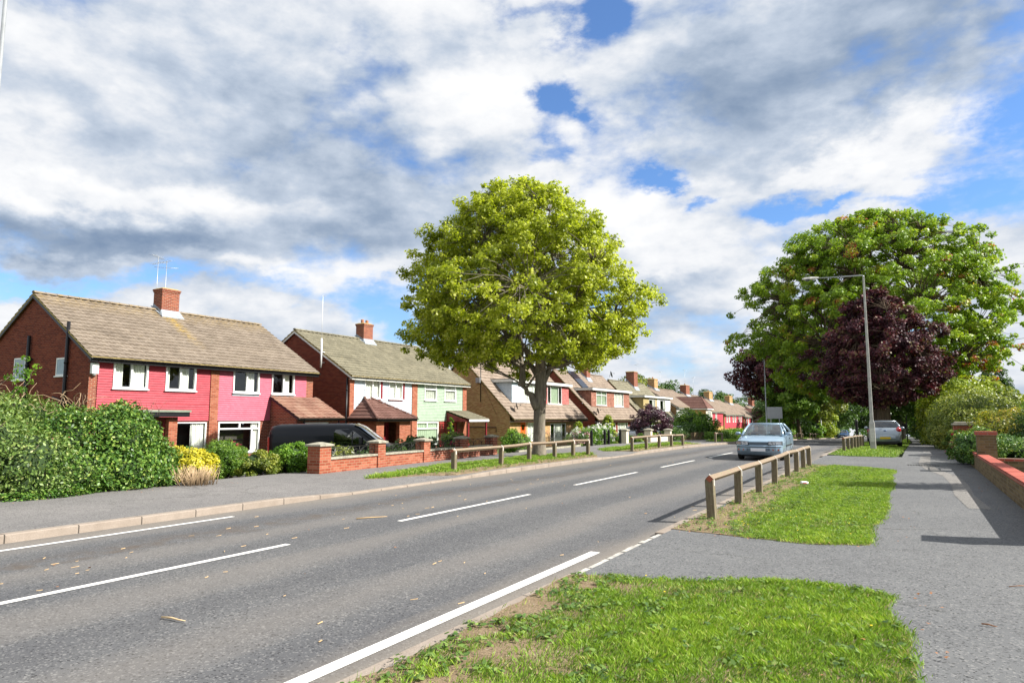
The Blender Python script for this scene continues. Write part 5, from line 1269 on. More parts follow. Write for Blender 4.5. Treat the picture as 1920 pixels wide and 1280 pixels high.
# brick retaining edge and iron hoop railings in front of the buff house
t = empty('hoop_railing', (-14.75, 26.4, .08), R(92), 'black iron hoop top railing in front of the buff brick house', 'railing')
mb = MB()
for z in (.12, .52): mb.tube([(0, 0, z), (7.0, 0, z)], .010, 5)
k = .0
while k < 6.95: mb.tube([(k, 0, 0), (k, 0, .62)], .007, 4); k += .14
k = .2
while k < 6.6: mb.tube([(k + .21 + .21 * math.cos(tt), 0, .55 + .25 * math.sin(tt)) for tt in [j * PI / 8 for j in range(9)]][::-1], .009, 4); k += .5
mb.build('railing_bars', M['iron'], t)
mb = MB(); mb.box(-.1, 7.1, -.08, .08, -.3, .08); mb.build('kerb_base', M['stone'], t)
def cap_pier(loc, label, mtl, capm, w_=.42, h=.75, group=None):
    t = empty('gate_pier', loc, R(92), label, 'gate pier', group)
    mb = MB(); mb.box(-w_/2, w_/2, -w_/2, w_/2, -.3, h); mb.build('shaft', mtl, t)
    mb = MB(); k = w_/2 + .07; mb.box(-k, k, -k, k, h + .001, h + .07); mb.hexa([(-k, -k, h+.07), (k, -k, h+.07), (k, k, h+.07), (-k, k, h+.07)], [(-.05, -.05, h+.15), (.05, -.05, h+.15), (.05, .05, h+.15), (-.05, .05, h+.15)]); mb.build('cap', capm, t, bevel=.006)
    return t
for (x, y, l) in ((-14.6, 39.1, 'cream gate pier nearest the white roses'), (-14.6, 43.6, 'cream gate pier in front of the plum coloured shrub'), (-14.6, 47.9, 'cream gate pier at the far end of the white low wall')):
    cap_pier((x, y, tz(y) + .08), l, M['cream'], M['stone'], group='cream gate piers')
mb = MB(); mb.box(-.1, .1, .24, 3.9, -.3, .32); t2 = mb.build('low_wall', M['cream'], label='low cream rendered wall between two cream piers', cat='low wall'); t2.location = (-14.6, 43.6, tz(45) + .05)
for (x, y, l) in ((-14.4, 33.7, 'black timber post left of the white roses'), (-14.5, 35.8, 'first of two close black posts in the white roses'), (-14.5, 36.4, 'second of two close black posts in the white roses'), (-14.5, 38.2, 'black post beside the white parked car')):
    t = empty('gate_post', (x, y, tz(y) + .08), 0, l, 'post', 'black gate posts')
    mb = MB(); mb.box(-.06, .06, -.06, .06, -.2, .78); mb.build('post', M['black'], t, bevel=.01)
    mb = MB(); mb.blob((0, 0, .82), (.05, .05, .05), 8, 6); mb.build('finial', M['black'], t)
# brick wall on the far side before the pink terraces
mb = MB(); mb.box(-.12, .12, 0, 6.0, -.3, .62); t2 = mb.build('low_wall', M['brick_brown'], label='brown brick low wall in dark bushes beyond the second rail fence', cat='low wall'); t2.location = (-14.6, 51.5, tz(54) + .05)
for (y, l) in ((84, 'short red brick wall behind the far rail fence'), (104, 'farther red brick wall at the foot of the slim trees')):
    mb = MB(); mb.box(-.12, .12, 0, 12.0, -.6, .85); t2 = mb.build('low_wall', M['brick_orange'], label=l, cat='low wall'); t2.location = (-13.4, y, tz(y + 6) + .05)

# ---------------- right hand wall, piers and gate
M['brick_rcap'] = brick('red capping brick', [(.34, .07, .05), (.45, .11, .08), (.40, .10, .07)], (.30, .2, .16), .2, .008)
t = empty('garden_wall', (1.62, 10.7, .05), R(90) - .012, 'brown brick garden wall with red capping beside the right footpath', 'garden wall')
mb = MB(); mb.box(.44, 13.0, -.22, .0, -.3, .42); p = mb.build('wall_panel', M['brick_brown'], t)
mb = MB(); mb.box(.442, 12.998, -.245, .025, .421, .50); mb.build('coping', M['brick_rcap'], p, bevel=.004)
mb = MB(); mb.box(0, .44, -.44, .0, -.3, 1.10); p = mb.build('pier', M['brick_brown'], t)
mb = MB(); mb.box(-.03, .47, -.47, .03, 1.101, 1.20); mb.build('cap', M['brick_rcap'], p, bevel=.004)
mb = MB(); mb.box(13.0, 13.46, -.46, .0, -.3, 1.04); p = mb.build('pier', M['brick_brown'], t)
mb = MB(); mb.box(12.97, 13.49, -.49, .03, 1.041, 1.15); mb.build('cap', M['brick_rcap'], p, bevel=.004)
mb = MB(); mb.box(13.46, 17.5, -.22, .0, -.3, .42); p = mb.build('wall_panel', M['brick_brown'], t)
mb = MB(); mb.box(13.462, 17.5, -.245, .025, .421, .50); mb.build('coping', M['brick_rcap'], p)
mb = MB()
for i in range(9): mb.tube([(13.62 + i * .11, -.1, .5), (13.62 + i * .11, -.1, 1.08 + .03 * (i % 2))], .012, 5)
for i in range(4): mb.tube([(13.68 + i * .22 + .10 * math.cos(tt), -.1, .96 + .10 * math.sin(tt)) for tt in [j * PI / 5 for j in range(11)]], .010, 4)
for z in (.55, .84, 1.07): mb.tube([(13.5, -.1, z), (14.6, -.1, z)], .014, 5)
mb.build('iron_railing', M['iron'], t)
mb = MB(); mb.box(0, 3.2, -.1, .1, -.3, .30, 0); mb.box(0, 3.2, -.12, .12, .301, .38, 1); t2 = mb.build('low_wall', [M['brick_brown'], M['brick_rcap']], label='small red capped wall running back from the pier into the garden', cat='low wall'); t2.location = (2.2, 24.3, .05)
t = empty('gate_pier', (2.02, 33.2, .05), R(90), 'broad orange brick pier with rounded stone cap half hidden by leaves', 'gate pier')
mb = MB(); mb.box(-.45, .45, -.45, .3, -.3, 1.22); mb.build('shaft', M['brick_orange'], t)
mb = MB(); mb.box(-.5, .5, -.5, .35, 1.221, 1.30); mb.box(-.42, .42, -.42, .27, 1.301, 1.37); mb.build('cap', M['stone'], t, bevel=.03)
mb = MB(); mb.box(-.12, .12, 0, 9.0, -.3, .75); t2 = mb.build('low_wall', M['brick_orange'], label='orange brick wall beyond the rounded pier under the hedge', cat='low wall'); t2.location = (1.95, 33.8, tz(37) + .03)
mb = MB(); mb.box(-.12, .12, 0, 34.0, -.6, .75); t2 = mb.build('low_wall', M['brick_red'], label='far red brick wall under hedges along the footpath', cat='low wall'); t2.location = (2.15, 50, tz(60) + .0)

# ================================================================== VEHICLES
def paint(name, col, flake=.0, rough=.28, metal=.3):
    m, nt, b = mat(name); o = nt.node('ShaderNodeTexCoord').outputs['Object']
    n = nt.noise(o, 3, 4, .6); z = nt.sep(o)[2]
    c = nt.mix(nt.maprange(n, .4, .7, 0, .15), c3(*col), c3(*[q * .75 for q in col]))
    dirt = nt.math('MULTIPLY', nt.maprange(z, .5, .15, 0, .45), nt.maprange(nt.noise(o, 9, 5), .35, .6))
    c = nt.mix(dirt, c, c3(.12, .10, .08))
    nt.l.new(c, b.inputs['Base Color']); b.inputs['Metallic'].default_value = metal; b.inputs['Roughness'].default_value = rough
    b.inputs['Coat Weight'].default_value = .8; b.inputs['Coat Roughness'].default_value = .04
    return m
M['tyre'] = plain('tyre rubber', (.018, .018, .018), .85)
M['alloy'] = plain('wheel alloy', (.42, .43, .45), .3, .7)
M['trim'] = plain('dark trim', (.02, .02, .022), .5)
M['lampglass'] = plain('headlamp glass', (.30, .31, .32), .12, .75, var=.6, scale=26, spec=.9, coat=1)
M['redlamp'] = plain('red lamp', (.50, .01, .02), .12, spec=.8, coat=1)
M['amber'] = plain('amber lamp', (.45, .09, .03), .2, coat=1)
M['plate_w'] = plain('white number plate', (.78, .78, .80), .4, var=.03)
M['plate_y'] = plain('yellow number plate', (.75, .50, .02), .4, var=.03)
M['carglass'] = glassmat('car glass', (.62, .70, .72), minr=.07)
M['seat'] = plain('seat fabric', (.16, .16, .17), .9)
def section(z0, zt, w_, crown=.02, tum=.93):
    h = zt - z0
    return [(0, z0), (w_*.80, z0), (w_*.955, z0 + h*.07), (w_*.99, z0 + h*.25), (w_, z0 + h*.5), (w_*.995, z0 + h*.72), (w_*.975, z0 + h*.88), (w_*tum, z0 + h*.97), (w_*.72, zt + crown*.5), (w_*.35, zt + crown*.95), (0, zt + crown)]
def loft(mb, st, mi=0, tum=.93):
    """st: (x, z0, zt, w, crown)"""
    n = None; i0 = len(mb.v)
    for s in st:
        half = section(*s[1:5], tum=s[5] if len(s) > 5 else tum); full = half + [(-y, z) for (y, z) in half[-2:0:-1]]
        n = len(full); mb.v += [(s[0], y, z) for (y, z) in full]
    for k in range(len(st) - 1):
        for j in range(n): mb.f.append([i0+k*n+j, i0+k*n+(j+1) % n, i0+(k+1)*n+(j+1) % n, i0+(k+1)*n+j]); mb.m.append(mi); mb.s.append(True)
    mb.f.append([i0 + j for j in range(n)][::-1]); mb.m.append(mi); mb.s.append(True)
    e = i0 + (len(st)-1)*n; mb.f.append([e + j for j in range(n)]); mb.m.append(mi); mb.s.append(True)
def cut(o, cutters):
    """bake wheel arches into the body mesh"""
    tmp = []
    for (x, y0, y1, z, r_) in cutters:
        m_ = MB(); m_.lathe([(r_, y0), (r_, y1)], (x, 0, z), 'y', 28)
        n = 28; b = len(m_.v) - 2*n; m_.f.append([b+j for j in range(n)]); m_.f.append([b+n+j for j in range(n)][::-1]); m_.m += [0, 0]; m_.s += [False, False]
        c = m_.build('cutter', M['trim']); bmx = bmesh.new(); bmx.from_mesh(c.data); bmesh.ops.recalc_face_normals(bmx, faces=bmx.faces); bmx.to_mesh(c.data); bmx.free()
        md = o.modifiers.new('cut', 'BOOLEAN'); md.object = c; md.operation = 'DIFFERENCE'; md.solver = 'EXACT'; tmp.append(c)
    bmx = bmesh.new(); bmx.from_mesh(o.data); bmesh.ops.recalc_face_normals(bmx, faces=bmx.faces); bmx.to_mesh(o.data); bmx.free()
    bpy.context.view_layer.update()
    ev = o.evaluated_get(bpy.context.evaluated_depsgraph_get()); me = bpy.data.meshes.new_from_object(ev)
    o.modifiers.clear(); o.data = me
    for c in tmp: bpy.data.objects.remove(c)
def wheel(parent, x, y, r_=.29, w_=.19, side=1):
    y0, y1 = y - w_/2, y + w_/2
    mb = MB(); mb.lathe([(r_*.62, y0), (r_*.9, y0), (r_*.98, y0+.02), (r_, y0+.05), (r_, y1-.05), (r_*.98, y1-.02), (r_*.9, y1), (r_*.62, y1)], (x, 0, r_), 'y', 28); wv = mb.build('wheel', M['tyre'], parent)
    yo = y1 if side > 0 else y0; s = side
    mb = MB(); mb.lathe([(0, yo - s*.02), (r_*.16, yo - s*.02), (r_*.2, yo - s*.035), (r_*.5, yo - s*.03), (r_*.60, yo - s*.005), (r_*.64, yo - s*.012)], (x, 0, r_), 'y', 24)
    mb.build('rim', M['alloy'], wv)
    mb = MB()
    for k in range(7):
        a = 2*PI*k/7; mb.box(-.035, .035, min(yo - s*.034, yo - s*.022), max(yo - s*.034, yo - s*.022), r_*.3, r_*.46)
        for q in range(8): v = mb.v[-8+q]; mb.v[-8+q] = (x + v[0]*math.cos(a) + v[2]*math.sin(a), v[1], r_ - v[0]*math.sin(a) + v[2]*math.cos(a))
    mb.build('rim_opening', M['trim'], wv)
    return wv
def cabin(parent, body_m, wx, wrx, rrx, rx, wb, wr, zb, zr, pillars=(), glass=None, belt_r=None, crown=.05, zrb=None):
    """greenhouse: shell in body colour with the glass set 4 mm proud; seats inside are seen through a hollow shell made of pillars"""
    belt_r = belt_r or wb; zrb = zrb or zb
    B = [Vector((wx, -wb*.93, zb)), Vector((wx, wb*.93, zb)), Vector((rx, belt_r*.93, zrb)), Vector((rx, -belt_r*.93, zrb))]
    T = [Vector((wrx, -wr, zr)), Vector((wrx, wr, zr)), Vector((rrx, wr*.96, zr)), Vector((rrx, -wr*.96, zr))]
    mb = MB()
    # roof: domed grid
    n = 6; vs = []
    for i in range(n + 1):
        for j in range(n + 1):
            u, v = i / n, j / n; p = T[0].lerp(T[3], u).lerp(T[1].lerp(T[2], u), v)
            k = crown * (1 - (2*v-1)**2) * .6 + crown * (1 - (2*u-1)**2) * .6
            vs.append((p.x, p.y, p.z + k))
    mb.mesh(vs, [(i*(n+1)+j, i*(n+1)+j+1, (i+1)*(n+1)+j+1, (i+1)*(n+1)+j) for i in range(n) for j in range(n)], 0, True)
    mb.mesh([(v[0], v[1], v[2]-.03) for v in vs], [(i*(n+1)+j, (i+1)*(n+1)+j, (i+1)*(n+1)+j+1, i*(n+1)+j+1) for i in range(n) for j in range(n)], 1, True)
    def bar(a, b2, r1, r2): mb.tube([a, a.lerp(b2, .5) + Vector((0, (1 if a.y > 0 else -1)*.018 if abs(a.y) > .1 and a.y*b2.y > 0 else 0, .0)), b2], [r1, (r1+r2)/2, r2], 8, 0)
    def at(s, u): # side edge point u from front, s: side index
        return (B[1].lerp(B[2], u), T[1].lerp(T[2], u)) if s > 0 else (B[0].lerp(B[3], u), T[0].lerp(T[3], u))
    for i in range(4): bar(B[i], T[i], .045, .036)
    for i in range(4): bar(T[i], T[(i+1) % 4], .032, .032)
    for s in (-1, 1):
        for u in pillars:
            a, c = at(s, u); bar(a, c, .035, .03)
    mb.build('cabin_frame', [body_m, M['trim']], parent)
    gm = glass or M['carglass']
    def pane(name, P0, P1, P2, P3):
        g = MB(); N = 6; vs = []
        c = (P0 + P1 + P2 + P3) / 4; nrm = (P1 - P0).cross(P3 - P0).normalized()
        if nrm.dot(c - Vector(((wx + rx)/2, 0, zb))) < 0: nrm = -nrm
        for i in range(N + 1):
            for j in range(N + 1):
                u, v = i/N, j/N; p = P0.lerp(P1, u).lerp(P3.lerp(P2, u), v); vs.append(p + nrm * (.018 * (1-(2*u-1)**2) + .012*(1-(2*v-1)**2)))
        g.mesh(vs, [(i*(N+1)+j, i*(N+1)+j+1, (i+1)*(N+1)+j+1, (i+1)*(N+1)+j) for i in range(N) for j in range(N)], 0, True)
        return g.build(name, gm, parent)
    pane('windscreen', B[0], B[1], T[1], T[0]); pane('rear_window', B[2], B[3], T[3], T[2])
    us = [0] + list(pillars) + [1]
    for s in (-1, 1):
        for a, c in zip(us[:-1], us[1:]):
            b0, t0 = at(s, a); b1, t1 = at(s, c); pane('side_window', b0, b1, t1, t0)
    return B, T
def seats(parent, xs, w_=.33, z=.55, m_=None):
    for x in xs:
        for y in (-w_, w_):
            mb = MB(); mb.box(x - .25, x + .25, y - .22, y + .22, z - .2, z, 0); mb.hexa([(x-.30, y-.22, z), (x-.2, y-.22, z), (x-.2, y+.22, z), (x-.30, y+.22, z)], [(x-.42, y-.19, z+.5), (x-.34, y-.19, z+.5), (x-.34, y+.19, z+.5), (x-.42, y+.19, z+.5)]); mb.box(x-.42, x-.34, y-.11, y+.11, z+.52, z+.66)
            mb.build('seat', m_ or M['seat'], parent, bevel=.03)
def seam(parent, pts, name='door_seam', r_=.006, m_=None):
    mb = MB(); mb.tube(pts, r_, 4, 0, True); return mb.build(name, m_ or M['trim'], parent)

# ---- light blue hatchback driving towards the camera
def blue_car(loc, rz, label, col, near=True, group=None):
    pm = paint('car paint ' + label[:12], col)
    t = empty('hatchback_car', loc, rz, label, 'car', group)
    mb = MB(); loft(mb, [(2.00, .30, .58, .62, .0), (1.97, .23, .665, .72, .005), (1.89, .19, .71, .80, .02), (1.7, .18, .755, .825, .03), (1.3, .17, .83, .838, .035), (.95, .17, .885, .84, .03), (.4, .17, .90, .842, .0), (-.6, .17, .92, .842, .0), (-1.3, .18, .945, .835, .01), (-1.75, .20, .95, .82, .02), (-1.98, .25, .90, .79, .01), (-2.06, .32, .78, .70, .0)])
    b = mb.build('body', pm, t); cut(b, [(1.32, -1.2, -.60, .29, .35), (1.32, .60, 1.2, .29, .35), (-1.18, -1.2, -.60, .29, .35), (-1.18, .60, 1.2, .29, .35)])
    mb = MB(); mb.box(-1.7, 1.7, -.60, .60, .13, .60); mb.build('floor_pan', M['trim'], t)
    cabin(t, pm, 1.02, .22, -1.02, -1.78, .80, .56, .90, 1.325, pillars=(.42,), crown=.045, zrb=.95)
    for x in (1.32, -1.18):
        for s in (-1, 1): wheel(t, x, s * .735, side=s)
    seats(t, (.1, -.85), z=.58)
    mb = MB(); mb.tube([(.78, -.36 + .19*math.cos(a), .86 + .17*math.sin(a)) for a in [k*PI/8 for k in range(17)]], .014, 5); mb.build('steering_wheel', M['trim'], t)
    mb = MB(); mb.hexa([(.62, -.7, .72), (.98, -.7, .80), (.98, .7, .80), (.62, .7, .72)], [(.62, -.7, .90), (.98, -.7, .885), (.98, .7, .885), (.62, .7, .90)]); mb.build('dashboard', M['trim'], t)
    # front end
    mb = MB()
    prof = [(.30, 2.06), (.36, 2.10), (.44, 2.115), (.52, 2.115), (.55, 2.09)]
    for (za, xa), (zb, xb) in zip(prof[:-1], prof[1:]):
        ys = [-.81, -.76, -.62, -.3, 0, .3, .62, .76, .81]; off = [-.30, -.12, -.03, 0, .01, 0, -.03, -.12, -.30]
        for i in range(8): mb.face([(xa + off[i], ys[i], za), (xa + off[i+1], ys[i+1], za), (xb + off[i+1], ys[i+1], zb), (xb + off[i], ys[i], zb)], 0, True)
    for i in range(8): mb.face([(2.09 + off[i], ys[i], .55), (2.09 + off[i+1], ys[i+1], .55), (1.98 + off[i+1], ys[i+1], .56), (1.98 + off[i], ys[i], .56)], 0, True)
    for i in range(8): mb.face([(2.06 + off[i], ys[i], .30), (1.96 + off[i], ys[i], .22), (1.96 + off[i+1], ys[i+1], .22), (2.06 + off[i+1], ys[i+1], .30)], 0, True)
    bp = mb.build('front_bumper', pm, t)
    mb = MB()
    for i in range(8): mb.face([(2.122 + off[i], ys[i], .488), (2.122 + off[i+1], ys[i+1], .488), (2.118 + off[i+1], ys[i+1], .522), (2.118 + off[i], ys[i], .522)])
    mb.build('bumper_strip', M['trim'], bp)
    mb = MB(); mb.box(2.10, 2.123, -.40, .40, .365, .455, 0); 
    for z in (.385, .415, .445): mb.box(2.12, 2.130, -.38, .38, z - .006, z + .006, 1)
    mb.build('lower_grille', [M['trim'], pm], bp)
    mb = MB(); mb.box(2.128, 2.142, -.26, .26, .345, .455); mb.build('number_plate', M['plate_w'], bp)
    for s in (-1, 1):
        mb = MB(); mb.hexa([(2.085, s*.50, .375), (2.01, s*.72, .375), (2.00, s*.72, .435), (2.075, s*.50, .435)], [(2.098, s*.50, .375), (2.03, s*.72, .375), (2.03, s*.72, .435), (2.098, s*.50, .435)]); mb.build('indicator', M['amber'], bp)
        mb = MB(); mb.hexa([(1.95, s*.345, .560), (1.74, s*.815, .565), (1.74, s*.815, .715), (1.95, s*.345, .700)], [(2.050, s*.345, .560), (1.87, s*.822, .565), (1.85, s*.822, .715), (2.022, s*.345, .700)]); mb.build('headlight_surround', M['trim'], t)
        mb = MB(); mb.hexa([(2.0, s*.36, .575), (1.98, s*.60, .575), (1.98, s*.60, .69), (1.99, s*.36, .685)], [(2.072, s*.36, .575), (2.050, s*.60, .575), (2.022, s*.60, .69), (2.045, s*.36, .685)])
        hl = mb.build('headlight', M['lampglass'], t, bevel=.01)
        mb = MB(); mb.hexa([(1.96, s*.61, .575), (1.80, s*.80, .58), (1.80, s*.80, .70), (1.95, s*.61, .69)], [(2.048, s*.61, .575), (1.915, s*.80, .585), (1.895, s*.80, .70), (2.02, s*.61, .69)]); mb.build('corner_lamp', M['lampglass'], t, bevel=.01)
        mb = MB(); mb.lathe([(0, .0), (.045, .0), (.05, .012)], (0, 0, 0), 'x', 14); o_ = mb.build('reflector', M['alloy'], hl); o_.location = (2.052, s*.48, .63)
        mb = MB(); mb.blob((.80, s*.93, .965), (.055, .105, .065), 10, 8); mb.tube([(.80, s*.80, .93), (.80, s*.87, .95)], .02, 6); mr = mb.build('wing_mirror', pm, t)
    mb = MB(); mb.box(1.99, 2.05, -.345, .345, .592, .668, 0)
    for z in (.612, .640): mb.box(2.045, 2.058, -.34, .34, z - .004, z + .004, 1)
    mb.box(2.035, 2.062, -.355, .355, .668, .690, 1); mb.build('grille', [M['trim'], pm], t)
    for s in (-1, 1):
        yy = s * .846
        seam(t, [(.82, yy, .88), (.86, yy+s*.002, .6), (.80, yy, .25)]); seam(t, [(-.38, yy, .9), (-.40, yy+s*.002, .6), (-.38, yy, .25)])
        mb = MB(); mb.box(-.98, .98, yy - .002, yy + .012, .50, .545); mb.build('rubbing_strip', M['trim'], t)
        mb = MB(); mb.box(-.28, -.12, yy - .004, yy + .018, .76, .79); mb.build('door_handle', M['trim'], t)
    mb = MB(); mb.tube([(1.03, -.55, .925), (.98, -.1, .955)], .010, 5); mb.tube([(1.03, .1, .93), (.98, .5, .955)], .010, 5); mb.build('wipers', M['trim'], t)
    if near:
        # driver seen dimly behind the glass on the right hand seat
        sk = plain('skin', (.50, .27, .19), .6); sh = plain('grey top', (.16, .17, .20), .9); hr = plain('dark hair', (.05, .03, .02), .8)
        p_ = empty('person', (loc[0], loc[1], loc[2]), rz, 'driver in a grey top behind the windscreen of the light blue car', 'person')
        mb = MB()
        def rings(cx, prof, mi):
            i0 = len(mb.v); n = 14
            for (dx_, z, rx, ry) in prof:
                for j in range(n): a = 2*PI*j/n; mb.v.append((cx + dx_ + rx*math.cos(a), -.36 + ry*math.sin(a), z))
            for k in range(len(prof)-1):
                for j in range(n): mb.f.append([i0+k*n+j, i0+k*n+(j+1) % n, i0+(k+1)*n+(j+1) % n, i0+(k+1)*n+j]); mb.m.append(mi if not callable(mi) else mi(k)); mb.s.append(True)
        rings(0, [(.12, .42, .20, .17), (-.02, .60, .13, .17), (-.06, .80, .12, .19), (-.07, .93, .11, .21), (-.06, .99, .09, .17), (-.05, 1.02, .055, .06), (-.03, 1.06, .05, .05), (-.01, 1.08, .075, .055), (.0, 1.13, .095, .072), (.0, 1.20, .10, .078), (-.01, 1.26, .085, .065), (-.01, 1.29, .02, .02)], lambda k: 0 if k < 5 else 1)
        mb.blob((.10, -.36, 1.17), (.025, .018, .03), 8, 6, 1)
        for s in (-1, 1):
            mb.tube([(-.06, -.36 + s*.17, .95), (.10, -.36 + s*.23, .74), (.40, -.36 + s*.19, .80), (.58, -.36 + s*.15, .88)], [.06, .05, .038, .028], 10, 0)
            for f_ in range(5): mb.tube([(.58, -.36 + s*(.15 - .012*f_ + .024), .88 + .004*f_), (.66, -.36 + s*(.17 - .012*f_), .90 + .010*f_), (.70, -.36 + s*(.16 - .01*f_), .87 + .012*f_)], [.010, .009, .007], 6, 1)
            mb.tube([(.12, -.36 + s*.09, .50), (.52, -.36 + s*.12, .58), (.72, -.36 + s*.12, .34)], [.085, .07, .05], 10, 0)
        mb.build('body', [sh, sk], p_)
        mb = MB(); mb.blob((-.03, -.36, 1.22), (.10, .085, .085), 12, 8); mb.build('hair', hr, p_)
    return t
blue_car((-4.80, 28.75, .012), R(-90 + 1.5), 'light blue hatchback driving towards the camera with headlamps and blank plate', (.30, .42, .53))
def rear_car(loc, rz, label, col, plate=True, group=None, name='hatchback_car'):
    pm = paint('car paint ' + label[:12], col, metal=.45)
    t = empty(name, loc, rz, label, 'car', group)
    mb = MB(); loft(mb, [(1.78, .32, .60, .60, .02), (1.70, .22, .74, .72, .03), (1.5, .18, .84, .78, .04), (1.1, .17, .96, .81, .04), (.7, .17, 1.0, .82, .02), (0, .17, 1.01, .825, .0), (-.8, .17, 1.05, .825, .0), (-1.3, .20, 1.10, .815, .0), (-1.55, .24, 1.10, .79, .0), (-1.70, .28, 1.04, .75, .0), (-1.78, .34, .86, .70, .0), (-1.80, .38, .70, .66, .0)])
    b = mb.build('body', pm, t); cut(b, [(1.12, -1.2, -.58, .29, .35), (1.12, .58, 1.2, .29, .35), (-1.16, -1.2, -.58, .29, .35), (-1.16, .58, 1.2, .29, .35)])
    mb = MB(); mb.box(-1.5, 1.5, -.56, .56, .13, .7); mb.build('floor_pan', M['trim'], t)
    cabin(t, pm, 1.05, .30, -1.28, -1.62, .80, .575, 1.0, 1.42, pillars=(.48,), crown=.05, zrb=1.08, glass=M['dark_glass'])
    for x in (1.12, -1.16):
        for s in (-1, 1): wheel(t, x, s * .72, side=s)
    seats(t, (.1,), z=.62)
    # bumper bulge, lamps, plate, badge, wiper
    mb = MB(); ys = [-.80, -.72, -.5, 0, .5, .72, .80]; off = [.36, .10, .02, -.02, .02, .10, .36]
    pr = [(.26, -1.72), (.34, -1.80), (.50, -1.84), (.62, -1.83), (.68, -1.79)]
    for (za, xa), (zb, xb) in zip(pr[:-1], pr[1:]):
        for i in range(6): mb.face([(xa + off[i], ys[i], za), (xb + off[i], ys[i], zb), (xb + off[i+1], ys[i+1], zb), (xa + off[i+1], ys[i+1], za)], 0, True)
    bp = mb.build('rear_bumper', pm, t)
    if plate: mb = MB(); mb.box(-1.872, -1.860, -.26, .26, .46, .57, 0); mb.build('number_plate', M['plate_y'], bp)
    mb = MB(); mb.box(-1.79, -1.75, -.60, .60, .22, .30); mb.build('bumper_valance', M['trim'], bp)
    for s in (-1, 1):
        mb = MB(); mb.blob((-1.68, s*.66, .96), (.12, .13, .15), 14, 10); l = mb.build('tail_light', M['redlamp'], t)
        mb = MB(); mb.blob((-1.755, s*.655, .95), (.025, .05, .055), 10, 8); mb.build('reversing_lens', plain('pale lens', (.7, .5, .5), .15), l)
        mb = MB(); mb.blob((.72, s*.93, 1.03), (.06, .10, .08), 10, 8); mb.tube([(.72, s*.8, .99), (.72, s*.88, 1.01)], .02, 6); mb.build('wing_mirror', pm, t)
        seam(t, [(.6, s*.832, 1.0), (.62, s*.835, .6), (.55, s*.83, .26)]); seam(t, [(-.62, s*.832, 1.03), (-.66, s*.835, .7), (-.60, s*.83, .26)])
    mb = MB(); mb.blob((-1.765, 0, .91), (.02, .075, .038), 14, 8); mb.build('badge', plain('badge', (.10, .16, .32), .2, .4), t)
    mb = MB(); mb.tube([(-1.70, 0, 1.10), (-1.64, .28, 1.16)], .010, 5); mb.build('rear_wiper', M['trim'], t)
    return t
rear_car((-1.02, 45.0, tz(45) + .07), R(92), 'silver hatchback parked on the verge behind the lamp post seen from the rear', (.34, .39, .44))
rear_car((-17.6, 50.2, gz(-17.6, 50.2)), R(175), 'pale silver car on a driveway half hidden by the plum coloured shrub', (.50, .53, .56), group='cars parked in front gardens')
rear_car((-17.6, 57.2, gz(-17.6, 57.2)), R(175), 'silver car just right of the plum coloured shrub', (.36, .40, .46), group='cars parked in front gardens')
blue_car((-9.0, 128, tz(128)), R(-90), 'small blue car far down the road between the tree trunks', (.05, .12, .28), near=False)
rear_car((-1.95, 66, tz(66) + .07), R(90), 'dark car beyond the silver hatchback showing one red lamp', (.03, .032, .035))

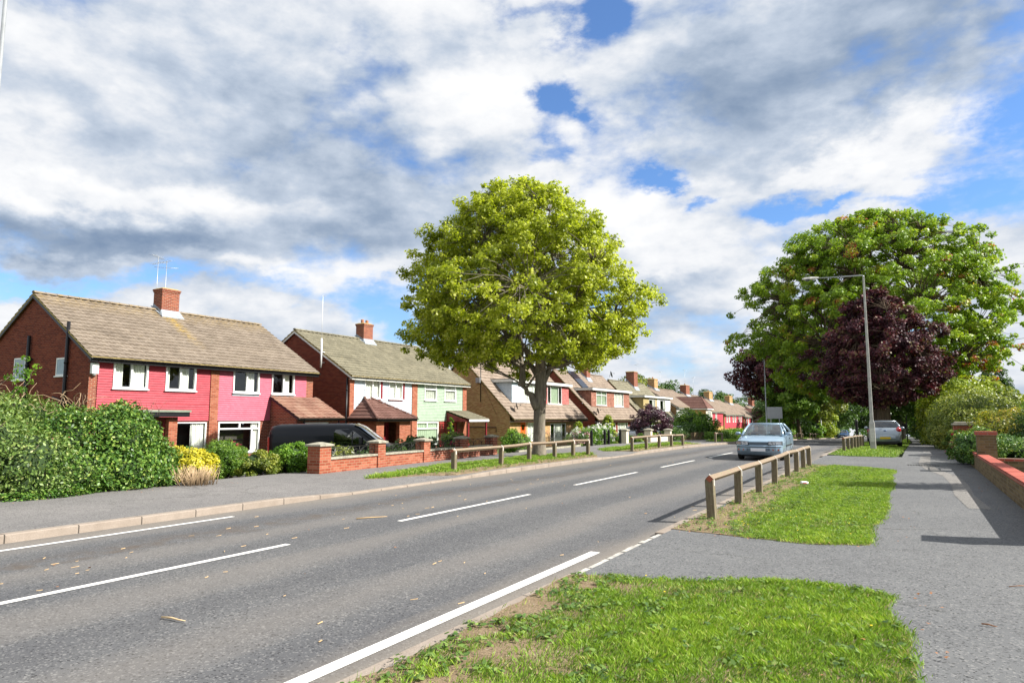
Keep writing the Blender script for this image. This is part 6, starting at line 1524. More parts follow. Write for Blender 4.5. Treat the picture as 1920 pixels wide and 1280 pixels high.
# ---- black panel van
def van(loc, rz, tilt, label):
    pm = paint('black van paint', (.005, .007, .012), rough=.3, metal=.0); pb = pm.node_tree.nodes['Principled BSDF']; pb.inputs['Coat Weight'].default_value = .22; pb.inputs['Specular IOR Level'].default_value = .25
    t = empty('panel_van', loc, rz, label, 'van'); t.rotation_euler = (0, tilt, rz)
    mb = MB(); V = [(-2.67, .40, 1.72, .86, .03, .84), (-2.60, .30, 1.86, .93, .05, .84), (-2.35, .24, 1.93, .965, .05, .84), (-1.0, .22, 1.95, .985, .05, .84), (.3, .22, 1.95, .985, .05, .84), (.85, .22, 1.92, .985, .05, .84), (1.15, .22, 1.80, .985, .05, .85), (1.45, .22, 1.57, .985, .05, .87), (1.75, .22, 1.34, .98, .05, .90), (1.98, .22, 1.17, .97, .05, .92), (2.25, .22, 1.07, .945, .04, .92), (2.45, .24, .98, .90, .03, .92), (2.60, .28, .86, .82, .02, .9), (2.67, .34, .70, .72, .0, .9)]
    loft(mb, V); b = mb.build('body', pm, t); cut(b, [(1.78, -1.4, -.70, .33, .40), (1.78, .70, 1.4, .33, .40), (-1.52, -1.4, -.70, .33, .40), (-1.52, .70, 1.4, .33, .40)])
    mb = MB(); mb.box(-2.4, 2.3, -.68, .68, .16, .8); mb.build('floor_pan', M['trim'], t)
    for x in (1.78, -1.52):
        for s in (-1, 1): wheel(t, x, s * .87, .33, .22, side=s)
    def half(s, x, z):
        for a, c in zip(V[:-1], V[1:]):
            if a[0] <= x <= c[0]:
                u = (x - a[0]) / (c[0] - a[0]); q = [a[i] + (c[i] - a[i]) * u for i in range(6)]
                h = section(q[1], q[2], q[3], q[4], q[5])
                for (y0, z0), (y1, z1) in zip(h[1:-1], h[2:]):
                    if z0 <= z <= z1 and y0 > q[3]*.5: return s * (y0 + (y1 - y0) * (z - z0) / (z1 - z0 + 1e-9))
                return s * h[7][0]
        return s * .9
    for s in (-1, 1):
        out = [(.12, 1.18), (.12, 1.62), (.20, 1.74), (.72, 1.76), (.98, 1.66), (1.30, 1.42), (1.52, 1.22), (1.35, 1.14), (.8, 1.10), (.3, 1.12)]
        g = MB(); cx, cz = .75, 1.4; pts = [Vector((x, half(s, x, z) + s*.010, z)) for x, z in out]; c = Vector((cx, half(s, cx, cz) + s*.014, cz))
        g.mesh([c] + pts, [(0, 1+i, 1+(i+1) % len(pts)) for i in range(len(pts))], 0, True); g.build('side_window', M['vanglass'], t)
        g = MB(); g.box(.88, .92, min(half(s, .9, 1.4)*1.0, half(s, .9, 1.4) + s*.02), max(half(s, .9, 1.4), half(s, .9, 1.4) + s*.02), 1.12, 1.66); g.build('window_divider', M['trim'], t)
        for pts in ([(-.05, .30), (-.05, .9), (-.05, 1.5), (-.0, 1.84)], [(1.48, .62), (1.50, .9), (1.52, 1.12)], [(-1.25, .30), (-1.25, 1.0), (-1.25, 1.84)]):
            seam(t, [(x, half(s, x, z) + s*.001, z) for x, z in pts], r_=.007)
        seam(t, [(x, half(s, x, z), z) for x, z in [(-2.3, 1.0), (-2.1, .90), (-1.6, .87), (-.6, .87), (.5, .87), (1.4, .90)]], 'body_crease', .006, pm)
        mb = MB(); mb.box(1.22, 1.34, s*1.02 - .0, s*1.02 + s*.17, 1.12, 1.42); mb.tube([(1.3, s*.94, 1.16), (1.28, s*1.06, 1.2)], .03, 6); mb.build('wing_mirror', M['trim'], t, bevel=.03)
        mb = MB(); mb.box(.02, .22, min(half(s, .1, .98), half(s, .1, .98)+s*.03), max(half(s, .1, .98), half(s, .1, .98)+s*.03), .96, 1.0); mb.build('door_handle', M['trim'], t)
        mb = MB(); mb.hexa([(2.20, s*.93, .86), (2.50, s*.74, .80), (2.46, s*.74, .93), (2.15, s*.93, 1.02)], [(2.24, s*.97, .87), (2.585, s*.76, .80), (2.50, s*.76, .955), (2.17, s*.965, 1.035)]); mb.build('headlight', M['lampglass'], t, bevel=.02)
        mb = MB(); mb.box(-2.70, -2.62, s*.80, s*.93, .75, 1.45); mb.build('tail_light', M['redlamp'], t, bevel=.02)
    g = MB(); vs = []
    for x, z in ((.93, 1.935), (1.2, 1.81), (1.5, 1.575), (1.80, 1.35), (1.93, 1.255)):
        for y in (-.80, -.4, 0, .4, .80): vs.append((x, y, z + .045 - .03 * (abs(y) / .8) ** 2))
    g.mesh(vs, [(5*i+j, 5*i+j+1, 5*i+5+j+1, 5*i+5+j) for i in range(4) for j in range(4)], 0, True); g.build('windscreen', M['vanglass'], t)
    mb = MB(); mb.box(2.60, 2.70, -.5, .5, .60, .76, 0); mb.box(2.62, 2.72, -.27, .27, .40, .51, 1); mb.build('grille', [M['trim'], M['plate_w']], t)
    return t
M['vanglass'] = glassmat('van side glass', (.06, .08, .09), minr=.12)
van((-21.55, 22.35, gz(-21.55, 22.35) + .045), R(30), R(-.6), 'long black panel van parked on the driveway behind the garden wall')
# ================================================================== PLANTS
def prof(pl, z):
    if z <= pl[0][0] or z >= pl[-1][0]: return 0.0
    for (a, ra), (b, rb) in zip(pl[:-1], pl[1:]):
        if a <= z <= b: return ra + (rb - ra) * (z - a) / (b - a)
    return 0.0
def leaf_object(name, clumps, n, size, mtl, parent, rs, kind='oval', up=.5, out=.5, shell=.55, ctint=None, tspread=.22, centre=None, sj=.35, fold=.25):
    """clumps: array (k,4) x y z r ; leaves are scattered in each clump, denser near its skin"""
    C = np.asarray(clumps, float); k = len(C); w_ = C[:, 3] ** 2; w_ = w_ / w_.sum()
    idx = rs.choice(k, n, p=w_); d = rs.normal(0, 1, (n, 3)); d /= np.linalg.norm(d, axis=1, keepdims=True)
    rr = rs.uniform(shell, 1.0, n) ** .6 * C[idx, 3]; d[:, 2] *= .75
    P_ = C[idx, :3] + d * rr[:, None]
    ctr = C[:, :3].mean(0) if centre is None else np.array(centre)
    o = P_ - ctr; o /= np.linalg.norm(o, axis=1, keepdims=True) + 1e-9
    N_ = rs.normal(0, .55, (n, 3)) + d * .35 + o * out; N_[:, 2] += up
    S = size * rs.uniform(1 - sj, 1 + sj, n)
    V, kk = leaves_arr(P_, N_, S, kind, rs, fold)
    ct = rs.uniform(0, 1, k) if ctint is None else np.asarray(ctint)
    T = np.clip(ct[idx] * .6 + .2 + rs.normal(0, tspread, n), 0, 1) if ctint is None else np.clip(ct[idx] + rs.normal(0, tspread, n), 0, 1)
    return bulk(name, V, kk, mtl, parent, tint=T)
def limb_path(a, b, rn, wob=.12, n=4, droop=0.0):
    a = Vector(a); b = Vector(b); L = (b - a).length; pts = []
    for i in range(n + 1):
        t = i / n; p = a.lerp(b, t) + Vector((rn.uniform(-1, 1), rn.uniform(-1, 1), rn.uniform(-1, 1))) * wob * L * .25 * math.sin(PI * t)
        p.z += math.sin(PI * t) * L * .10 - droop * t * t; pts.append(p)
    return pts
def tree(name, label, loc, trunk, limbs, pl, centre, ncl, clr, nleaf, lsize, leafm, barkm, seed, kind='oval', ell=(1, 1), inner=.35, group=None, cat='tree', tintf=None, limb_r=.12, twig=True, shell=.55, up=.5, ring=(.62, 1.0), keep=None, tspread=.22, out=.5):
    """trunk: [(x,y,z,r)...]; limbs: end points of main limbs; pl: crown profile [(z, radius)...]"""
    rs_ = np.random.RandomState(seed); rn = random.Random(seed)
    t = empty(name, loc, 0, label, cat, group)
    mb = MB(); mb.tube([p[:3] for p in trunk], [p[3] for p in trunk], 14)
    tips = []; z0, z1 = pl[0][0], pl[-1][0]; tries = 0
    while len(tips) < ncl and tries < ncl * 60:
        tries += 1
        z = rn.uniform(z0, z1); r0 = prof(pl, z)
        if rn.random() > (r0 / max(p[1] for p in pl)) ** .8 + .05: continue
        a = rn.uniform(0, 2 * PI)
        lump = 1 + .08 * math.sin(3 * a + z * 1.3 + seed) + .09 * math.sin(7 * a - 2.1 * z) + .08 * math.sin(12 * a + 4.3 * z)
        q = rn.uniform(*ring) if rn.random() > inner else rn.uniform(.15, .75)
        rad = r0 * q * lump
        p = Vector((centre[0] + rad * math.cos(a) * ell[0], centre[1] + rad * math.sin(a) * ell[1], z))
        if keep and not keep(p): continue
        tips.append(p)
    lp = []
    for (st, e, r_) in limbs:
        pts = limb_path(st, e, rn, .35, 6); mb.tube(pts, [r_ * (1 - .75 * i / 6) for i in range(7)], 9); lp.append((pts, r_))
    if twig:
        for p in tips:
            best = None
            for pts, r_ in lp:
                for i, q in enumerate(pts[2:], 2):
                    d = (q - p).length + (0 if q.z < p.z else .8)
                    if best is None or d < best[0]: best = (d, q, r_ * (1 - .75 * i / 6))
            if best[0] > .2:
                pts = limb_path(best[1], p, rn, .3, 3); r_ = min(best[2] * .7, .018 * best[0] + .012); mb.tube(pts, [r_, r_ * .75, r_ * .5, r_ * .25], 5, cap=False)
    mb.build('trunk', barkm, t)
    cl = np.array([(p.x, p.y, p.z, clr * rn.uniform(.65, 1.3)) for p in tips])
    ct = None if tintf is None else np.array([tintf(p, rn) for p in tips])
    leaf_object('crown', cl, nleaf, lsize, leafm, t, rs_, kind, ctint=ct, shell=shell, up=up, centre=(centre[0], centre[1], (z0 + z1) / 2), tspread=tspread, out=out)
    return t
def L(stops, **k): return stops
M['lf_gold'] = leafmat('yellow green maple leaf', [(0, (.16, .21, .012)), (.4, (.33, .385, .02)), (.75, (.50, .545, .045)), (1, (.66, .68, .17))], .50)
M['lf_maple'] = leafmat('green red maple leaf', [(0, (.13, .23, .015)), (.45, (.26, .39, .026)), (.80, (.42, .50, .045)), (.89, (.52, .42, .07)), (.95, (.45, .14, .05)), (1, (.42, .08, .06))], .38)
M['lf_purple'] = leafmat('dark purple leaf', [(0, (.028, .009, .015)), (.5, (.075, .021, .032)), (.85, (.14, .035, .042)), (1, (.17, .13, .05))], .18, .55, .3, (1.2, .6, .6))
M['lf_plum'] = leafmat('plum shrub leaf', [(0, (.03, .010, .022)), (.6, (.09, .03, .055)), (1, (.20, .09, .12))], .2, .4, .6, (1.2, .6, .6))
M['lf_dark'] = leafmat('dark green leaf', [(0, (.025, .06, .010)), (.6, (.065, .14, .02)), (1, (.14, .24, .04))], .25)
M['lf_mid'] = leafmat('mid green leaf', [(0, (.05, .12, .012)), (.6, (.13, .25, .022)), (1, (.27, .39, .05))], .33)
M['lf_olive'] = leafmat('olive green leaf', [(0, (.07, .11, .015)), (.5, (.18, .23, .03)), (1, (.38, .39, .07))], .33)
M['lf_ivy'] = leafmat('glossy ivy leaf', [(0, (.025, .07, .012)), (.5, (.08, .18, .025)), (.85, (.20, .32, .05)), (1, (.36, .44, .10))], .18, .42, .4)
M['lf_rose'] = leafmat('bramble leaf', [(0, (.05, .10, .02)), (.5, (.14, .23, .05)), (.9, (.30, .40, .11)), (1, (.42, .45, .18))], .3)
M['lf_yellow'] = leafmat('bright yellow leaf', [(0, (.28, .30, .02)), (.5, (.58, .52, .03)), (1, (.78, .68, .08))], .35, ttint=(1.1, 1.1, .5))
M['lf_fresh'] = leafmat('fresh green shrub leaf', [(0, (.05, .14, .012)), (.5, (.14, .28, .022)), (1, (.27, .42, .05))], .35)
M['lf_hedge_y'] = leafmat('golden hedge leaf', [(0, (.09, .12, .018)), (.5, (.24, .26, .03)), (.85, (.42, .36, .05)), (1, (.52, .36, .07))], .35)
M['lf_conifer'] = leafmat('bright conifer leaf', [(0, (.10, .17, .01)), (.6, (.30, .38, .02)), (1, (.48, .52, .05))], .25)
M['lf_white'] = leafmat('white petals', [(0, (.60, .60, .52)), (1, (.85, .85, .80))], .3, ttint=(1, 1, 1))
M['lf_red'] = leafmat('crimson petals', [(0, (.30, .01, .05)), (1, (.62, .03, .14))], .3, ttint=(1, .5, .6))
M['lf_pinkp'] = leafmat('pink petals', [(0, (.55, .30, .34)), (1, (.78, .52, .56))], .3, ttint=(1, .8, .8))
M['stem'] = plain('woody stem', (.11, .085, .06), .9, var=.3)
M['drystem'] = plain('dry stalk', (.42, .30, .18), .9, var=.3)
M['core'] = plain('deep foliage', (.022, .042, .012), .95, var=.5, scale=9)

# ---- the yellow green street tree
loc = (-12.35, 23.75, .10)
pl = [(2.95, 1.4), (3.35, 2.6), (4.05, 3.85), (4.8, 4.45), (5.7, 4.62), (6.7, 4.42), (7.6, 4.0), (8.6, 3.5), (9.5, 2.8), (10.2, 2.0), (10.75, .8)]
trunk = [(0, 0, -.1, .38), (0, 0, .06, .30), (0, .02, .5, .25), (.0, .03, 1.2, .232), (.02, .04, 1.9, .235), (.05, .05, 2.35, .25), (.07, .06, 2.9, .23), (.05, .06, 3.6, .21), (.1, 0, 4.6, .16), (.1, 0, 6.0, .10), (.05, 0, 8.0, .05)]
lim = []
rn_ = random.Random(3)
bz = [(.05, -.05, 2.1)] + [(.07, .05, 2.9 + .25 * i) for i in range(13)]
for i in range(14):
    a = i * 2.4 + .4; z = 4.3 + i * .38; rr_ = prof(pl, z + .5) * .72
    if i == 0: continue
    lim.append(((bz[i][0], bz[i][1], bz[i][2]), (rr_ * math.cos(a) - .4, rr_ * math.sin(a) - .2, min(z + .9, 9.6)), .125 - .004 * i))
# the heavy low limb that leaves the trunk on the left
lim.append(((-.02, -.1, 1.85), (-.62, -.45, 2.85), .17)); lim.append(((-.55, -.4, 2.7), (-.55, -.4, 4.3), .15)); lim.append(((-.55, -.4, 4.1), (-2.9, -1.6, 5.6), .09)); lim.append(((-.5, -.4, 4.1), (-.6, -2.6, 6.2), .09))
lim.append(((.1, .1, 2.75), (1.1, .7, 4.4), .13)); lim.append(((1.0, .6, 4.2), (3.2, 1.9, 5.2), .09)); lim.append(((1.0, .6, 4.3), (1.6, 2.4, 6.8), .08))
mt = tree('maple_tree', 'round crowned yellow green maple behind the rail fence across the road', loc, trunk, lim, pl, (-.55, -.31), 1700, .30, 150000, .112, M['lf_gold'], M['bark'], 5, 'maple', inner=.24, shell=.05, up=.55, ring=(.72, 1.04), tspread=.24, keep=lambda p: not (p.z < 5.2 and (p.x + .42) ** 2 + (p.y + .24) ** 2 < (2.6 - .4 * (p.z - 3)) ** 2))
mb = MB(); mb.lathe([(0, .0), (.10, .0), (.125, -.02), (.13, -.2)], (0, 0, 0), 'z', 14); o = mb.build('pruning_scar', plain('cut wood', (.36, .33, .27), .9, var=.3), mt); o.location = (.24, .02, 2.28); o.rotation_euler = (0, R(58), R(-20))
mb = MB(); mb.tube([(-.2, .0, .0), (-.5, -.1, .02), (-.9, -.3, -.03)], [.12, .07, .02], 7); mb.tube([(.1, -.2, .02), (.4, -.6, .0), (.6, -.9, -.04)], [.12, .07, .02], 7); mb.build('root', M['bark'], mt)

# ---- purple leaved tree by the silver car, then the big green and red maple behind it
def stdtree(name, label, loc, h, r_, z0, ncl, clr, nl, ls, lm, bm, seed, kind='oval', lean=0.0, tr=.2, shape='round', ell=(1, 1), tintf=None, inner=.3, group=None, keep=None, nlimb=9, cat='tree', shell=.5, up=.5, tspread=.22):
    sh = {'round': [(0, .35), (.12, .75), (.3, .97), (.48, 1), (.65, .92), (.8, .74), (.92, .45), (1, .08)],
          'cone': [(0, .5), (.08, .9), (.2, 1), (.4, .8), (.6, .58), (.8, .33), (1, .04)],
          'col': [(0, .4), (.1, .85), (.3, 1), (.6, .95), (.85, .6), (1, .1)],
          'egg': [(0, .25), (.15, .85), (.33, 1), (.55, .86), (.75, .6), (.9, .36), (1, .1)]}[shape]
    pl = [(z0 + (h - z0) * a, r_ * b) for a, b in sh]; rn = random.Random(seed)
    trunk = [(0, 0, -.5, tr * 1.5), (0, 0, .1, tr * 1.15), (lean * .3, 0, z0 * .6, tr), (lean, 0, z0 + .2, tr * .85), (lean, .1, z0 + (h - z0) * .45, tr * .5), (lean, 0, z0 + (h - z0) * .85, tr * .15)]
    lim = []
    for i in range(nlimb):
        a = i * 2.4 + seed; t = (i + .5) / nlimb; zz = z0 + (h - z0) * (.15 + .7 * t); rr_ = prof(pl, zz) * .72
        lim.append(((lean, .05, z0 * .75 + (h - z0) * .42 * t), (lean + rr_ * math.cos(a) * ell[0], rr_ * math.sin(a) * ell[1], zz), tr * .45 * (1 - .4 * t)))
    return tree(name, label, loc, trunk, lim, pl, (lean, 0), ncl, clr, nl, ls, lm, bm, seed, kind, ell=ell, tintf=tintf, inner=inner, group=group, keep=keep, cat=cat, shell=shell, up=up, tspread=tspread)
stdtree('purple_maple_tree', 'dark purple leaved tree rising right behind the silver hatchback', (-1.15, 51.5, tz(51.5)), 10.2, 4.3, 2.6, 600, .40, 58000, .165, M['lf_purple'], M['bark_dark'], 11, 'maple', tr=.42, shape='egg', inner=.3, shell=.15, keep=lambda p: math.sin(p.x * 2.1 + p.z * 1.7) + math.sin(p.y * 1.9 - p.z * 1.3 + 1) + math.sin(p.x * 4.3 - p.z * 3.1) > -1.05)
def red_tint(p, rn):
    t = rn.uniform(.15, .58)
    q = math.sin(p.x * 1.1 + 2) + math.sin(p.y * .9) + math.sin(p.z * 1.5 + p.x)
    if q > 1.7 and rn.random() < .5: t = rn.uniform(.66, .84)
    if rn.random() < .02: t = rn.uniform(.85, .95)
    if p.x > 6.5 and p.z < 8 and rn.random() < .35: t = rn.uniform(.8, .97)
    if p.x > 2: t += .06
    return t
stdtree('maple_tree', 'huge spreading green maple with red tipped sprays behind the purple tree', (-1.75, 64.5, tz(64.5)), 19.6, 10.9, 3.4, 2300, .46, 185000, .205, M['lf_maple'], M['bark_dark'], 12, 'maple', tr=.55, shape='round', ell=(1.0, .8), tintf=red_tint, inner=.28, nlimb=14, shell=.2, tspread=.13)
# trees further along the right verge and in the gardens
for (x, y, h_, r_, z0, lm, lab, sd_, nl) in ((-.7, 74, 10, 4.2, 2.5, 'lf_dark', 'dark street tree with a leaning pale trunk beyond the silver car', 21, 16000), (-.5, 86, 11, 4.8, 2.5, 'lf_dark', 'second dark tree in the row along the far footpath', 22, 15000), (-.4, 100, 11, 5, 2.5, 'lf_mid', 'third tree in the shaded row along the far footpath', 23, 13000), (-.2, 118, 12, 5.5, 2.5, 'lf_dark', 'fourth and farthest tree in the row along the footpath', 24, 12000)):
    stdtree('street_tree', lab, (x, y, tz(y)), h_, r_, z0, 110, .85, nl, .30, M[lm], M['bark'], sd_, 'oval', tr=.24, lean=.4, group='trees along the right hand verge', nlimb=6)
stdtree('copper_beech_tree', 'dark purple tree hanging over the far houses left of the green maple', (-12.2, 92, tz(92)), 13.0, 7.0, 4.4, 260, .95, 42000, .30, M['lf_purple'], M['bark_dark'], 31, 'maple', tr=.35, inner=.3, ell=(1, .8))
stdtree('field_maple_tree', 'light green tree with slim trunk standing at the far kerb', (-10.9, 88.5, tz(88.5)), 8.8, 3.9, 2.8, 150, .75, 24000, .24, M['lf_mid'], M['bark_dark'], 32, 'maple', tr=.20, lean=-.3)
stdtree('field_maple_tree', 'greyer green tree to the right of the light green one', (-10.6, 105, tz(105)), 8.6, 4.4, 2.8, 120, .75, 17000, .27, M['lf_olive'], M['bark_dark'], 33, 'oval', tr=.22)
stdtree('broadleaf_tree', 'dark tree behind the distant road bend under the maple', (-13, 140, tz(140)), 13, 7.5, 2.0, 120, 1.2, 16000, .45, M['lf_dark'], M['bark_dark'], 34)
stdtree('broadleaf_tree', 'dark green tree filling the end of the road', (-5, 190, tz(190)), 15, 9.5, 1.5, 120, 1.5, 15000, .55, M['lf_dark'], M['bark_dark'], 35)
stdtree('broadleaf_tree', 'mid green tree closing the view right of the road end', (6, 205, tz(205)), 14, 9, 1.0, 120, 1.5, 14000, .55, M['lf_mid'], M['bark_dark'], 36)
stdtree('broadleaf_tree', 'dense tree behind the sign and far pink houses', (-22, 150, tz(150)), 9, 5.5, 1.0, 100, 1.1, 12000, .4, M['lf_dark'], M['bark_dark'], 37)
# trees over the roofs
for (px_, y, x, h_, r_, lm, lab, sd_) in ((0, 148, -52, 13.5, 6.5, 'lf_olive', 'light green tree top behind the pale fronted terrace roof', 41), (0, 170, -52, 13.5, 7.0, 'lf_dark', 'dark tree top between the two brown chimneys', 42), (0, 215, -52, 14.5, 6.5, 'lf_dark', 'dark green tree behind the farthest brown chimney', 43), (0, 238, -52, 14, 6.5, 'lf_dark', 'dark round tree above the red chimneyed house', 44), (0, 262, -48, 15, 7.5, 'lf_dark', 'last dark tree over the distant roofs', 45)):
    stdtree('background_tree', lab, (x, y, tz(y)), h_, r_, 2, 90, 1.3, 9000, .5, M[lm], M['bark_dark'], sd_, group='trees showing over the roofs')
for (x, y, h_, lab, sd_) in ((17.9, 195, 17.5, 'left one of two narrow poplars on the skyline', 51), (20.6, 197, 16.6, 'right one of two narrow poplars on the skyline', 52)):
    stdtree('poplar_tree', lab, (x, y, tz(y)), h_, 2.3, 2, 90, .9, 9000, .40, M['lf_dark'], M['bark_dark'], sd_, shape='col', group='two skyline poplars')
for (x, y, h_, r_, lm, lab, sd_) in ((24, 150, 9.5, 6, 'lf_mid', 'rounded tree under the two poplars', 53), (29, 168, 11, 7.5, 'lf_mid', 'tree right of the two poplars', 54), (16, 160, 9.5, 6, 'lf_olive', 'olive tree left of the two poplars', 55), (10.5, 120, 8.5, 4.5, 'lf_olive', 'pale bushy tree above the long hedge', 56), (40, 175, 11, 9, 'lf_dark', 'dark tree at the right skyline', 57)):
    stdtree('background_tree', lab, (x, y, tz(y)), h_, r_, 1, 90, 1.2, 9000, .45, M[lm], M['bark_dark'], sd_, group='trees on the right skyline')
stdtree('conifer_tree', 'tall dark conifer at the right edge of the view', (10.6, 41, .0), 8.8, 2.1, .5, 150, .6, 26000, .16, M['lf_dark'], M['bark_dark'], 58, shape='cone', tr=.2)
stdtree('conifer_tree', 'bushy dark conifer in the right hand garden beside the wall', (4.1, 19.3, .0), 4.4, .9, 1.0, 70, .35, 9000, .09, M['lf_dark'], M['bark_dark'], 59, shape='round', tr=.08)

# ---- shrubs and hedges
def shrub(name, label, loc, radii, lm, n, ls, seed, lumps=26, cat='shrub', group=None, kind='oval', flowers=None, core=True, box=False, up=.45, lump_r=.34, stems=True, ragged=.0, shell=.45):
    """radii (rx, ry, h): mound of leaf clumps over a dark twiggy core"""
    rs_ = np.random.RandomState(seed); rn = random.Random(seed); t = empty(name, loc, 0, label, cat, group); rx, ry, h = radii
    cl = []
    for i in range(lumps):
        if box:
            x = rn.uniform(-1, 1); y = rn.uniform(-1, 1); z = rn.uniform(.12, .95)
            k = rn.random()
            if k < .35: z = rn.uniform(.8, .97)
            elif k < .7: y = rn.choice([-1, 1]) * rn.uniform(.75, 1)
            else: x = rn.choice([-1, 1]) * rn.uniform(.75, 1)
            p = (x * rx * .92, y * ry * .95, z * h * (1 + rn.uniform(-ragged, ragged)))
        else:
            a = rn.uniform(0, 2*PI); ph = math.acos(rn.uniform(-.75, 1)); q = rn.uniform(.72, 1.0) * (1 + rn.uniform(-ragged, ragged))
            p = (rx * q * math.sin(ph) * math.cos(a), ry * q * math.sin(ph) * math.sin(a), h * .42 + h * .56 * q * math.cos(ph))
        p = (p[0], p[1], max(p[2], .05)); cl.append((*p, lump_r * min(rx, ry, h * .7) * rn.uniform(.7, 1.3)))
    mb = MB()
    if stems:
        for i in range(7):
            c = cl[i % len(cl)]; mb.tube(limb_path((rn.uniform(-.1, .1), rn.uniform(-.1, .1), -.1), c[:3], rn, .3, 4), [.03, .025, .02, .012, .006], 5)
    else: mb.tube([(0, 0, -.1), (0, 0, h * .5)], .03, 5)
    mb.build('stem', M['stem'], t)
    if core:
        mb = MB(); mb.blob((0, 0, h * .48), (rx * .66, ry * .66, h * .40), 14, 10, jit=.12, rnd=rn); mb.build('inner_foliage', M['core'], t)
    leaf_object('foliage', cl, n, ls, lm, t, rs_, kind, up=up, shell=shell)
    if flowers:
        fm, fn, fs, nm = flowers; k = rs_.choice(len(cl), fn); C = np.array(cl)[k]; d = rs_.normal(0, 1, (fn, 3)); d[:, 2] = np.abs(d[:, 2]); d /= np.linalg.norm(d, axis=1, keepdims=True)
        Pf = C[:, :3] + d * C[:, 3:4] * 1.12; Pp = np.repeat(Pf, 6, 0) + rs_.normal(0, fs * .35, (fn * 6, 3)); V, kk = leaves_arr(Pp, np.repeat(d, 6, 0) + rs_.normal(0, .5, (fn * 6, 3)), np.full(fn * 6, fs), 'oval', rs_, .1)
        bulk(nm, V, kk, fm, t, tint=rs_.uniform(0, 1, fn * 6))
    return t
# left foreground hedge: rose/bramble thicket and ivy mound
def mound(name, label, loc, blobs, lm, n, ls, seed, cat='bush', kind='oval', up=.4, cr=.17, extra=None, per=90, shell=.4, droop=0):
    rs_ = np.random.RandomState(seed); rn = random.Random(seed); t = empty(name, loc, 0, label, cat); cl = []; mb = MB(); st = MB()
    tot = sum(b[3] * b[5] for b in blobs)
    for (x, y, z, rx, ry, rz_) in blobs:
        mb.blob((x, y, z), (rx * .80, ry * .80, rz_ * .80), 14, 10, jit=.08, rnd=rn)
        for i in range(int(per * rx * rz_ / tot * len(blobs))):
            d = Vector((rn.gauss(0, 1), rn.gauss(0, 1), rn.gauss(0, 1))).normalized(); q = rn.uniform(.80, 1.03)
            p = (x + d.x*rx*q, y + d.y*ry*q, z + d.z*rz_*q)
            if p[2] > .02: cl.append((*p, cr * rn.uniform(.6, 1.5)))
        for i in range(4):
            a = rn.uniform(0, 2*PI); st.tube(limb_path((x*.8, y*.8, -.1), (x + rx*.8*math.cos(a), y + ry*.8*math.sin(a), z + rz_*.6), rn, .3, 4), [.03, .025, .018, .012, .006], 5)
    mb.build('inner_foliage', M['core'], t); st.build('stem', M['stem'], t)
    leaf_object('foliage', cl, n, ls, lm, t, rs_, kind, up=up, shell=shell, out=.35)
    return t, rs_, rn
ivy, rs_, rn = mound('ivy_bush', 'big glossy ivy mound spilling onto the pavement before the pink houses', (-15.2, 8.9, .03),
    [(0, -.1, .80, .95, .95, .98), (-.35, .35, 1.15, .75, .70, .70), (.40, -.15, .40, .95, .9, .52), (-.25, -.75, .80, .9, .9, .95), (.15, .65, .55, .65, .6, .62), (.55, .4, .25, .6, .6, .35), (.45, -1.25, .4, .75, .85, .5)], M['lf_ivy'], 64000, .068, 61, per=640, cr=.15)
mb = MB()
for i in range(26):
    a = rn.uniform(-1.3, 1.0); b_ = rn.uniform(-.6, 1.1); z = 1.55 + rn.uniform(-.1, .25); p = Vector((-.3 + a * .5, b_, z)); q = p + Vector((rn.uniform(-.25, .25), rn.uniform(-.25, .25), rn.uniform(.15, .5))); mb.tube(limb_path(p, q, rn, .3, 3), [.006, .005, .004, .002], 4)
mb.build('sprig', M['stem'], ivy)
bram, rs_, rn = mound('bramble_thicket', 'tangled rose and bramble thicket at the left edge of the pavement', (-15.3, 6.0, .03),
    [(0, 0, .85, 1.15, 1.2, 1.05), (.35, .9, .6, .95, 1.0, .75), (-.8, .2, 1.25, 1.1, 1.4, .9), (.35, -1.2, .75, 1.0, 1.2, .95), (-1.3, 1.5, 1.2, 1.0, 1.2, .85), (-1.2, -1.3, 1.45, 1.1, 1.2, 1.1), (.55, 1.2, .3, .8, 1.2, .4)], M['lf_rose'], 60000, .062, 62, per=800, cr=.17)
mb = MB()
for i in range(90):
    a = rn.uniform(-1.6, 1.0); b_ = rn.uniform(-1.6, 2.6); z = 1.5 + rn.uniform(-.1, .45); p = Vector((-.6 + a * .6, b_, z)); q = p + Vector((rn.uniform(-.5, .5), rn.uniform(-.5, .5), rn.uniform(.1, .75))); mb.tube(limb_path(p, q, rn, .5, 4, rn.uniform(0, .25)), [.006, .0055, .005, .004, .002], 4)
mb.build('dry_cane', M['drystem'], bram)
mb = MB(); cl = []
for i in range(16):
    b_ = rn.uniform(-2.2, 1.4); p = Vector((-.4, b_, 1.8)); q = p + Vector((rn.uniform(-.5, .3), rn.uniform(-.3, .9), rn.uniform(.5, 1.35))); pts = limb_path(p, q, rn, .4, 5); mb.tube(pts, [.010, .009, .008, .006, .005, .003], 5)
    for pp in pts[1:]: cl.append((*pp, .09))
mb.build('arching_shoot', M['stem'], bram)
leaf_object('shoot_leaves', cl, 2200, .06, M['lf_fresh'], bram, rs_, 'oval')
n = 160; d = rs_.normal(0, 1, (n, 3)); Pf = np.stack([rs_.uniform(-.2, 1.25, n), rs_.uniform(-1.8, 2.4, n), rs_.uniform(.3, 1.5, n)], 1); V, kk = leaves_arr(Pf, d, np.full(n, .03), 'oval', rs_, .2); bulk('hip', V, kk, M['lf_red'], bram, tint=rs_.uniform(0, 1, n))
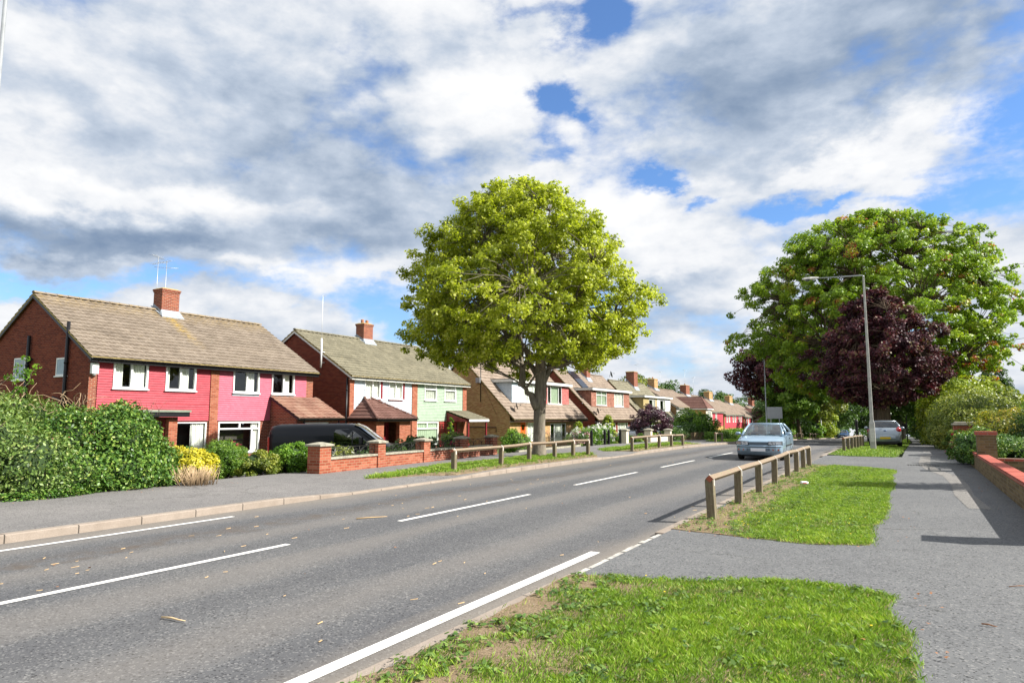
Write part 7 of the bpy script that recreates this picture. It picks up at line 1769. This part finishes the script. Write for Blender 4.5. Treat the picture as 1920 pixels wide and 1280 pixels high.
# low ivy and dry litter along the edge
rs_ = np.random.RandomState(63)
cl = [(-14.15 + .25 * math.sin(y * 2) - .12 * (y - 7) * .3, y, .14, .16) for y in np.linspace(3.2, 9.6, 60)]
o = leaf_object('ground_ivy', cl, 5200, .06, M['lf_ivy'], None, rs_, 'oval', up=1.0); tag(o, 'low ivy creeping along the back edge of the left pavement', 'ground cover', kind='stuff')
def drygrass(label, loc, n, h, sp, seed, m_=None, name='dry_grass_tuft'):
    rn = random.Random(seed); mb = MB(); t = empty(name, loc, 0, label, 'plant')
    for i in range(n):
        a = rn.uniform(0, 2*PI); q = rn.uniform(0, sp); p = Vector((math.cos(a)*q, math.sin(a)*q, 0)); e = p + Vector((math.cos(a)*rn.uniform(0, h*.6), math.sin(a)*rn.uniform(0, h*.6), h * rn.uniform(.4, 1.1)))
        mb.tube([p, p.lerp(e, .5) + Vector((0, 0, h*.08)), e], [.006, .005, .002], 3)
    mb.build('stalks', m_ or M['drystem'], t); return t
drygrass('dry brown grass tuft at the foot of the ivy mound', (-13.85, 10.0, .10), 260, .42, .42, 64)
shrub('yellow_shrub', 'bright yellow leaved shrub beside the ivy mound', (-15.6, 11.0, .04), (.62, .60, .80), M['lf_yellow'], 9000, .065, 65, 60, lump_r=.30)
shrub('round_topiary', 'tight dark green clipped ball in front of the pink house', (-15.75, 12.1, .03), (.64, .62, .98), M['lf_dark2'] if 'lf_dark2' in M else M['lf_mid'], 22000, .036, 66, 190, lump_r=.20, up=.3)
shrub('low_shrub', 'loose yellowish green plants between the ball and the brick pier', (-15.2, 12.75, .05), (.62, .55, .62), M['lf_olive'], 7000, .055, 67, 40, ragged=.15)
shrub('leafy_shrub', 'fresh green leafy shrub against the first brick pier', (-14.95, 13.75, .06), (.60, .58, .82), M['lf_fresh'], 11000, .062, 68, 60, lump_r=.28)
shrub('rose_bush', 'crimson rose bush behind the clipped ball near the van', (-16.9, 13.3, -.1), (.5, .5, 1.0), M['lf_rose'], 4500, .06, 69, 30, flowers=(M['lf_red'], 10, .10, 'rose_flower'), ragged=.2)
shrub('low_shrub', 'dull green bush under the wide window of the pink house', (-18.2, 12.2, -.25), (1.2, .8, 1.0), M['lf_dark'], 6000, .07, 70, 36)
shrub('white_flower_bush', 'airy white flowered bush behind the first wall railing', (-14.9, 15.3, .06), (.40, .9, .82), M['lf_olive'], 2400, .05, 71, 30, flowers=(M['lf_white'], 45, .05, 'white_flower'), core=False, ragged=.3)
shrub('white_flower_bush', 'second white flowered bush behind the wall beside the van nose', (-15.1, 17.0, .04), (.35, .7, .62), M['lf_dark'], 1800, .055, 72, 30, flowers=(M['lf_white'], 22, .05, 'white_flower'), core=False, ragged=.3)
shrub('rose_bush', 'dark leaved rose bush behind the wall before the hipped porch', (-15.5, 20.2, .0), (.5, 1.5, .95), M['lf_dark'], 6000, .075, 73, 40, flowers=(M['lf_red'], 6, .09, 'rose_flower'), ragged=.2)
shrub('rose_bush', 'pink and crimson rose bush at the green house wall', (-15.7, 22.9, .0), (.5, .8, 1.0), M['lf_rose'], 4000, .07, 74, 30, flowers=(M['lf_red'], 18, .11, 'rose_flower'), ragged=.2)
shrub('climbing_rose', 'climbing rose on the red trellis by the green cladding', (-26.5, 38.1, -.75), (.25, .35, 2.5), M['lf_fresh'], 3200, .09, 75, 40, flowers=(M['lf_yellow'], 8, .1, 'rose_flower'), core=False, ragged=.2)
shrub('leafy_shrub', 'yellow green bush beside the orange front door', (-21.0, 37.2, -.6), (.8, .9, 1.45), M['lf_fresh'], 9000, .09, 76, 44)
shrub('low_shrub', 'low leafy plants under the meter box of the buff house', (-20.0, 47.0, -.6), (1.0, 2.6, 1.0), M['lf_mid'], 6000, .09, 77, 40, flowers=(M['lf_red'], 8, .08, 'red_flower'))
def cone_bush(label, loc, r_, h, seed):
    rs_ = np.random.RandomState(seed); rn = random.Random(seed); t = empty('golden_conifer', loc, 0, label, 'conifer', 'golden garden conifers'); cl = []
    for i in range(110):
        z = rn.uniform(.05, .97); a = rn.uniform(0, 2*PI); q = r_ * (1 - z) ** .75 * rn.uniform(.7, 1.05) if z > .25 else r_ * .85; cl.append((q*math.cos(a), q*math.sin(a), z*h, r_*.22))
    mb = MB(); mb.tube([(0, 0, -.1), (0, 0, h*.9)], [.05, .01], 6); mb.build('trunk', M['stem'], t)
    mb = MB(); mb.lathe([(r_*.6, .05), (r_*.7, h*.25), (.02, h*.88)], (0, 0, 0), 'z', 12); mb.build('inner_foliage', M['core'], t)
    leaf_object('foliage', cl, 7000, .09, M['lf_conifer'], t, rs_, 'oval', up=.9)
cone_bush('golden conifer beside the blue front door', (-17, 37.8, -.15), .72, 1.45, 81)
cone_bush('smaller golden conifer among the white roses', (-17.4, 41.0, -.2), .5, 1.3, 82)
cone_bush('tallest golden conifer above the white roses', (-17.2, 43.1, -.25), .75, 2.0, 83)
shrub('white_rose_bush', 'sprawling white rose bush behind the black posts', (-15.6, 36.9, .0), (.8, 2.9, 1.05), M['lf_fresh'], 12000, .08, 84, 90, flowers=(M['lf_white'], 190, .11, 'rose_flower'), lump_r=.35, ragged=.15)
shrub('pink_rose_bush', 'pale pink rose bush at the left end of the white roses', (-15.3, 34.6, .0), (.5, .7, .9), M['lf_rose'], 3000, .07, 85, 24, flowers=(M['lf_pinkp'], 60, .10, 'rose_flower'))
shrub('mixed_border', 'flower border between the cream gate piers', (-15.3, 41.3, -.05), (.5, 1.7, .55), M['lf_mid'], 5000, .07, 86, 40, flowers=(M['lf_red'], 30, .07, 'flower'))
shrub('mixed_border', 'yellow and orange flower border behind the low cream wall', (-15.4, 46.0, -.15), (.5, 2.2, .75), M['lf_mid'], 5000, .07, 87, 40, flowers=(M['lf_yellow'], 30, .08, 'flower'))
stdtree('plum_shrub', 'dark plum coloured shrub in front of the parked silver cars', (-16.1, 48.6, -.5), 3.0, 1.42, .5, 110, .25, 14000, .10, M['lf_plum'], M['bark_dark'], 88, 'oval', tr=.07, shape='round', cat='shrub', nlimb=8)
for i in range(1):
    rs_ = np.random.RandomState(89)
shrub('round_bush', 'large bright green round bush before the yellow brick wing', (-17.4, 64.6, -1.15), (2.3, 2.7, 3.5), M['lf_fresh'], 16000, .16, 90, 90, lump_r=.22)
shrub('climber', 'straggly climbing plant on the corner of the chalet house', (-20.5, 62, -.95), (.9, .9, 2.5), M['lf_olive'], 4500, .13, 91, 40, core=False, ragged=.2)
shrub('dark_hedge', 'dark overgrown hedge behind the second rail fence', (-15.6, 53.6, -.45), (1.1, 4.2, 1.25), M['lf_dark'], 13000, .12, 92, 100, box=True, lump_r=.5, ragged=.15)
shrub('clipped_hedge', 'long low clipped hedge beyond the short rail fence', (-15.3, 68.5, -1.0), (.8, 9.0, 1.2), M['lf_mid'], 15000, .13, 93, 160, box=True, lump_r=.5)
shrub('clipped_hedge', 'farther clipped hedge behind the moving blue car', (-15.0, 86, -1.35), (.8, 8.0, 1.3), M['lf_dark'], 9000, .15, 94, 120, box=True, lump_r=.5)
shrub('round_bush', 'bright round bush right of the sign behind the green cabinet', (-13.6, 88, -1.0), (2.2, 2.2, 3.1), M['lf_fresh'], 12000, .18, 95, 70, lump_r=.24)
shrub('round_bush', 'yellow green bush at the foot of the slim trees', (-10.9, 102.5, -1.25), (1.4, 1.4, 2.6), M['lf_fresh'], 6000, .2, 96, 50, lump_r=.28)
shrub('round_bush', 'tall bright conifer like bush by the small blue car', (-11.5, 126, -1.9), (2.0, 2.0, 5.0), M['lf_conifer'], 7000, .25, 97, 50)
shrub('round_bush', 'dark bush between the far rail fences and the houses', (-14.0, 99, -1.2), (2.8, 4.5, 3.8), M['lf_dark'], 9000, .24, 98, 70)
# right hand gardens
shrub('golden_hedge', 'billowing golden green hedge behind the red capped pier', (3.7, 31.5, .0), (1.9, 3.2, 1.85), M['lf_hedge_y'], 34000, .085, 101, 260, lump_r=.22)
shrub('leafy_shrub', 'dark shrub growing over the wall end beside the red capped pier', (1.95, 26.9, .05), (.55, 1.7, 1.15), M['lf_ivy'], 12000, .075, 102, 90, lump_r=.35, ragged=.2)
shrub('olive_hedge', 'tall olive green hedge overhanging the footpath beyond the brick pier', (3.0, 42.5, -.1), (1.85, 5.6, 3.05), M['lf_olive'], 52000, .105, 103, 360, lump_r=.25, ragged=.08)
shrub('golden_hedge', 'tall pale golden shrub under the red tipped maple branches', (3.6, 57, -.5), (2.6, 6.5, 4.9), M['lf_conifer'], 26000, .19, 104, 200, lump_r=.25, ragged=.1)
shrub('olive_hedge', 'far olive hedge lining the footpath', (4.4, 78, -1.0), (2.6, 12, 4.2), M['lf_olive'], 22000, .22, 105, 200, lump_r=.35, ragged=.1)
shrub('dark_hedge', 'dark clipped bush leaning over the far footpath', (3.2, 101, -1.4), (2.2, 4.5, 3.6), M['lf_dark'], 8000, .22, 106, 90)
shrub('olive_hedge', 'broad hedge in the middle distance right of the footpath', (9.0, 62, -.6), (3.2, 12, 3.3), M['lf_mid'], 22000, .2, 107, 180, ragged=.1)
shrub('olive_hedge', 'broad distant hedge below the skyline poplars', (15, 88, -1.2), (4.5, 18, 4.4), M['lf_mid'], 18000, .28, 108, 180, ragged=.1)
shrub('low_ivy_bed', 'bright ivy bed behind the small red capped wall', (3.5, 27.2, .05), (1.4, 2.2, .85), M['lf_ivy'], 15000, .075, 109, 110, box=True, lump_r=.5)
stdtree('topiary_tree', 'small dark rounded conifer behind the low right wall', (3.75, 28.3, .05), 1.95, .62, .55, 60, .2, 9000, .06, M['lf_dark'], M['bark_dark'], 110, shape='round', tr=.05)
shrub('flower_bush', 'red and yellow flowering plant at the rounded brick pier', (1.78, 34.2, .0), (.35, .5, 1.1), M['lf_rose'], 1800, .08, 111, 20, flowers=(M['lf_red'], 10, .10, 'flower'), core=False)
shrub('dark_hedge', 'continuous dark hedge deep in the shade at the end of the path', (4, 135, -2.2), (2.5, 16, 5.5), M['lf_dark'], 12000, .35, 112, 120, lump_r=.4)
shrub('dark_hedge', 'dark hedge mass between the road end and the footpath trees', (-14.5, 165, -2.8), (3.5, 22, 6.5), M['lf_dark'], 12000, .4, 113, 120, lump_r=.4)
rs_ = np.random.RandomState(120)
cl = [(rs_.uniform(-260, 230), 300 + rs_.uniform(0, 90), tz(300) + rs_.uniform(0, 9), rs_.uniform(2.5, 5)) for _ in range(700)]
o = leaf_object('distant_woodland', cl, 60000, 1.1, M['lf_dark'], None, rs_, 'oval'); tag(o, 'dark line of far woodland closing the horizon behind the street', 'woodland', kind='stuff')
